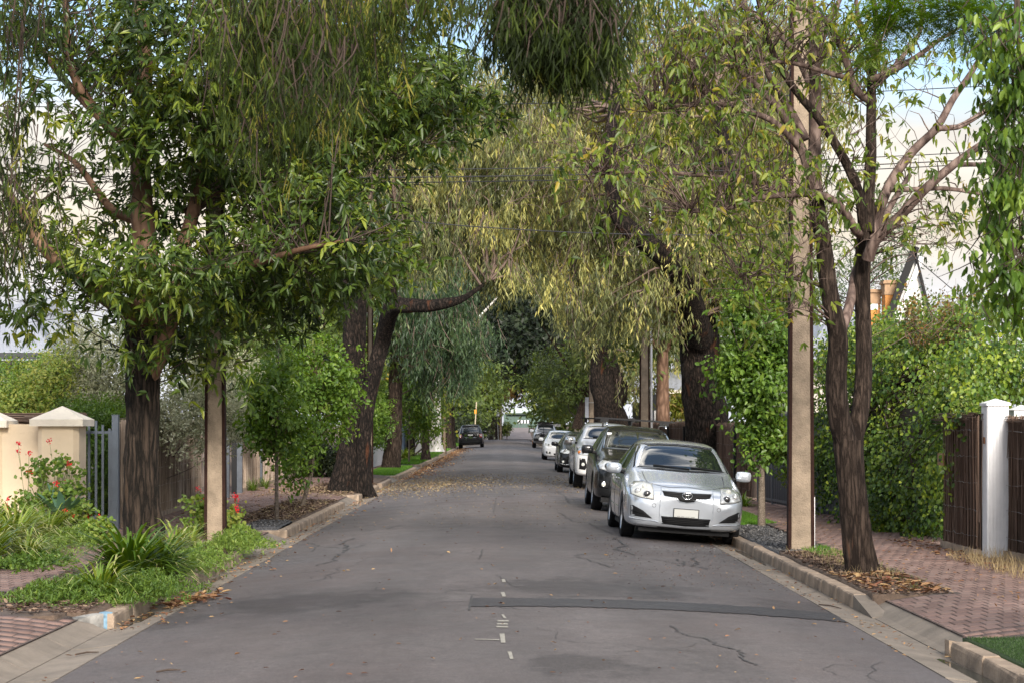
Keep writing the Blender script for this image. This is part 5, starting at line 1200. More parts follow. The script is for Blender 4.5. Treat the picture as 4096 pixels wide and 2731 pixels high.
# ---------- shrubs and hedges
def shrub(name, label, cat, base, blobs, ncl, per, L, Wd, m, rad, shell=.6, nl=5, tb=.45, tw=40, hexa=False, up=.3, ctn=.2, group=None):
    T = Tree(name, label, cat, base, group); zb = base[2]
    lo = min((b[0][2] for b in blobs))
    T.limbw([(base[0], base[1], zb), (base[0]+.05, base[1]+.05, zb + max(.15, (lo - zb)*.7)), (base[0]+.1, base[1], max(zb+.3, lo))], [.05, .04, .03], twig_dk, 'stem')
    C, U, K = clumps(blobs, ncl, shell); T.twig_to(C, .015, .004, tw, 0.0)
    s = np.repeat(C, per, 0) + RNG.normal(0, rad, (ncl*per, 3)); ct = np.repeat(RNG.normal(tb, ctn, ncl), per)
    whorls('foliage', s, np.repeat(U, per, 0), nl, L, Wd, m, T.t, hexa=hexa, ct=ct, up=up, jitter=1.0); T.done(twig_dk); return T
shrub('variegated_shrub', 'great cream variegated shrub billowing over the near grey brush fence', 'shrub', (-7.2, 33.5, 0),
      [B(420, 1480, 33, 240, 170, 1.2), B(300, 1620, 32.5, 170, 100, 1.0), B(660, 1560, 33, 240, 170, 1.2), B(880, 1640, 34, 200, 130, 1.1), B(1000, 1600, 36, 140, 150, 1.1), B(500, 1680, 32, 260, 90, .9), B(330, 1400, 33, 110, 110, .8), B(760, 1780, 31.5, 120, 50, .3)],
      560, 22, .055, .030, L_varieg, .16, .7, 5, .5, 80)
shrub('yellow_shrub', 'loose yellow green shrub in front of the pale roof at far left', 'shrub', (-8.3, 32, 0), [B(120, 1560, 31.5, 170, 90, .7), B(60, 1640, 31, 160, 70, .7), B(230, 1480, 32, 70, 80, .5)], 120, 16, .06, .035, L_geran, .14, .5, 5, .75, 30)
shrub('hedge', 'dark green clipped hedge under the pale roof at far left', 'hedge', (-9.2, 36, 0), [B(60, 1500, 36, 220, 50, .8), B(40, 1600, 35, 200, 90, .8)], 100, 18, .07, .04, L_pear, .15, .6, 5, .3, 20)
shrub('gate_shrub', 'green shrub seen through the bars of the picket gate', 'shrub', (-6.3, 31, 0), [B(400, 1650, 30.5, 130, 50, .5), B(400, 1780, 30.5, 100, 110, .4), B(400, 1950, 30.5, 110, 120, .4), B(300, 1660, 31, 80, 40, .4)], 190, 22, .07, .022, L_pear, .10, .4, 6, .35, 30)
shrub('rounded_shrub', 'dark clipped shrub between the leaning sapling and the great trunk', 'shrub', (-4.9, 62, 0), [B(1270, 1820, 58, 80, 80, .9), B(1330, 1850, 58, 60, 60, .8)], 90, 18, .09, .05, L_dark, .15, .7, 5, .6, 20)
shrub('hedge', 'tall green hedge above the low white fence on the left', 'hedge', (-5.7, 68, 0), [B(1520, 1680, 70, 45, 100, 2.5), B(1510, 1600, 72, 60, 60, 2)], 110, 18, .11, .06, L_pear, .2, .7, 5, .4, 20)
shrub('grey_shrub', 'grey green fine leaved shrub behind the thin dark post', 'shrub', (-6.9, 46, 0), [B(930, 1560, 44, 110, 130, 1.1), B(1000, 1680, 45, 100, 60, .8)], 130, 18, .06, .03, L_varieg, .18, .6, 5, .15, 20)
# far filler shrubs left and right, verge greenery behind the cars
shrub('hedge', 'dark hedge running behind the black four wheel drive', 'hedge', (-5.5, 170, 0), [B(1790, 1690, 165, 80, 50, 6), B(1880, 1700, 190, 70, 40, 5)], 110, 16, .3, .16, L_dark, .5, .5, 5, .6, 10)
shrub('lime_shrub', 'lime green topiary by the far steps', 'shrub', (-3.4, 228, .1), [B(1960, 1680, 228, 9, 24, .8)], 30, 16, .22, .12, L_strap, .25, .6, 5, .5, 5)
shrub('shrub', 'low green shrub beneath the junction pole', 'shrub', (.5, 215, 0), [B(2025, 1715, 216, 14, 20, .8)], 20, 16, .22, .12, L_mid, .25, .6, 5, .5, 5)
shrub('garden_plants', 'spiky yellow green garden plants above the shaded brush fence', 'shrub', (5.6, 66, 0), [B(2720, 1625, 66, 50, 25, .5), B(2760, 1610, 66, 30, 40, .5)], 40, 14, .25, .05, L_tuss, .2, .3, 5, .6, 8, up=1.5)
shrub('light_shrub', 'light lime shrub against the dark metal fence', 'shrub', (4.9, 35.6, 0), [B(3130, 1770, 35.5, 50, 45, .4), B(3150, 1850, 35.5, 30, 60, .3)], 50, 16, .06, .04, L_geran, .10, .4, 5, .6, 14)
# ivy hedge
iv = [B(3350, 1660, 33, 150, 330, .9), B(3300, 1900, 33.5, 60, 150, .5), B(3520, 1640, 30.5, 210, 380, 1.0), B(3720, 1480, 28.5, 240, 260, 1.2), B(3960, 1420, 27.5, 210, 230, 1.3), B(3640, 1860, 28.5, 170, 250, .45), B(3470, 1960, 30.5, 130, 140, .45),
      B(3760, 1900, 27.3, 90, 230, .35), B(3880, 1640, 26.5, 130, 80, .6), B(3760, 1330, 29, 170, 110, 1.0), B(3560, 2040, 28.3, 80, 90, .3), B(3740, 2080, 26.7, 60, 80, .25), B(3400, 1400, 32.5, 80, 130, .8), B(3790, 1600, 25.6, 110, 130, .45), B(3790, 1800, 25.4, 75, 220, .25), B(3760, 2030, 25.6, 80, 110, .22), B(3880, 1480, 25.2, 150, 120, .6), B(3900, 1570, 24.3, 70, 60, .3), B(4050, 1480, 25.5, 110, 120, .6), B(3890, 1690, 23.6, 70, 70, .18), B(3840, 1840, 23.9, 40, 120, .10), B(3690, 1900, 26.8, 110, 230, .3), B(3600, 1980, 28, 110, 170, .3)]
wt = [(b[1][0]*b[1][2]) for b in iv]
T = Tree('ivy_hedge', 'great ivy hedge spilling to the brick path right of the forked tree', 'hedge', (5.9, 29, 0))
T.limbw([(6.1, 29, 0), (6.15, 29, 1.2), (6.0, 29.1, 2.2)], [.07, .06, .04], twig_dk, 'stem')
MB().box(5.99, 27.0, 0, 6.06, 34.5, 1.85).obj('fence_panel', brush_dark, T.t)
C, U, K = clumps(iv, 1900, .80, wts=wt); T.twig_to(C[::8], .02, .006, None, -.1)
per = 14; s = np.repeat(C, per, 0) + RNG.normal(0, .13, (len(C)*per, 3)); s[:, 2] = np.maximum(s[:, 2], .03)
hgt = np.clip((C[:, 2] - .5)/2.5, 0, 1); ct = np.repeat(RNG.normal(.30, .15, len(C)) + .1*hgt + .16*np.sin(C[:, 0]*4 + C[:, 1]*2.2)*np.sin(C[:, 2]*4.5 + C[:, 1]), per)  # position wave puts shaded hollows into the leaf tint; lighter with height
n = len(s)*2; P = np.repeat(s, 2, 0) + RNG.normal(0, .04, (n, 3)); out = np.repeat(np.repeat(U, per, 0), 2, 0) + np.array([-.3, -.5, .1])
Dd = RNG.normal(0, .5, (n, 3)) + np.array([0, 0, -.75]) + out*.25; LL = RNG.uniform(.035, .075, n)
new_obj('foliage', leaf_mesh('foliage', P, Dd, out + RNG.normal(0, .45, (n, 3)), LL, LL*.80, np.repeat(ct, 2) + RNG.normal(0, .12, n), L_ivy, True, .12, .1), T.t)
fl = C[(C[:, 2] > 1.6) & (RNG.random(len(C)) < .35)] + RNG.normal(0, .06, (1, 3)); fl = fl + np.array([-.08, -.16, .08]); s = np.repeat(fl, 12, 0) + RNG.normal(0, .07, (len(fl)*12, 3))
whorls('ivy_flowers', s, np.repeat(np.array([[-.2, -.6, .6]]), len(s), 0), 4, .035, .012, L_ivyflower, T.t, hexa=False, up=.8); T.done(twig_dk)
shrub('olive_shrub', 'pale sage green shrub at the top of the ivy below the white gable', 'shrub', (6.4, 33, 0), [B(3600, 1390, 32.5, 130, 70, .8), B(3740, 1330, 32.5, 90, 70, .7)], 150, 18, .05, .016, L_varieg, .13, .4, 5, .28, 60, up=1.2)
# climber sprigs with small leaves against the sky
T = Tree('climber', 'wispy bare climber with tiny reddish leaves above the ivy at the right', 'climber', (7.2, 27.5, 0))
for k in range(34):
    x0 = R(3640, 4060); y0 = R(1080, 1330); P = [W(x0, 1380, 27.5)]; px, py = x0, 1360
    for q in range(6): px += R(-60, 60); py -= R(10, 55); P.append(W(px, py, 27.5 + R(-.4, .4)))
    Pp, rr = resample(P, np.linspace(.007, .002, 7), .15); T.tw.add(Pp, rr, 3); T.sk.append(Pp)
T.limbw([(7.2, 27.5, 0), (7.1, 27.5, 1.5), (7.0, 27.5, 2.8)], [.04, .03, .02], twig_dk, 'stem')
pts = np.concatenate(T.sk); pts = pts[pts[:, 2] > 2.7]; pts = pts[RNG.choice(len(pts), 330)] + RNG.normal(0, .05, (330, 3))
whorls('foliage', pts, np.zeros((330, 3)) + [0, 0, -.4], 3, .045, .035, L_autumn, T.t, jitter=1.5); T.done(twig_m)

# ---------- foreground foliage hanging into the top of the picture (trees whose trunks stand outside the frame)
def hang(label, blobs, ncl, nper, slen, K, L, Wd, m, tb, base, twn=14, rad=.16, lean=.12, fine=True, name='overhanging_willow'):
    T = Tree(name, label, 'tree', base)
    top = np.array(max((b[0] for b in blobs), key=lambda c: c[2]))
    b0 = np.array(base); zt = max(top[2], 1.6 + .2267*b0[1]) + 1.0; T.limbw([b0, b0*[1, 1, 0] + [0, 0, zt*.5], b0*[1, 1, 0] + [0, 0, zt-.2], [b0[0]*.75 + top[0]*.25, b0[1]*.75 + top[1]*.25, zt + .35], [b0[0]*.3 + top[0]*.7, b0[1]*.3+top[1]*.7, zt + .2], top + [0, 0, .7]], [.24, .20, .17, .10, .06, .02], bark_brown, 'trunk')
    for b in blobs:
        T.limbw([top + [0, 0, .7], (top + b[0])/2 + [0, 0, .45 + b[1][2]*.6], b[0] + [0, 0, b[1][2]*.8]], [.012, .008, .003], twig_dk, 'limb', 5)
    C, U, K_ = clumps(blobs, ncl, .2); T.twig_to(C, .006, .002, twn, .1, 4)
    global TW; TW = T.tw
    tassels('foliage', C, nper, slen, K, L, Wd, m, T.t, rad=rad, tb=tb, lean=lean, hexa=fine, twigs=int(ncl*nper*.5)); T.done(twig_dk); return T
hang('willow myrtle branch hanging in close at the upper left of the street', [B(1100, 110, 11, 200, 200, .8), B(1000, 380, 11, 110, 230, .6), B(1250, 240, 10.5, 190, 230, .7), B(1330, 400, 10.5, 120, 150, .5), B(1120, 560, 11, 100, 150, .4), B(1450, 80, 11, 220, 100, .6), B(1200, 30, 11, 330, 110, .8)],
     145, 5, .28, 9, .095, .0085, L_willow, .45, (-4.6, 9.5, 0), rad=.11)
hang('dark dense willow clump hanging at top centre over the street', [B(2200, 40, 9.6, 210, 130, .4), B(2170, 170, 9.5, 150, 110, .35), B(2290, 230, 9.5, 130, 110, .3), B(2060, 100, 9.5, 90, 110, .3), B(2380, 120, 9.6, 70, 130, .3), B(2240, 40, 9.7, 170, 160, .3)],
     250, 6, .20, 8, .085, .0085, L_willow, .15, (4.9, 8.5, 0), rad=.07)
hang('thin curtain of willow leaves along the top edge left of centre', [B(1600, 20, 10.5, 200, 60, .5), B(1850, 10, 10.5, 160, 60, .5), B(2500, 10, 11, 150, 60, .5)], 60, 5, .22, 7, .085, .009, L_willow, .6, (-5.2, 12, 0), rad=.1)
T = hang('dusky drooping leaf sprays entering from the far left edge', [B(30, 120, 13, 120, 180, .6), B(10, 600, 13, 70, 250, .5), B(60, 850, 13, 110, 150, .5), B(30, 1100, 13, 80, 200, .5), B(130, 60, 13, 160, 90, .5)], 60, 4, .24, 8, .085, .013, L_willow, .25, (-5.0, 13.2, 0), rad=.14)
hang('dull green leaf spray crossing at the right edge beside the ferny fronds', [B(4080, 520, 12, 70, 200, .3), B(4040, 800, 12, 80, 110, .3), B(4080, 1050, 12, 60, 170, .3), B(4070, 250, 12, 80, 160, .3), B(4080, 1220, 12, 40, 80, .25)], 130, 4, .16, 6, .075, .032, L_pear, .45, (5.0, 12, 0), rad=.12, lean=.25)
# ferny tree top right: pinnate fronds
T = Tree('ferny_tree', 'bright ferny leaved tree reaching in at the top right corner', 'tree', (5.6, 15, 0))
T.limbw([(5.6, 15, 0), (5.4, 15, 2.5), (5.1, 15, 5.0), (4.4, 15, 5.9), (3.4, 15, 5.4)], [.12, .10, .08, .04, .015], limb_grey, 'trunk')
fb = [B(3700, 30, 15, 200, 60, .6), B(3900, 60, 15, 160, 100, .6), B(3550, 30, 15, 110, 70, .5), B(4080, 60, 14, 60, 110, .5), B(4080, 350, 13.5, 60, 160, .4), B(4085, 620, 13.5, 40, 110, .3), B(3500, 200, 15, 40, 60, .3), B(4100, 900, 13.5, 40, 120, .3)]
C, U, K = clumps(fb, 380, .2); T.twig_to(C, .010, .003, 120, .05)
P, Dd, NN = [], [], []
for c in C:
    for f in range(3):
        a = nrm(RNG.normal(size=3) * [1, 1, .35]); ln = R(.16, .3); s_ = nrm(np.cross(a, [0, 0, 1]))
        for q in range(16):
            u = q/15; p = c + a*ln*u - np.array([0, 0, .10*u*u])
            for s in (-1, 1): P.append(p); Dd.append(s_*s + a*.35 + [0, 0, -.12]); NN.append([0, 0, 1])
P, Dd, NN = map(np.array, (P, Dd, NN)); tn = np.repeat(RNG.normal(.5, .2, len(C)), 96)
new_obj('foliage', leaf_mesh('foliage', P, Dd, NN, RNG.uniform(.030, .045, len(P)), .011, tn, L_fern, False), T.t); T.done(twig_m)

# ---------- ground plants
def strap_plant(name, label, cat, x, y, z, n, L, Wd, m, group=None, spread=.55, tipped=.0, seg=5, tb=.4, up=1.0, obj_only=None):
    """arching strap leaves"""
    a = RNG.uniform(0, 2*PI, n); el = RNG.uniform(.35, 1.35, n); LL = L*RNG.uniform(.6, 1.15, n); r0 = RNG.uniform(0, .10*spread, n)
    ca, sa = np.cos(a), np.sin(a); base = np.stack([x + ca*r0, y + sa*r0, np.full(n, z)], 1)
    V = np.zeros((n, seg+1, 2, 3)); p = base.copy(); e = el.copy(); S = np.stack([-sa, ca, 0*a], 1)
    for k in range(seg+1):
        w = Wd * (1 - (k/seg)**2.2) * (.6 + .4*min(1, k)) + .001
        V[:, k, 0] = p + S*w/2; V[:, k, 1] = p - S*w/2
        step = (LL/seg)[:, None]; p = p + np.stack([ca*np.cos(e), sa*np.cos(e), np.sin(e)*up], 1)*step
        e = e - RNG.uniform(.18, .42, n)*(1 + .3*k)*spread*1.3
        p[:, 2] = np.maximum(p[:, 2], z + .01)
    b = np.arange(n)[:, None]*(seg+1)*2; k = np.arange(seg)[None]*2
    Q = np.stack([b+k, b+k+1, b+k+3, b+k+2], -1).reshape(-1, 4)
    t = np.repeat(RNG.normal(tb, .15, n), seg).reshape(n, seg)
    if tipped: t[:, -1] = np.where(RNG.random(n) < tipped, .95, t[:, -1])
    me = mesh_np('leaves', V.reshape(-1, 3), Q, m, tint=np.clip(t.ravel(), 0, 1))
    t_ = thing(name, label, cat, (x, y, z), group); new_obj('leaves', me, t_); return t_
def at(px, py): g = G(px, py); return g.x, g.y, g.z
SP = [((520, 2330), 'large dark strap leaf clump at the foot of the near left trunk', 300, .95, .045, .25, .25), ((640, 2310), 'strap leaf clump touching the right side of near trunk foot', 190, .80, .034, .34, .25),
      ((400, 2400), 'pale tipped strap leaf clump nearest the grey kerb end', 140, .68, .026, .55, .6), ((700, 2215), 'yellowish strap leaf clump before the red geraniums', 120, .6, .03, .7, .4), ((760, 2190), 'small yellow green strap clump left of the pole foot', 100, .55, .03, .7, .5),
      ((60, 2200), 'cream tipped strap leaf clump against the left frame edge', 420, 1.0, .026, .62, .6), ((190, 2160), 'cream tipped strap leaf clump below the red flowers', 300, .85, .024, .6, .6), ((-60, 2260), 'strap leaf clump cut by the lower left frame edge', 300, .9, .03, .6, .6), ((110, 2250), 'low bright strap leaf clump next to the brick path at left', 220, .65, .024, .65, .6)]
for (p, lab, n, L, w, tb, tp) in SP: x, y, z = at(*p); strap_plant('strap_leaf_plant', lab, 'plant', x, y, z, n, L, w, L_strap, 'strap leaf plants in the left beds', tipped=tp, tb=tb)
x, y, z = at(2975, 2030); strap_plant('strap_leaf_plant', 'bright strap leaf clump on the small lawn right of silver car', 'plant', x, y, z, 70, .5, .04, L_strap, tb=.45)
x, y, z = at(1650, 1838); strap_plant('strap_leaf_plant', 'strap leaf clump round the third sapling on the far left verge', 'plant', x-.3, y, z, 120, .9, .06, L_strap, tb=.6); 
for (px, py, lab, n, L) in ((3110, 1975, 'yellow green grass tussock before the dark metal fence', 320, 1.0), (3285, 2000, 'golden based tussock between pole and ivy', 320, .95), (3210, 1985, 'tussock half hidden behind the broad pole', 200, .9)):
    x, y, z = at(px, py); strap_plant('grass_tussock', lab, 'grass tussock', x, y, z, n, L, .008, L_tuss, tb=.45, spread=.45)
for (px, py, lab, n, L) in ((1010, 1965, 'dry grassy tuft by the dark square post on the left', 140, .55), (1060, 1950, 'second grassy tuft along the foot of the second brush fence', 90, .5)):
    x, y, z = at(px, py); strap_plant('grass_tuft', lab, 'grass tuft', x, y, z, n, L, .012, L_tuss, tb=.3)
# agave
x, y, z = W(250, 2110, 26.6).x, 26.6, -.02
t = thing('agave', 'broad blue green agave rosette under the red flowers by the wall', 'plant', (x, y, z))
for k in range(15):
    a = k*2.4; e = R(.5, 1.3); L = R(.45, .7); b = MB(); v = []; p = Vector((x, y, z+.25)); S = Vector((-math.sin(a), math.cos(a), 0))
    for q in range(6):
        w = [.03, .055, .065, .06, .04, .003][q]; v += [p + S*w, p + Vector((0, 0, -.012)), p - S*w]
        p = p + Vector((math.cos(a)*math.cos(e), math.sin(a)*math.cos(e), math.sin(e)))*L/5; e -= .12
    b.add(v, [(3*q+i, 3*q+i+1, 3*q+i+4, 3*q+i+3) for q in range(5) for i in (0, 1)]); b.obj('leaf', L_agave, t, True)
# groundcover patches
def groundcover(name, label, pts, n, L, Wd, m, h=.22, rad=.22, tb=.45, kind='stuff'):
    P = [at(*p) for p in pts]; C = []
    for _ in range(n):
        i = RNG.integers(len(P)-1) if len(P) > 1 else 0; u = RNG.random(); a, c = np.array(P[i]), np.array(P[min(i+1, len(P)-1)])
        o = RNG.normal(0, rad, 2); hh = h*np.exp(-(o**2).sum()/(2*(rad*1.1)**2)); q = a*(1-u) + c*u; C.append([q[0]+o[0], q[1]+o[1]*1.3, q[2] + .02 + hh*RNG.uniform(.25, 1)])
    C = np.array(C); nl = 7; D = nrm(RNG.normal(size=(n*nl, 3))*.8 + [0, 0, .75])
    o = new_obj(name, leaf_mesh(name, np.repeat(C, nl, 0) + RNG.normal(0, .012, (n*nl, 3)), D, np.tile([[0, 0, 1.]], (n*nl, 1)) + RNG.normal(0, .4, (n*nl, 3)), RNG.uniform(.6, 1.2, n*nl)*L, Wd, np.repeat(RNG.normal(tb, .15, n), nl) + RNG.normal(0, .1, n*nl), m, True, droop=.1))
    o['kind'] = kind; return o
groundcover('groundcover', '', [(180, 2420), (260, 2390), (340, 2410), (460, 2395), (560, 2400), (620, 2400)], 1500, .055, .014, L_ground, .20, .22, .30)
groundcover('groundcover', '', [(700, 2300), (780, 2270), (820, 2240), (720, 2330)], 900, .05, .013, L_ground, .20, .18, .5)
groundcover('groundcover', '', [(900, 2205), (950, 2195), (985, 2215), (900, 2230)], 900, .06, .012, L_ground, .28, .18, .55)
groundcover('groundcover', '', [(230, 2190), (300, 2180), (340, 2170), (130, 2240)], 1200, .05, .013, L_ground, .25, .22, .5)
groundcover('groundcover', '', [(80, 2280), (180, 2250), (20, 2300)], 500, .05, .03, L_ground, .15, .2, .2)
groundcover('groundcover', '', [(560, 2440), (620, 2420), (520, 2470)], 200, .045, .014, L_ground, .10, .12, .3)
# geraniums
def geranium(label, x, y, z, hx, h, ncl, nfl, tb=.5, fl_h=.25):
    t = thing('geranium', label, 'plant', (x, y, z)); T = Tubes(); C = []
    for k in range(ncl):
        c = np.array([x + R(-hx, hx), y + R(-hx, hx)*.8, z + h*R(.15, 1)]); C.append(c)
        b0 = np.array([x + R(-.08, .08), y + R(-.08, .08), z]); T.add(resample([b0, b0*.5 + c*.5 + [0, 0, .05], c], [.008, .006, .004], .1)[0], .005, 4)
    T.obj('stems', mat('geranium_stem', (.13, .16, .05), .7) if 'geranium_stem' not in MATS else MATS['geranium_stem'], t)
    C = np.array(C); per = 16; s = np.repeat(C, per, 0) + RNG.normal(0, .055, (ncl*per, 3)); n = len(s)
    D = nrm(RNG.normal(size=(n, 3)) + [0, -.3, 0]); new_obj('leaves', leaf_mesh('leaves', s, D, RNG.normal(0, .5, (n, 3)) + [0, -.5, .8], RNG.uniform(.045, .08, n), .065, RNG.normal(tb, .2, n), L_geran, True, .2, .1), t)
    for k in range(nfl):
        c = C[RNG.integers(len(C))]; tip = np.array([c[0] + R(-.12, .12), c[1] - R(0, .15), z + h*R(.65, 1.05) + fl_h*R(0, 1)])
        o = MB().tube([c, (c+tip)/2 + [0, 0, .02], tip], [.004, .003, .003], 4).obj('flower_stem', MATS['geranium_stem'], t)
        q = tip + RNG.normal(0, .018, (22, 3)); me = leaf_mesh('petals', q, RNG.normal(size=(22, 3)), RNG.normal(size=(22, 3)), .026, .022, RNG.random(22), L_red, False); f = new_obj('petals', me, o); f.location = (0, 0, 0)
x, y, z = at(820, 2150); geranium('bright green geranium with red heads in front of the pole foot', x, y, z, .22, .55, 42, 4, .55)
x, y, z = at(925, 2140); geranium('straggly yellowing geranium right of the pole foot', x, y, z, .16, .42, 20, 6, .8, .2)
g = W(215, 2080, 27.0); geranium('tall red geranium growing against the cream pillar', g.x, 27.0, -.02, .42, 1.15, 62, 9, .35, .35)
g = W(330, 2150, 26.5); geranium('low geranium straying in front of the picket gate', g.x, 26.5, -.02, .22, .45, 26, 4, .5, .15)
g = W(400, 2200, 25.4); geranium('small bright geranium tuft by the picket gate foot', g.x, 25.4, -.02, .18, .30, 20, 1, .6, .1)
g = W(60, 2100, 27.2); geranium('spindly geranium before the cream wall at the left edge', g.x, 27.2, -.02, .3, .55, 26, 2, .4, .3)
# lawn blades
def blades(name, side, x0, x1, y0, y1, n, h, w, m=L_grass, z=0):
    x = side*RNG.uniform(x0, x1, n); y = RNG.uniform(y0, y1, n); P = np.stack([x, y, gz_np(x, y) + .005 + z], 1)
    D = RNG.normal(0, .35, (n, 3)); D[:, 2] = 1; o = new_obj(name, leaf_mesh(name, P, D, RNG.normal(size=(n, 3)), h*RNG.uniform(.6, 1.3, n), w, RNG.normal(.45, .2, n), m, False)); o['kind'] = 'stuff'
blades('lawn', 1, 3.56, 4.5, 30.7, 36.4, 16000, .06, .010); blades('lawn', -1, 3.56, 4.6, 61.7, 74, 14000, .09, .02); blades('lawn', -1, 3.56, 4.6, 79, 100, 12000, .10, .03); blades('lawn', -1, 3.56, 5, 104, 205, 12000, .14, .05)
blades('turf', 1, 3.57, 4.4, 10.5, 14.42, 26000, .020, .0035, leaf_mat('turf_blade', [(.022, .055, .010), (.036, .080, .015), (.055, .105, .02)], .5, .1), z=.004)
blades('weeds', 1, 3.95, 4.4, 18.3, 23.5, 900, .06, .006, L_tuss); blades('dry_grass', 1, 5.3, 5.9, 18.5, 22.4, 900, .22, .006, leaf_mat('straw', [(.25, .19, .10), (.36, .28, .15), (.20, .14, .08)], .7, .2)); blades('dry_grass', 1, 3.6, 4.3, 19.8, 24.2, 350, .13, .005, MATS['straw']); blades('weeds', 1, 3.9, 4.3, 23.0, 25.0, 1200, .07, .006, L_grass)
# ---------- fallen leaves and mulch
def litter(name, n, xf, yf, L, Wd, m, lift=.012, keep=None, seedy=0):
    x = xf(n); y = yf(n)
    if keep is not None: k = keep(x, y); x, y = x[k], y[k]
    n = len(x); z = gz_np(x, y) + lift; k = (np.abs(x) > 3.1) & (np.abs(x) < 3.4); z[k] = -.165 + .01
    P = np.stack([x, y, z + RNG.uniform(0, .008, n)], 1); D = RNG.normal(size=(n, 3)); D[:, 2] = RNG.normal(.05, .12, n)
    LL = RNG.uniform(.5, 1.4, n)*L; N = RNG.normal(0, .35, (n, 3)); N[:, 2] = 1
    o = new_obj(name, leaf_mesh(name, P, D, N, LL, LL*Wd, RNG.random(n), m, True, .25, .0)); o['kind'] = 'stuff'; return o
U_ = RNG.uniform
litter('leaf_litter', 420, lambda n: U_(-3.35, 3.3, n), lambda n: 12 + 50*U_(0, 1, n)**1.5, .045, .4, L_dry)
litter('leaf_litter', 900, lambda n: -3.38 + np.abs(RNG.normal(0, .28, n)), lambda n: 16 + 70*U_(0, 1, n)**1.3, .06, .4, L_dry)
litter('leaf_litter', 700, lambda n: 3.38 - np.abs(RNG.normal(0, .25, n)), lambda n: 14 + 50*U_(0, 1, n), .04, .4, L_dry)
litter('pale_litter', 4200, lambda n: np.clip(RNG.normal(-2.0, .9, n), -3.3, 1.5), lambda n: RNG.normal(53, 4.2, n), .05, .5, L_pale)
litter('pale_litter', 1800, lambda n: U_(-.8, 3.0, n), lambda n: RNG.normal(54, 4, n), .045, .5, L_pale)
litter('pale_litter', 900, lambda n: U_(-2.5, 2.6, n), lambda n: U_(30, 60, n), .03, .5, L_pale)
litter('leaf_litter', 2500, lambda n: -3.3 + np.abs(RNG.normal(0, .5, n)), lambda n: U_(60, 140, n), .09, .5, L_dry)
litter('seed_husks', 700, lambda n: 1.2 + 2.0*U_(0, 1, n), lambda n: U_(19, 27, n), .022, .5, L_bark)
litter('gravel_stones', 5200, lambda n: U_(3.56, 4.28, n), lambda n: U_(24, 30.5, n), .022, .8, leaf_mat('gravel_stone', [(.03, .03, .033), (.10, .10, .105), (.22, .21, .20), (.06, .055, .05)], .8, 0), .016)
litter('gravel_stones', 2600, lambda n: -U_(3.56, 4.1, n), lambda n: U_(29.6, 31.6, n), .022, .8, MATS['gravel_stone'], .045)
litter('mulch', 3600, lambda n: U_(3.56, 4.32, n), lambda n: U_(17.9, 24, n), .05, .35, L_bark, .03)
litter('mulch', 260, lambda n: U_(3.6, 4.3, n), lambda n: U_(18.0, 20.5, n), .09, .4, L_dry, .035)
litter('mulch', 3600, lambda n: -U_(3.56, 4.7, n), lambda n: U_(16.0, 24.4, n), .06, .35, L_bark, .04)
litter('mulch', 5200, lambda n: -U_(3.56, 4.6, n), lambda n: U_(31, 40.6, n), .06, .35, L_bark, .03); litter('mulch', 900, lambda n: -U_(3.56, 4.6, n), lambda n: U_(31, 40.6, n), .06, .4, L_pale, .035)
litter('mulch', 4200, lambda n: -U_(3.56, 4.9, n), lambda n: U_(44.5, 52, n), .07, .35, L_bark, .03); litter('mulch', 1400, lambda n: -U_(3.56, 5.6, n), lambda n: U_(42, 52, n), .055, .45, L_pale, .04)
litter('leaf_litter', 1000, lambda n: -U_(4.3, 6.1, n), lambda n: U_(28, 56, n), .05, .45, L_dry, .035)
litter('leaf_litter', 600, lambda n: U_(4.3, 6.1, n), lambda n: U_(14, 34, n), .045, .4, L_dry, .035); litter('leaf_litter', 260, lambda n: U_(5.3, 5.8, n), lambda n: U_(20, 26, n), .07, .45, L_dry, .04)
litter('bark_pile', 160, lambda n: -3.1 + RNG.normal(0, .14, n), lambda n: RNG.normal(18.6, .35, n), .10, .35, L_dry, .02)
# sticks
for (px, py, qx, qy, lab) in ((3275, 2420, 3365, 2436, 'forked dark twig lying in the right gutter'), (300, 2622, 395, 2612, 'dark stick across the lower left road edge'), (625, 2692, 722, 2684, 'brown stick near the bottom left of the road')):
    a, c = G(px, py), G(qx, qy); m_ = (a+c)/2; m_.z += .02
    o = MB().tube([a + Vector((0, 0, .012)), m_, c + Vector((0, 0, .012))], [.006, .008, .004], 5).obj('fallen_twig', twig_dk); tag(o, lab, 'twig')
# ---------------------------------------------------------------- vehicles
def paint(name, col, metal=.0, rough=.3): return mat(name, col, rough, metal, coat=1.0)
glass_m = mat('tinted_glass', (.012, .016, .016), .03, coat=1.0, spec=.9)
plastic = mat('black_plastic', (.010, .010, .011), .6, spec=.25); rubber = mat('tyre_rubber', (.012, .012, .013), .85, bump=.3, spec=.2)
alloy = mat('alloy', (.40, .41, .43), .32, metal=.9); chrome = mat('chrome', (.70, .71, .72), .12, metal=1.0)
lamp_glass = mat('headlamp', (.62, .63, .62), .15, metal=.3, coat=1.0, var=.45, scale=14); lamp_dark = mat('lamp_bowl', (.10, .10, .10), .1, metal=.7, coat=1.0)
red_lamp = mat('tail_lamp', (.30, .01, .01), .15, coat=1.0); amber = mat('amber_lamp', (.55, .16, .01), .2, coat=1.0); plate_m = mat('number_plate', (.62, .62, .58), .5); lens_w = mat('clear_lens', (.72, .72, .66), .15, coat=1.0)
seam_m = mat('panel_gap', (.03, .03, .032), .7)

def ev_mesh(o):
    dg = bpy.context.evaluated_depsgraph_get(); me = bpy.data.meshes.new_from_object(o.evaluated_get(dg)); return me

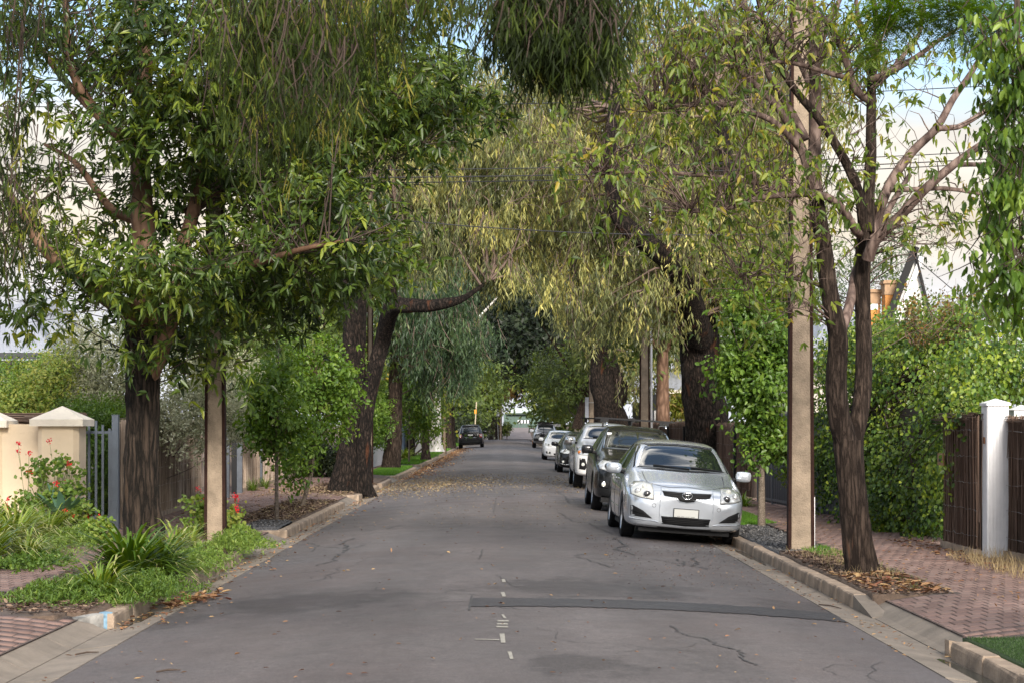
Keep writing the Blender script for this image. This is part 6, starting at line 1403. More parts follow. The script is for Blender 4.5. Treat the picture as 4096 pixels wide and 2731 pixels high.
def car_shell(st, wheels, wr, bodym):
    """stations (y, zbot, zbelt, ztop, wlow, wbelt, wtop) -> body mesh with wheel arches and its BVH"""
    b = MB(); n = None
    for (y, zb, zl, zt, wl, wb, wt) in st:
        zm = zb + (zl - zb)*.55
        h = [(0, zb), (wl*.55, zb), (wl*.90, zb+.01), (wl*.985, zb+.07), (max(wl, wb), zm), (wb*.995, zl - .035*(zl-zb)), (wb*.955, zl+.012 if zt-zl > .1 else zl+(zt-zl)*.35),
             (wb*.955 + (wt-wb*.955)*.88, zl + (zt-zl)*.84), (wt*.90, zt - .012), (wt*.5, zt+.012), (0, zt+.018)]
        ring = [(x, y, z) for x, z in h] + [(-x, y, z) for x, z in h[-2:0:-1]]
        n = len(ring); b.v += ring
    S = len(st)
    for s in range(S-1):
        for i in range(n): b.f.append((s*n+i, s*n+(i+1) % n, (s+1)*n+(i+1) % n, (s+1)*n+i)); b.m.append(0)
    for s, flip in ((0, 1), (S-1, 0)):       # end caps as strips between mirrored points
        for i in range(1, n//2):
            a, c = s*n+i, s*n+(i+1); d, e = s*n+(n-i-1), s*n+(n-i)
            f = (a, c, d, e) if i != n//2 - 1 else (a, c, e)
            b.f.append(f if flip else f[::-1]); b.m.append(0)
        f = (s*n, s*n+1, s*n+n-1); b.f.append(f if flip else f[::-1]); b.m.append(0)
    me = b.mesh('body', [bodym, plastic], True); o = bpy.data.objects.new('body', me); COL.objects.link(o)
    md = o.modifiers.new('s', 'SUBSURF'); md.levels = 2; md.render_levels = 2
    me2 = ev_mesh(o); o.modifiers.clear(); o.data = me2
    bm = bmesh.new(); bm.from_mesh(me2); bmesh.ops.recalc_face_normals(bm, faces=bm.faces); bvh = BVHTree.FromBMesh(bm); bm.to_mesh(me2); bm.free()
    W2 = max(x[4] for x in st)
    cut = MB()
    for (yw, zw) in wheels:
        for s in (-1, 1):
            cut.add(*(lambda k=28, R_=wr: ([(s*xx, yw + R_*math.cos(2*PI*j/k), zw + R_*math.sin(2*PI*j/k)) for xx in (W2-.30, W2+.25) for j in range(k)],
                                          [tuple(range(k)), tuple(range(k, 2*k))[::-1]] + [(j, k+j, k+(j+1) % k, (j+1) % k) for j in range(k)]))(), 1)
    cm = cut.mesh('cut', [bodym, plastic]); bm = bmesh.new(); bm.from_mesh(cm); bmesh.ops.recalc_face_normals(bm, faces=bm.faces); bm.to_mesh(cm); bm.free()
    co = bpy.data.objects.new('cut', cm); COL.objects.link(co)
    md = o.modifiers.new('b', 'BOOLEAN'); md.operation = 'DIFFERENCE'; md.object = co; md.solver = 'EXACT'
    me3 = ev_mesh(o); o.modifiers.clear(); o.data = me3; bpy.data.objects.remove(co)
    me3.materials.clear(); me3.materials.append(bodym); me3.materials.append(plastic)
    me3.name = 'body'
    return o, bvh

AX = {'front': (Vector((0, -5, 0)), Vector((0, 1, 0)), lambda p: Vector((p[0], 0, p[1]))), 'rear': (Vector((0, 12, 0)), Vector((0, -1, 0)), lambda p: Vector((p[0], 0, p[1]))),
      'right': (Vector((4, 0, 0)), Vector((-1, 0, 0)), lambda p: Vector((0, p[0], p[1]))), 'left': (Vector((-4, 0, 0)), Vector((1, 0, 0)), lambda p: Vector((0, p[0], p[1])))}
class Car:
    def __init__(s, name, label, st, wheels, wr, bodym, loc, roll=0, yaw=0, tyre=.31, tw=.20):
        s.t = thing(name, label, 'car', loc, local=True); s.t.rotation_euler = (0, roll, yaw)
        s.body, s.bvh = car_shell(st, wheels, wr, bodym); s.body.parent = s.t; s.st = st
        s.W2 = max(x[4] for x in st)
        for (yw, zw) in wheels:
            for sd in (-1, 1): s.wheel(yw, sd, tyre, tw)
    def hit(s, side, p, off=.0):
        o, d, f = AX[side]; q = f(p); h, nr, i, dist = s.bvh.ray_cast(o + q, d)
        if h is None: 
            return None
        if nr.dot(d) > 0: nr = -nr
        return h + nr*off
    def patch(s, name, side, poly, m, off=.004, rings=5, parent=None, sink=.012, den=.05, smooth=True):
        P = []
        for i in range(len(poly)):
            a, c = Vector(poly[i]), Vector(poly[(i+1) % len(poly)]); k = max(1, int((c-a).length/den))
            P += [a.lerp(c, q/k) for q in range(k)]
        cen = sum(P, Vector((0, 0)))/len(P); v = []; last = None
        c0 = s.hit(side, cen, off)
        if c0 is None: return None
        v.append(c0)
        for r in range(1, rings+2):
            f = min(r/rings, 1)
            for p in P:
                q = cen + (p-cen)*f; h = s.hit(side, q, off if r <= rings else -sink)
                if h is None:
                    for g in (.98, .95, .9, .8, .6):
                        h = s.hit(side, cen + (q-cen)*g, off)
                        if h: break
                v.append(h if h is not None else c0)
        n = len(P); f = [(0, 1+i, 1+(i+1) % n) for i in range(n)]
        for r in range(rings): f += [(1+r*n+i, 1+(r+1)*n+i, 1+(r+1)*n+(i+1) % n, 1+r*n+(i+1) % n) for i in range(n)]
        me = MB().add(v, f).mesh(name, m, smooth); bm = bmesh.new(); bm.from_mesh(me); bmesh.ops.recalc_face_normals(bm, faces=bm.faces)
        bm.to_mesh(me); bm.free(); o = bpy.data.objects.new(name, me); COL.objects.link(o); o.parent = parent or s.t; return o
    def both(s, name, side, poly, m, **k):
        out = []
        for sg in (1, -1):
            if side in ('front', 'rear'): out.append(s.patch(name, side, [(x*sg, z) for x, z in poly], m, **k))
            else: out.append(s.patch(name, 'right' if sg > 0 else 'left', poly, m, **k))
        return out
    def line(s, name, side, pts, r=.004, m=None, off=.0, parent=None, k=4):
        P = []
        for i in range(len(pts)-1):
            a, c = Vector(pts[i]), Vector(pts[i+1]); n = max(1, int((c-a).length/.05))
            for q in range(n + (i == len(pts)-2)):
                h = s.hit(side, a.lerp(c, q/n), off)
                if h is not None: P.append(h)
        if len(P) > 1: o = MB().tube(P, r, k).obj(name, m or seam_m, None); o.parent = parent or s.t; return o
    def lines(s, name, side, pts, **k):
        for sd in ('right', 'left'): s.line(name, sd, pts, **k)
    def add(s, name, mb, m, smooth=False, parent=None):
        o = mb.obj(name, m, None, smooth); o.parent = parent or s.t; return o
    def wheel(s, y, sd, r, tw):
        x1 = s.W2 - .015; x0 = x1 - tw; k = 36; c = (0, y, r)
        pr = [(r*.60, x0), (r*.9, x0), (r*.985, x0+.02), (r, x0+.05), (r, x1-.05), (r*.985, x1-.02), (r*.9, x1-.003), (r*.66, x1-.006), (r*.64, x1-.03)]
        b = MB(); b.lathe([(a, sd*h) for a, h in pr], c, k, 'x'); tr = s.add('wheel', b, rubber, True)
        b = MB()
        for g in range(30):
            a = 2*PI*g/30; b.obox((sd*(x0+x1)/2, y + math.cos(a)*(r+.001), r + math.sin(a)*(r+.001)), (tw*.36, 0, 0), (0, -math.sin(a)*r*.07, math.cos(a)*r*.07), (0, math.cos(a)*.0035, math.sin(a)*.0035))
        s.add('tread', b, rubber, parent=tr)
        b = MB(); b.lathe([(.001, sd*(x1-.045)), (r*.14, sd*(x1-.035)), (r*.16, sd*(x1-.05))], c, 16, 'x')
        b.lathe([(r*.67, sd*(x1-.008)), (r*.62, sd*(x1-.02)), (r*.60, sd*(x1-.07))], c, k, 'x')
        for g in range(7):
            a = 2*PI*g/7 + .2; u = Vector((0, math.cos(a), math.sin(a))); w = Vector((0, -math.sin(a), math.cos(a)))
            b.obox(Vector((sd*(x1-.05), y, r)) + u*r*.38, u*r*.25, w*.022, (.010, 0, 0))
        s.add('rim', b, alloy, parent=tr)
        b = MB(); b.lathe([(.001, sd*(x1-.10)), (r*.6, sd*(x1-.10))], c, 20, 'x'); s.add('brake_disc', b, plastic, parent=tr)
    def mirror(s, y, z, bodym, w=.11, h=.075, x=None):
        x = x or s.W2
        for sd in (-1, 1):
            bm = bmesh.new(); bmesh.ops.create_cube(bm, size=2); bmesh.ops.subdivide_edges(bm, edges=bm.edges, cuts=2, use_grid_fill=True)
            for v in bm.verts:
                q = v.co; n_ = q.normalized(); q = q.lerp(n_*1.25, .55); v.co = Vector((sd*(x + .10) + q.x*w, y + q.y*.075, z + q.z*h))
            for f in bm.faces: f.smooth = True
            me = bpy.data.meshes.new('mirror'); bm.to_mesh(me); bm.free(); me.materials.append(bodym); o = bpy.data.objects.new('mirror', me); COL.objects.link(o); o.parent = s.t
            s.add('mirror_arm', MB().tube([(sd*(x-.10), y+.02, z-.06), (sd*(x+.03), y+.01, z-.045)], .028, 8), plastic, True, o)
            s.add('mirror_glass', MB().box(min(sd*(x+.02), sd*(x+.18)), y+.07, z-.05, max(sd*(x+.02), sd*(x+.18)), y+.078, z+.05), glass_m, parent=o)
    def plate(s, side, x, z, w=.186, h=.067):
        a = s.hit(side, (x, z), .012); 
        sg = -1 if side == 'front' else 1
        o = s.add('number_plate', MB().obox(a, (w, 0, 0), (0, .006, 0), (0, 0, h)), plastic)
        s.add('plate_face', MB().obox(a + Vector((0, sg*.0085, 0)), (w-.012, 0, 0), (0, .002, 0), (0, 0, h-.010)), plate_m, parent=o)
        b = MB()
        for k in range(17): 
            if k in (3, 7, 12): continue
            b.obox(a + Vector((-.12 + k*.015, sg*.0115, -h+.020)), (.0045, 0, 0), (0, .001, 0), (0, 0, .004))
        s.add('plate_print', b, seam_m, parent=o); return o
    def wipers(s, ztip=1.12, zb=1.06):
        for (x0, x1) in ((-.42, .12), (.14, .62)):
            P = []
            for q in range(8):
                h = s.hit('front', (x0 + (x1-x0)*q/7, zb + .02*math.sin(q/7*PI)*0 + (ztip-zb)*(1-q/7)*.5), .018)
                if h: P.append(h)
            if len(P) > 2: s.add('wiper', MB().tube(P, [.012]*len(P), 5), plastic)
    def lamp(s, x, z, r, m=lamp_dark, side='front', off=.012, parent=None, ring=True):
        h = s.hit(side, (x, z), off)
        if h is None: return
        sg = -1 if side == 'front' else 1; b = MB()
        b.lathe([(.001, sg*.016), (r*.6, sg*.013), (r*.9, sg*.004), (r, 0)], h, 18, 'y'); o = s.add('lamp', b, m, True, parent)
        if ring: s.add('lamp_ring', MB().lathe([(r*1.2, -sg*.004), (r*1.12, sg*.008), (r, sg*.002)], h, 20, 'y'), chrome, True, parent)
        return o

def oval(b, c, a, bz, r, n=28, rot=0):
    P = [Vector((c[0] + a*math.cos(t), c[1] - .004*0, c[2] + bz*math.sin(t))) for t in np.linspace(0, 2*PI, n)]
    b.tube(P, r, 6, cap=False)

ROLL = math.radians(4.2)
def place(px_left, y_wheel, w2, D, side_x=None):
    xl = (px_left - VX)*D/F; xc = xl + w2; return xc

# ---------------- silver hatchback
st_h = [(0.00, .27, .50, .62, .44, .48, .36), (0.025, .215, .56, .70, .66, .68, .50), (0.10, .19, .63, .77, .79, .80, .58), (.26, .18, .70, .83, .85, .855, .62), (.55, .18, .77, .90, .885, .87, .66),
        (.90, .18, .84, .985, .89, .875, .69), (1.10, .18, .875, 1.04, .89, .875, .70), (1.30, .18, .90, 1.16, .89, .875, .67), (1.75, .18, .92, 1.395, .89, .875, .615), (2.15, .18, .935, 1.468, .89, .875, .60),
        (2.8, .18, .955, 1.475, .89, .875, .59), (3.4, .19, .975, 1.42, .89, .87, .57), (3.85, .24, .985, 1.24, .87, .84, .60), (4.10, .28, .93, 1.06, .80, .78, .56), (4.20, .36, .80, .90, .66, .64, .45)]
silver = paint('silver_paint', (.60, .64, .69), .55, .25)
Df = 28.0
xc = 1.75 + .875
zc = (-.046 - .172)/2
c = Car('parked_car', 'silver hatchback parked nearest with its right wheels in the gutter', st_h, [(.86, .31), (3.46, .31)], .365, silver, (xc, Df - .86, zc), ROLL, math.radians(.6), .31, .20)
ws = c.patch('windscreen', 'front', [(-.705, 1.045), (-.35, 1.035), (0, 1.03), (.35, 1.035), (.705, 1.045), (.655, 1.22), (.575, 1.375), (.3, 1.40), (0, 1.408), (-.3, 1.40), (-.575, 1.375), (-.655, 1.22)], glass_m, off=.004, rings=8)
c.line('windscreen_seal', 'front', [(-.71, 1.04), (-.66, 1.22), (-.58, 1.385), (-.3, 1.41), (0, 1.418), (.3, 1.41), (.58, 1.385), (.66, 1.22), (.71, 1.04)], r=.009, m=plastic)
c.patch('cowl', 'front', [(-.72, 1.03), (0, 1.012), (.72, 1.03), (.70, 1.05), (0, 1.034), (-.70, 1.05)], plastic, off=.006, rings=2)
c.wipers(1.10, 1.045)
for sd in ('right', 'left'):
    c.patch('side_window', sd, [(1.42, .98), (2.28, .985), (2.30, 1.38), (2.0, 1.375), (1.72, 1.28)], glass_m, rings=5); c.patch('side_window', sd, [(2.36, .985), (3.2, 1.0), (3.38, 1.10), (3.22, 1.30), (2.85, 1.375), (2.38, 1.385)], glass_m, rings=5)
    c.line('door_seam', sd, [(1.36, .95), (1.30, .6), (1.42, .26), (2.2, .25), (2.34, .6), (2.33, .96)], r=.004); c.line('door_seam', sd, [(2.33, .25), (2.9, .25), (3.15, .55), (3.3, .96)], r=.004)
    c.line('door_handle', sd, [(2.08, .84), (2.26, .845)], r=.014, m=silver, off=.02); c.line('door_handle', sd, [(2.95, .86), (3.12, .865)], r=.014, m=silver, off=.02); c.line('side_moulding', sd, [(1.4, .42), (3.05, .44)], r=.008, m=silver, off=.004)
c.line('bonnet_seam', 'front', [(-.60, .985), (-.585, .90), (-.56, .835), (-.35, .80), (-.25, .79), (0, .815), (.25, .79), (.35, .80), (.56, .835), (.585, .90), (.60, .985)], r=.0045)
for sg, hm in ((-1, lens_w), (1, lamp_glass)):
    hl = c.patch('headlight', 'front', [(sg*x, z) for x, z in [(.50, .825), (.62, .845), (.74, .835), (.805, .77), (.80, .665), (.66, .625), (.485, .605)]], hm, off=.006, rings=5, sink=.02, den=.04)
    c.line('headlight_rim', 'front', [(sg*x, z) for x, z in [(.50, .828), (.62, .849), (.74, .839), (.81, .77), (.805, .66), (.66, .62), (.48, .60), (.50, .828)]], r=.005, m=plastic, parent=hl)
    c.lamp(sg*.575, .67, .047, lamp_dark, parent=hl); c.lamp(sg*.70, .70, .042, lamp_glass, parent=hl); c.lamp(sg*.61, .77, .04, lens_w, parent=hl, ring=False)
c.patch('grille', 'front', [(-.36, .735), (-.1, .728), (0, .74), (.1, .728), (.36, .735), (.33, .672), (.14, .648), (.10, .605), (0, .592), (-.10, .605), (-.14, .648), (-.33, .672)], plastic, off=.004, rings=4, den=.03)
for z in (.705, .682): c.line('grille_bar', 'front', [(-.34, z), (.34, z)], r=.004, m=seam_m, off=.010)
c.line('grille_rim', 'front', [(-.37, .742), (-.1, .735), (.1, .735), (.37, .742), (.34, .665), (.15, .640), (.105, .598), (0, .584), (-.105, .598), (-.15, .640), (-.34, .665), (-.37, .742)], r=.007, m=silver, off=.003)
h = c.hit('front', (0, .683), .022); b = MB()
oval(b, h, .072, .050, .0075); oval(b, (h.x, h.y-.001, h.z+.022), .045, .018, .006); oval(b, (h.x, h.y-.002, h.z-.004), .019, .042, .006); c.add('emblem', b, chrome, True)
c.plate('front', 0, .435)
c.patch('lower_grille', 'front', [(-.36, .375), (0, .372), (.36, .375), (.33, .265), (0, .25), (-.33, .265)], plastic, off=.003, rings=3)
for z in (.35, .325, .30, .275): c.line('grille_bar', 'front', [(-.345, z), (.345, z)], r=.005, m=rubber, off=.012)
for sg in (-1, 1):
    f = c.patch('fog_intake', 'front', [(sg*x, z) for x, z in [(.80, .50), (.76, .50), (.62, .435), (.48, .33), (.70, .345), (.79, .36)]], plastic, off=.003, rings=3, den=.04)
    c.line('intake_bar', 'front', [(sg*.785, .43), (sg*.60, .385)], r=.006, m=rubber, off=.012, parent=f)
    c.line('bumper_crease', 'front', [(sg*.375, .80), (sg*.385, .6), (sg*.39, .42), (sg*.36, .25)], r=.006, m=silver, off=.002)
    c.line('intake_lip', 'front', [(sg*.80, .32), (sg*.60, .30), (sg*.46, .30), (sg*.40, .285)], r=.010, m=silver, off=.003)
    h_ = c.hit('front', (sg*.47, .52), .002); c.add('tow_cover', MB().tube([h_ + Vector((.026*math.cos(a), 0, .026*math.sin(a))) for a in np.linspace(0, 2*PI, 18)], .0025, 4, cap=False), plastic); c.line('bumper_seam', 'front', [(sg*.485, .60), (sg*.66, .618), (sg*.82, .66), (sg*.86, .64)], r=.0035)
c.patch('bumper_skirt', 'front', [(-.72, .235), (0, .215), (.72, .235), (.70, .20), (0, .19), (-.70, .20)], plastic, off=.006, rings=2)
c.mirror(1.42, 1.0, silver)
c.add('sill', MB().box(-.80, 1.3, .14, .80, 3.0, .20), plastic); c.add('front_valance', MB().box(-.66, .14, .135, .66, .6, .19), plastic)
c.both('tail_light', 'rear', [(.60, .75), (.74, .76), (.72, .98), (.62, .98)], red_lamp); c.patch('rear_window', 'rear', [(-.55, 1.08), (.55, 1.08), (.5, 1.33), (-.5, 1.33)], glass_m, rings=4)

# ---------------- generic follow-on cars
def scaled(st, sy=1, sx=1, sz=1, hood=1, dz=0):
    out = []
    for (y, zb, zl, zt, wl, wb, wt) in st: out.append((y*sy, zb*sz+dz, zl*sz*hood+dz, zt*sz*(hood if zt < 1.1 else 1)+dz, wl*sx, wb*sx, wt*sx))
    return out
def dress(c, bodym, ws_poly, side_polys, head, grille, lower, plate_z, mirror, seams=True, wip=(1.2, 1.14), fog=None, rear=None, hm=lamp_glass, emblem=True):
    c.patch('windscreen', 'front', ws_poly + [(-x, z) for x, z in ws_poly[::-1]], glass_m, rings=7)
    for sd in ('right', 'left'):
        for p in side_polys: c.patch('side_window', sd, p, glass_m, rings=4)
    for sg in (-1, 1):
        hl = c.patch('headlight', 'front', [(sg*x, z) for x, z in head], hm, off=.006, rings=4, sink=.02, den=.05)
        cx = sum(p[0] for p in head)/len(head); cz = sum(p[1] for p in head)/len(head); c.lamp(sg*cx, cz, .05, lamp_dark, parent=hl)
        if fog: f = c.patch('fog_recess', 'front', [(sg*x, z) for x, z in fog], plastic, rings=3, den=.05); c.lamp(sg*sum(p[0] for p in fog)/len(fog), sum(p[1] for p in fog)/len(fog), .04, lens_w, parent=f)
    c.patch('grille', 'front', grille, plastic, rings=3); g0 = min(p[1] for p in grille); g1 = max(p[1] for p in grille); gw = max(p[0] for p in grille)
    for k in range(1, 4): c.line('grille_bar', 'front', [(-gw*.9, g0 + (g1-g0)*k/4), (gw*.9, g0 + (g1-g0)*k/4)], r=.008, m=chrome if k == 2 else rubber, off=.012)
    c.patch('lower_grille', 'front', lower, plastic, rings=3)
    if plate_z: c.plate('front', 0, plate_z)
    c.mirror(mirror[0], mirror[1], mirror[2] if len(mirror) > 2 else bodym, w=mirror[3] if len(mirror) > 3 else .11, h=mirror[4] if len(mirror) > 4 else .075)
    c.wipers(*wip)
    if emblem:
        h = c.hit('front', (0, (g0+g1)/2), .03); b = MB(); oval(b, h, .075, .05, .008); c.add('emblem', b, chrome, True)
def xr(Dw, pxl): return (pxl - VX)*Dw/F

# dark wagon with roof racks
dark = mat('charcoal_paint', (.008, .009, .010), .22, 0, coat=.35, spec=.4)
st_s = [(0.00, .34, .62, .82, .50, .56, .40), (0.03, .28, .70, .90, .70, .74, .56), (.12, .25, .78, .96, .82, .83, .64), (.30, .23, .84, 1.01, .88, .88, .66), (.65, .22, .90, 1.07, .90, .89, .68), (1.0, .22, .95, 1.12, .90, .895, .70), (1.22, .22, .98, 1.16, .90, .895, .70),
        (1.45, .22, 1.0, 1.28, .90, .895, .68), (1.95, .22, 1.02, 1.545, .90, .895, .62), (2.35, .22, 1.03, 1.60, .90, .895, .61), (3.1, .22, 1.05, 1.60, .90, .89, .60), (3.8, .24, 1.06, 1.57, .90, .88, .59), (4.2, .28, 1.06, 1.42, .88, .86, .60), (4.42, .34, 1.0, 1.12, .80, .80, .56), (4.48, .42, .86, .95, .68, .68, .46)]
Dw = 36.8; xc = xr(Dw, 2362) + .885
c = Car('parked_car', 'charcoal wagon with black roof bars parked behind the silver hatchback', st_s, [(.9, .34), (3.55, .34)], .40, dark, (xc, Dw-.9, (-.05-.165)/2), ROLL*.9, 0, .34, .21); c.t.scale = (1, 1, 1.05)
dress(c, dark, [(.70, 1.16), (.66, 1.32), (.585, 1.49), (.3, 1.515), (0, 1.525)][::1], [[(1.6, 1.08), (2.45, 1.09), (2.47, 1.49), (2.15, 1.48), (1.85, 1.36)], [(2.53, 1.09), (3.35, 1.10), (3.35, 1.49), (2.55, 1.495)], [(3.42, 1.11), (3.95, 1.16), (3.85, 1.42), (3.42, 1.48)]],
      [(.42, .86), (.60, .93), (.80, .95), (.85, .86), (.80, .79), (.62, .75), (.46, .76)], [(-.38, .88), (0, .885), (.38, .88), (.34, .72), (0, .70), (-.34, .72)], [(-.42, .52), (.42, .52), (.38, .40), (-.38, .40)], .60, (1.5, 1.12), wip=(1.22, 1.17),
      fog=[(.60, .56), (.80, .60), (.80, .46), (.62, .43)])
c.add('skid_panel', MB().box(-.74, .10, .18, .74, .5, .27), plastic)
for sg in (-1, 1): c.add('roof_rail', MB().tube([(sg*.60, 2.2, 1.60), (sg*.60, 2.3, 1.655), (sg*.60, 3.8, 1.655), (sg*.59, 4.0, 1.57)], .018, 6), chrome, True)
for y in (2.5, 3.35):
    cb = c.add('roof_bar', MB().obox((0, y, 1.735), (.80, 0, 0), (0, .035, 0), (0, 0, .014)), plastic)
    for sg in (-1, 1): c.add('bar_foot', MB().obox((sg*.62, y, 1.69), (.06, 0, .0), (0, .045, 0), (0, 0, .035)), plastic, parent=cb)
c.add('registration_sticker', MB().obox(c.hit('front', (-.56, 1.43), .012), (.045, 0, 0), (0, .002, 0), (0, 0, .02)), white_m)
c.patch('bonnet_scoop', 'front', [(-.16, 1.085), (.16, 1.085), (.14, 1.05), (-.14, 1.05)], plastic, off=.03, rings=2)
# white ute
whitep = paint('white_paint', (.86, .86, .85), 0, .3)
st_u = [(0.00, .45, .80, 1.02, .52, .60, .46), (0.03, .38, .86, 1.08, .72, .78, .62), (.14, .34, .94, 1.13, .86, .87, .70), (.35, .33, 1.0, 1.17, .91, .91, .72), (.8, .33, 1.06, 1.21, .92, .91, .73), (1.15, .33, 1.10, 1.25, .92, .91, .73), (1.4, .33, 1.12, 1.33, .92, .91, .71),
        (1.9, .33, 1.13, 1.66, .92, .91, .64), (2.3, .33, 1.14, 1.76, .92, .91, .62), (3.0, .33, 1.14, 1.775, .92, .91, .62), (3.5, .33, 1.14, 1.72, .92, .90, .60), (3.62, .35, 1.13, 1.3, .92, .90, .66), (3.75, .35, 1.10, 1.17, .92, .90, .74), (5.2, .38, 1.10, 1.17, .92, .90, .76), (5.3, .45, 1.02, 1.08, .86, .86, .72)]
Dw = 50.2; xc = xr(Dw, 2288) + .92
c = Car('parked_ute', 'white dual cab ute with black roof rack parked behind the charcoal wagon', st_u, [(1.0, .39), (4.08, .39)], .46, whitep, (xc, Dw-1.0, (-.05-.165)/2), ROLL*.8, 0, .39, .25)
dress(c, whitep, [(.72, 1.32), (.68, 1.48), (.60, 1.65), (.3, 1.68), (0, 1.69)], [[(1.65, 1.20), (2.4, 1.21), (2.42, 1.66), (2.1, 1.64), (1.85, 1.52)], [(2.48, 1.21), (3.3, 1.22), (3.28, 1.62), (2.5, 1.66)]],
      [(.50, 1.02), (.66, 1.08), (.86, 1.09), (.88, .97), (.82, .89), (.62, .87), (.52, .90)], [(-.46, 1.04), (0, 1.05), (.46, 1.04), (.42, .72), (0, .68), (-.42, .72)], [(-.46, .60), (.46, .60), (.42, .46), (-.42, .46)], .62, (1.55, 1.25, chrome, .13, .095), wip=(1.4, 1.34),
      fog=[(.66, .80), (.80, .80), (.80, .52), (.64, .50), (.60, .62)])
for sg in (-1, 1): c.lamp(sg*.80, .955, .05, amber, ring=False)
c.add('ladder_rack', MB().obox((0, 2.3, 1.88), (.72, 0, 0), (0, .03, 0), (0, 0, .014)).obox((0, 3.2, 1.88), (.72, 0, 0), (0, .03, 0), (0, 0, .014)).obox((-.6, 2.3, 1.82), (.04, 0, 0), (0, .04, 0), (0, 0, .06)).obox((.6, 2.3, 1.82), (.04, 0, 0), (0, .04, 0), (0, 0, .06)), plastic)
c.both('rear_lamp', 'rear', [(.70, .75), (.84, .75), (.84, 1.0), (.70, 1.0)], red_lamp)
# black sedan
black = mat('black_paint', (.005, .005, .006), .22, 0, coat=.3, spec=.35)
Dw = 67; xc = xr(Dw, 2226) + .88
st_b = scaled(st_h, 1.08, 1.0, 1.0)
c = Car('parked_car', 'black car mostly hidden between the white ute and white sedan', st_b, [(.92, .32), (3.7, .32)], .375, black, (xc, Dw-.92, (-.06-.165)/2), ROLL*.8, 0, .32, .21)
dress(c, black, [(.69, 1.06), (.655, 1.22), (.575, 1.375), (.3, 1.40), (0, 1.408)], [[(1.5, .98), (2.4, .985), (2.42, 1.38), (2.1, 1.375), (1.82, 1.28)], [(2.5, .985), (3.4, 1.0), (3.3, 1.25), (2.9, 1.375), (2.52, 1.385)]],
      [(.48, .80), (.64, .83), (.80, .82), (.80, .72), (.64, .68), (.5, .70)], [(-.38, .74), (.38, .74), (.30, .60), (-.30, .60)], [(-.42, .42), (.42, .42), (.38, .28), (-.38, .28)], .48, (1.52, 1.0), wip=(1.10, 1.05), fog=[(.60, .44), (.78, .48), (.78, .34), (.6, .33)])
for sg in (-1, 1): c.line('chrome_strip', 'front', [(sg*.5, .30), (sg*.66, .30), (sg*.79, .34), (sg*.80, .48)], r=.012, m=chrome, off=.006)
# white sedan
Dw = 91.3; xc = xr(Dw, 2170) + .91
st_c = [(y*1.0, a, b, min(z, 1.46), wl*1.03, wb*1.03, wt*1.02) for (y, a, b, z, wl, wb, wt) in st_h[:11]] + [(3.3, .19, .99, 1.40, .915, .90, .59), (3.8, .22, 1.0, 1.18, .905, .89, .62), (4.3, .26, 1.0, 1.07, .88, .86, .66), (4.72, .32, .95, 1.02, .80, .80, .62), (4.80, .4, .82, .9, .66, .66, .45)]
c = Car('parked_car', 'white sedan parked fifth in the row beyond the black car', st_c, [(.95, .33), (3.72, .33)], .385, whitep, (xc, Dw-.95, (-.06-.165)/2), ROLL*.6, 0, .33, .21)
dress(c, whitep, [(.71, 1.06), (.67, 1.22), (.59, 1.365), (.3, 1.39), (0, 1.40)], [[(1.45, .98), (2.3, .985), (2.32, 1.37), (2.0, 1.365), (1.75, 1.27)], [(2.4, .985), (3.3, 1.0), (3.2, 1.28), (2.42, 1.375)]],
      [(.46, .74), (.62, .80), (.82, .82), (.83, .72), (.66, .67), (.5, .66)], [(-.36, .76), (.36, .76), (.30, .66), (-.30, .66)], [(-.42, .36), (.42, .36), (.38, .26), (-.38, .26)], .48, (1.45, 1.0), wip=(1.10, 1.05), hm=lens_w, fog=[(.56, .42), (.78, .44), (.77, .34), (.56, .32)])
# far silver four wheel drive with roof rack
Dw = 141; xc = xr(Dw, 2130) + .95
grey = paint('warm_silver_paint', (.34, .34, .34), .6, .35)
c = Car('parked_car', 'silver four wheel drive parked last in the right hand row, orange wheel hub', scaled(st_u[:11], 1, 1.03, 1.02) + [(4.3, .36, 1.16, 1.76, .95, .93, .64), (4.7, .42, 1.12, 1.6, .90, .88, .6)], [(1.0, .40), (3.9, .40)], .46, grey, (xc, Dw-1.0, -.11), ROLL*.5, 0, .40, .25)
dress(c, grey, [(.74, 1.35), (.70, 1.5), (.62, 1.68), (.3, 1.71), (0, 1.72)], [[(1.65, 1.24), (2.4, 1.24), (2.42, 1.68), (2.1, 1.66), (1.85, 1.54)], [(2.48, 1.24), (3.9, 1.24), (3.9, 1.66), (2.5, 1.68)]],
      [(.56, 1.06), (.72, 1.10), (.88, 1.10), (.88, .95), (.6, .93)], [(-.5, 1.08), (.5, 1.08), (.46, .86), (-.46, .86)], [(-.7, .80), (.7, .80), (.7, .5), (-.7, .5)], .62, (1.55, 1.28, whitep, .14, .10), wip=(1.42, 1.36))
c.add('bull_bar', MB().tube([(-.8, -.12, .55), (-.8, -.12, .95), (-.3, -.12, 1.15), (.3, -.12, 1.15), (.8, -.12, .95), (.8, -.12, .55)], .035, 8).obox((0, -.1, .62), (.9, 0, 0), (0, .07, 0), (0, 0, .10)), plastic)
c.add('roof_rack', MB().obox((0, 2.9, 1.95), (.7, 0, 0), (0, 1.0, 0), (0, 0, .02)).obox((0, 2.0, 1.88), (.6, 0, 0), (0, .03, 0), (0, 0, .06)), plastic)
c.add('flag_pole', MB().tube([(-.2, -.1, .5), (-.2, -.12, 1.75)], .02, 5), plastic); c.add('orange_hub', MB().lathe([(.001, -.97-.02), (.15, -.98), (.16, -.95)], (0, 1.0, .40), 14, 'x'), amber)
c.add('trailer_van_roof', MB().obox((.35, 5.6, 1.75), (.9, 0, 0), (0, .8, 0), (0, 0, .10)), grey)
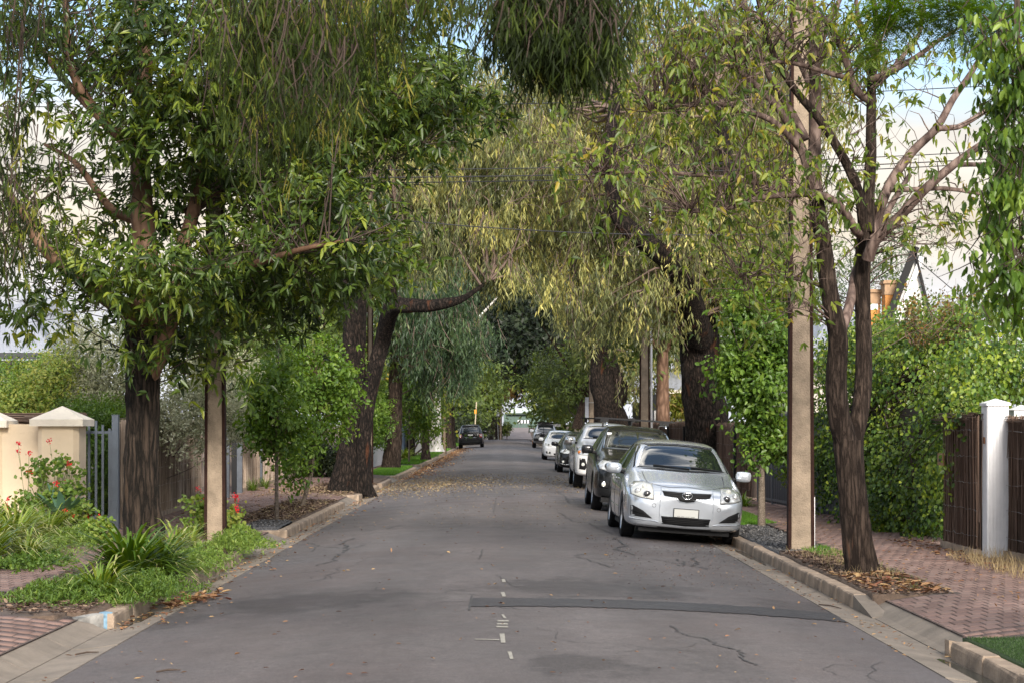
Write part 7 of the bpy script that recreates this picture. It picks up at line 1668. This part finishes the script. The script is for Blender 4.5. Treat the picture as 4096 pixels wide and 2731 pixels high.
# black four wheel drive on the left, rear to camera
st_r = [(0.00, .34, .80, 1.00, .60, .66, .50), (0.04, .28, .92, 1.10, .80, .82, .66), (.10, .27, 1.02, 1.25, .89, .89, .68), (.30, .26, 1.06, 1.60, .935, .92, .68), (.55, .26, 1.08, 1.74, .95, .93, .68), (1.2, .26, 1.09, 1.79, .955, .935, .68), (2.6, .26, 1.09, 1.80, .955, .935, .68), (3.1, .26, 1.09, 1.72, .955, .935, .68),
        (3.6, .26, 1.10, 1.26, .955, .93, .72), (4.3, .26, 1.06, 1.16, .94, .92, .70), (4.7, .32, .95, 1.05, .86, .86, .62), (4.78, .42, .8, .9, .66, .66, .5)]
Dw = 140; xr_ = (1884 - VX)*Dw/F
c = Car('parked_car', 'black four wheel drive seen from behind on the left side of the street', st_r, [(.95, .38), (3.7, .38)], .43, black, (xr_, Dw, -.11), -ROLL*.5, 0, .38, .26)
c.patch('rear_window', 'front', [(-.66, 1.16), (.66, 1.16), (.60, 1.56), (0, 1.60), (-.60, 1.56)], glass_m, rings=5)
for sd in ('right', 'left'): c.patch('side_window', sd, [(.5, 1.14), (1.1, 1.14), (1.1, 1.62), (.6, 1.6)], glass_m, rings=3); c.patch('side_window', sd, [(1.2, 1.14), (3.1, 1.14), (2.8, 1.62), (1.2, 1.64)], glass_m, rings=3)
for sg in (-1, 1):
    tl = c.patch('tail_light', 'front', [(sg*x, z) for x, z in [(.66, 1.05), (.86, 1.06), (.86, .80), (.68, .80)]], red_lamp, off=.01, rings=3); c.lamp(sg*.76, .94, .06, lens_w, parent=tl); c.add('exhaust', MB().lathe([(.04, -.05), (.045, .2)], (sg*.6, .05, .36), 12, 'y'), chrome)
c.plate('front', 0, 1.0, .19, .06); c.patch('bumper', 'front', [(-.86, .72), (.86, .72), (.82, .40), (-.82, .40)], plastic, off=.02, rings=3); c.mirror(3.2, 1.18, black, .13, .10)
c.line('tailgate_strip', 'front', [(-.4, .80), (.4, .80)], r=.015, m=chrome, off=.012); c.patch('rear_spoiler', 'front', [(-.62, 1.64), (.62, 1.64), (.58, 1.70), (-.58, 1.70)], black, off=.05, rings=2)

# ---------------------------------------------------------------- groups of like things
GROUPS = {'utility_pole': 'poles along the street', 'parked_car': 'cars parked along the kerb', 'young_tree': 'saplings planted on the verges', 'street_tree': 'street trees on the verges',
          'weeping_tree': 'weeping trees arching over the street', 'brush_fence': 'brush fences along the footpaths', 'geranium': 'geraniums in the left beds', 'power_line': 'cables over the street',
          'background_tree': 'trees beyond the verges', 'grass_tussock': 'tussocks by the metal fence', 'gatepost': 'gateposts along the fences', 'grass_tuft': 'tufts by the brush fence', 'fallen_twig': 'twigs on the road'}
for o in bpy.data.objects:
    k = o.name.split('.')[0]
    if o.parent is None and k in GROUPS and not o.get('group'): o['group'] = GROUPS[k]
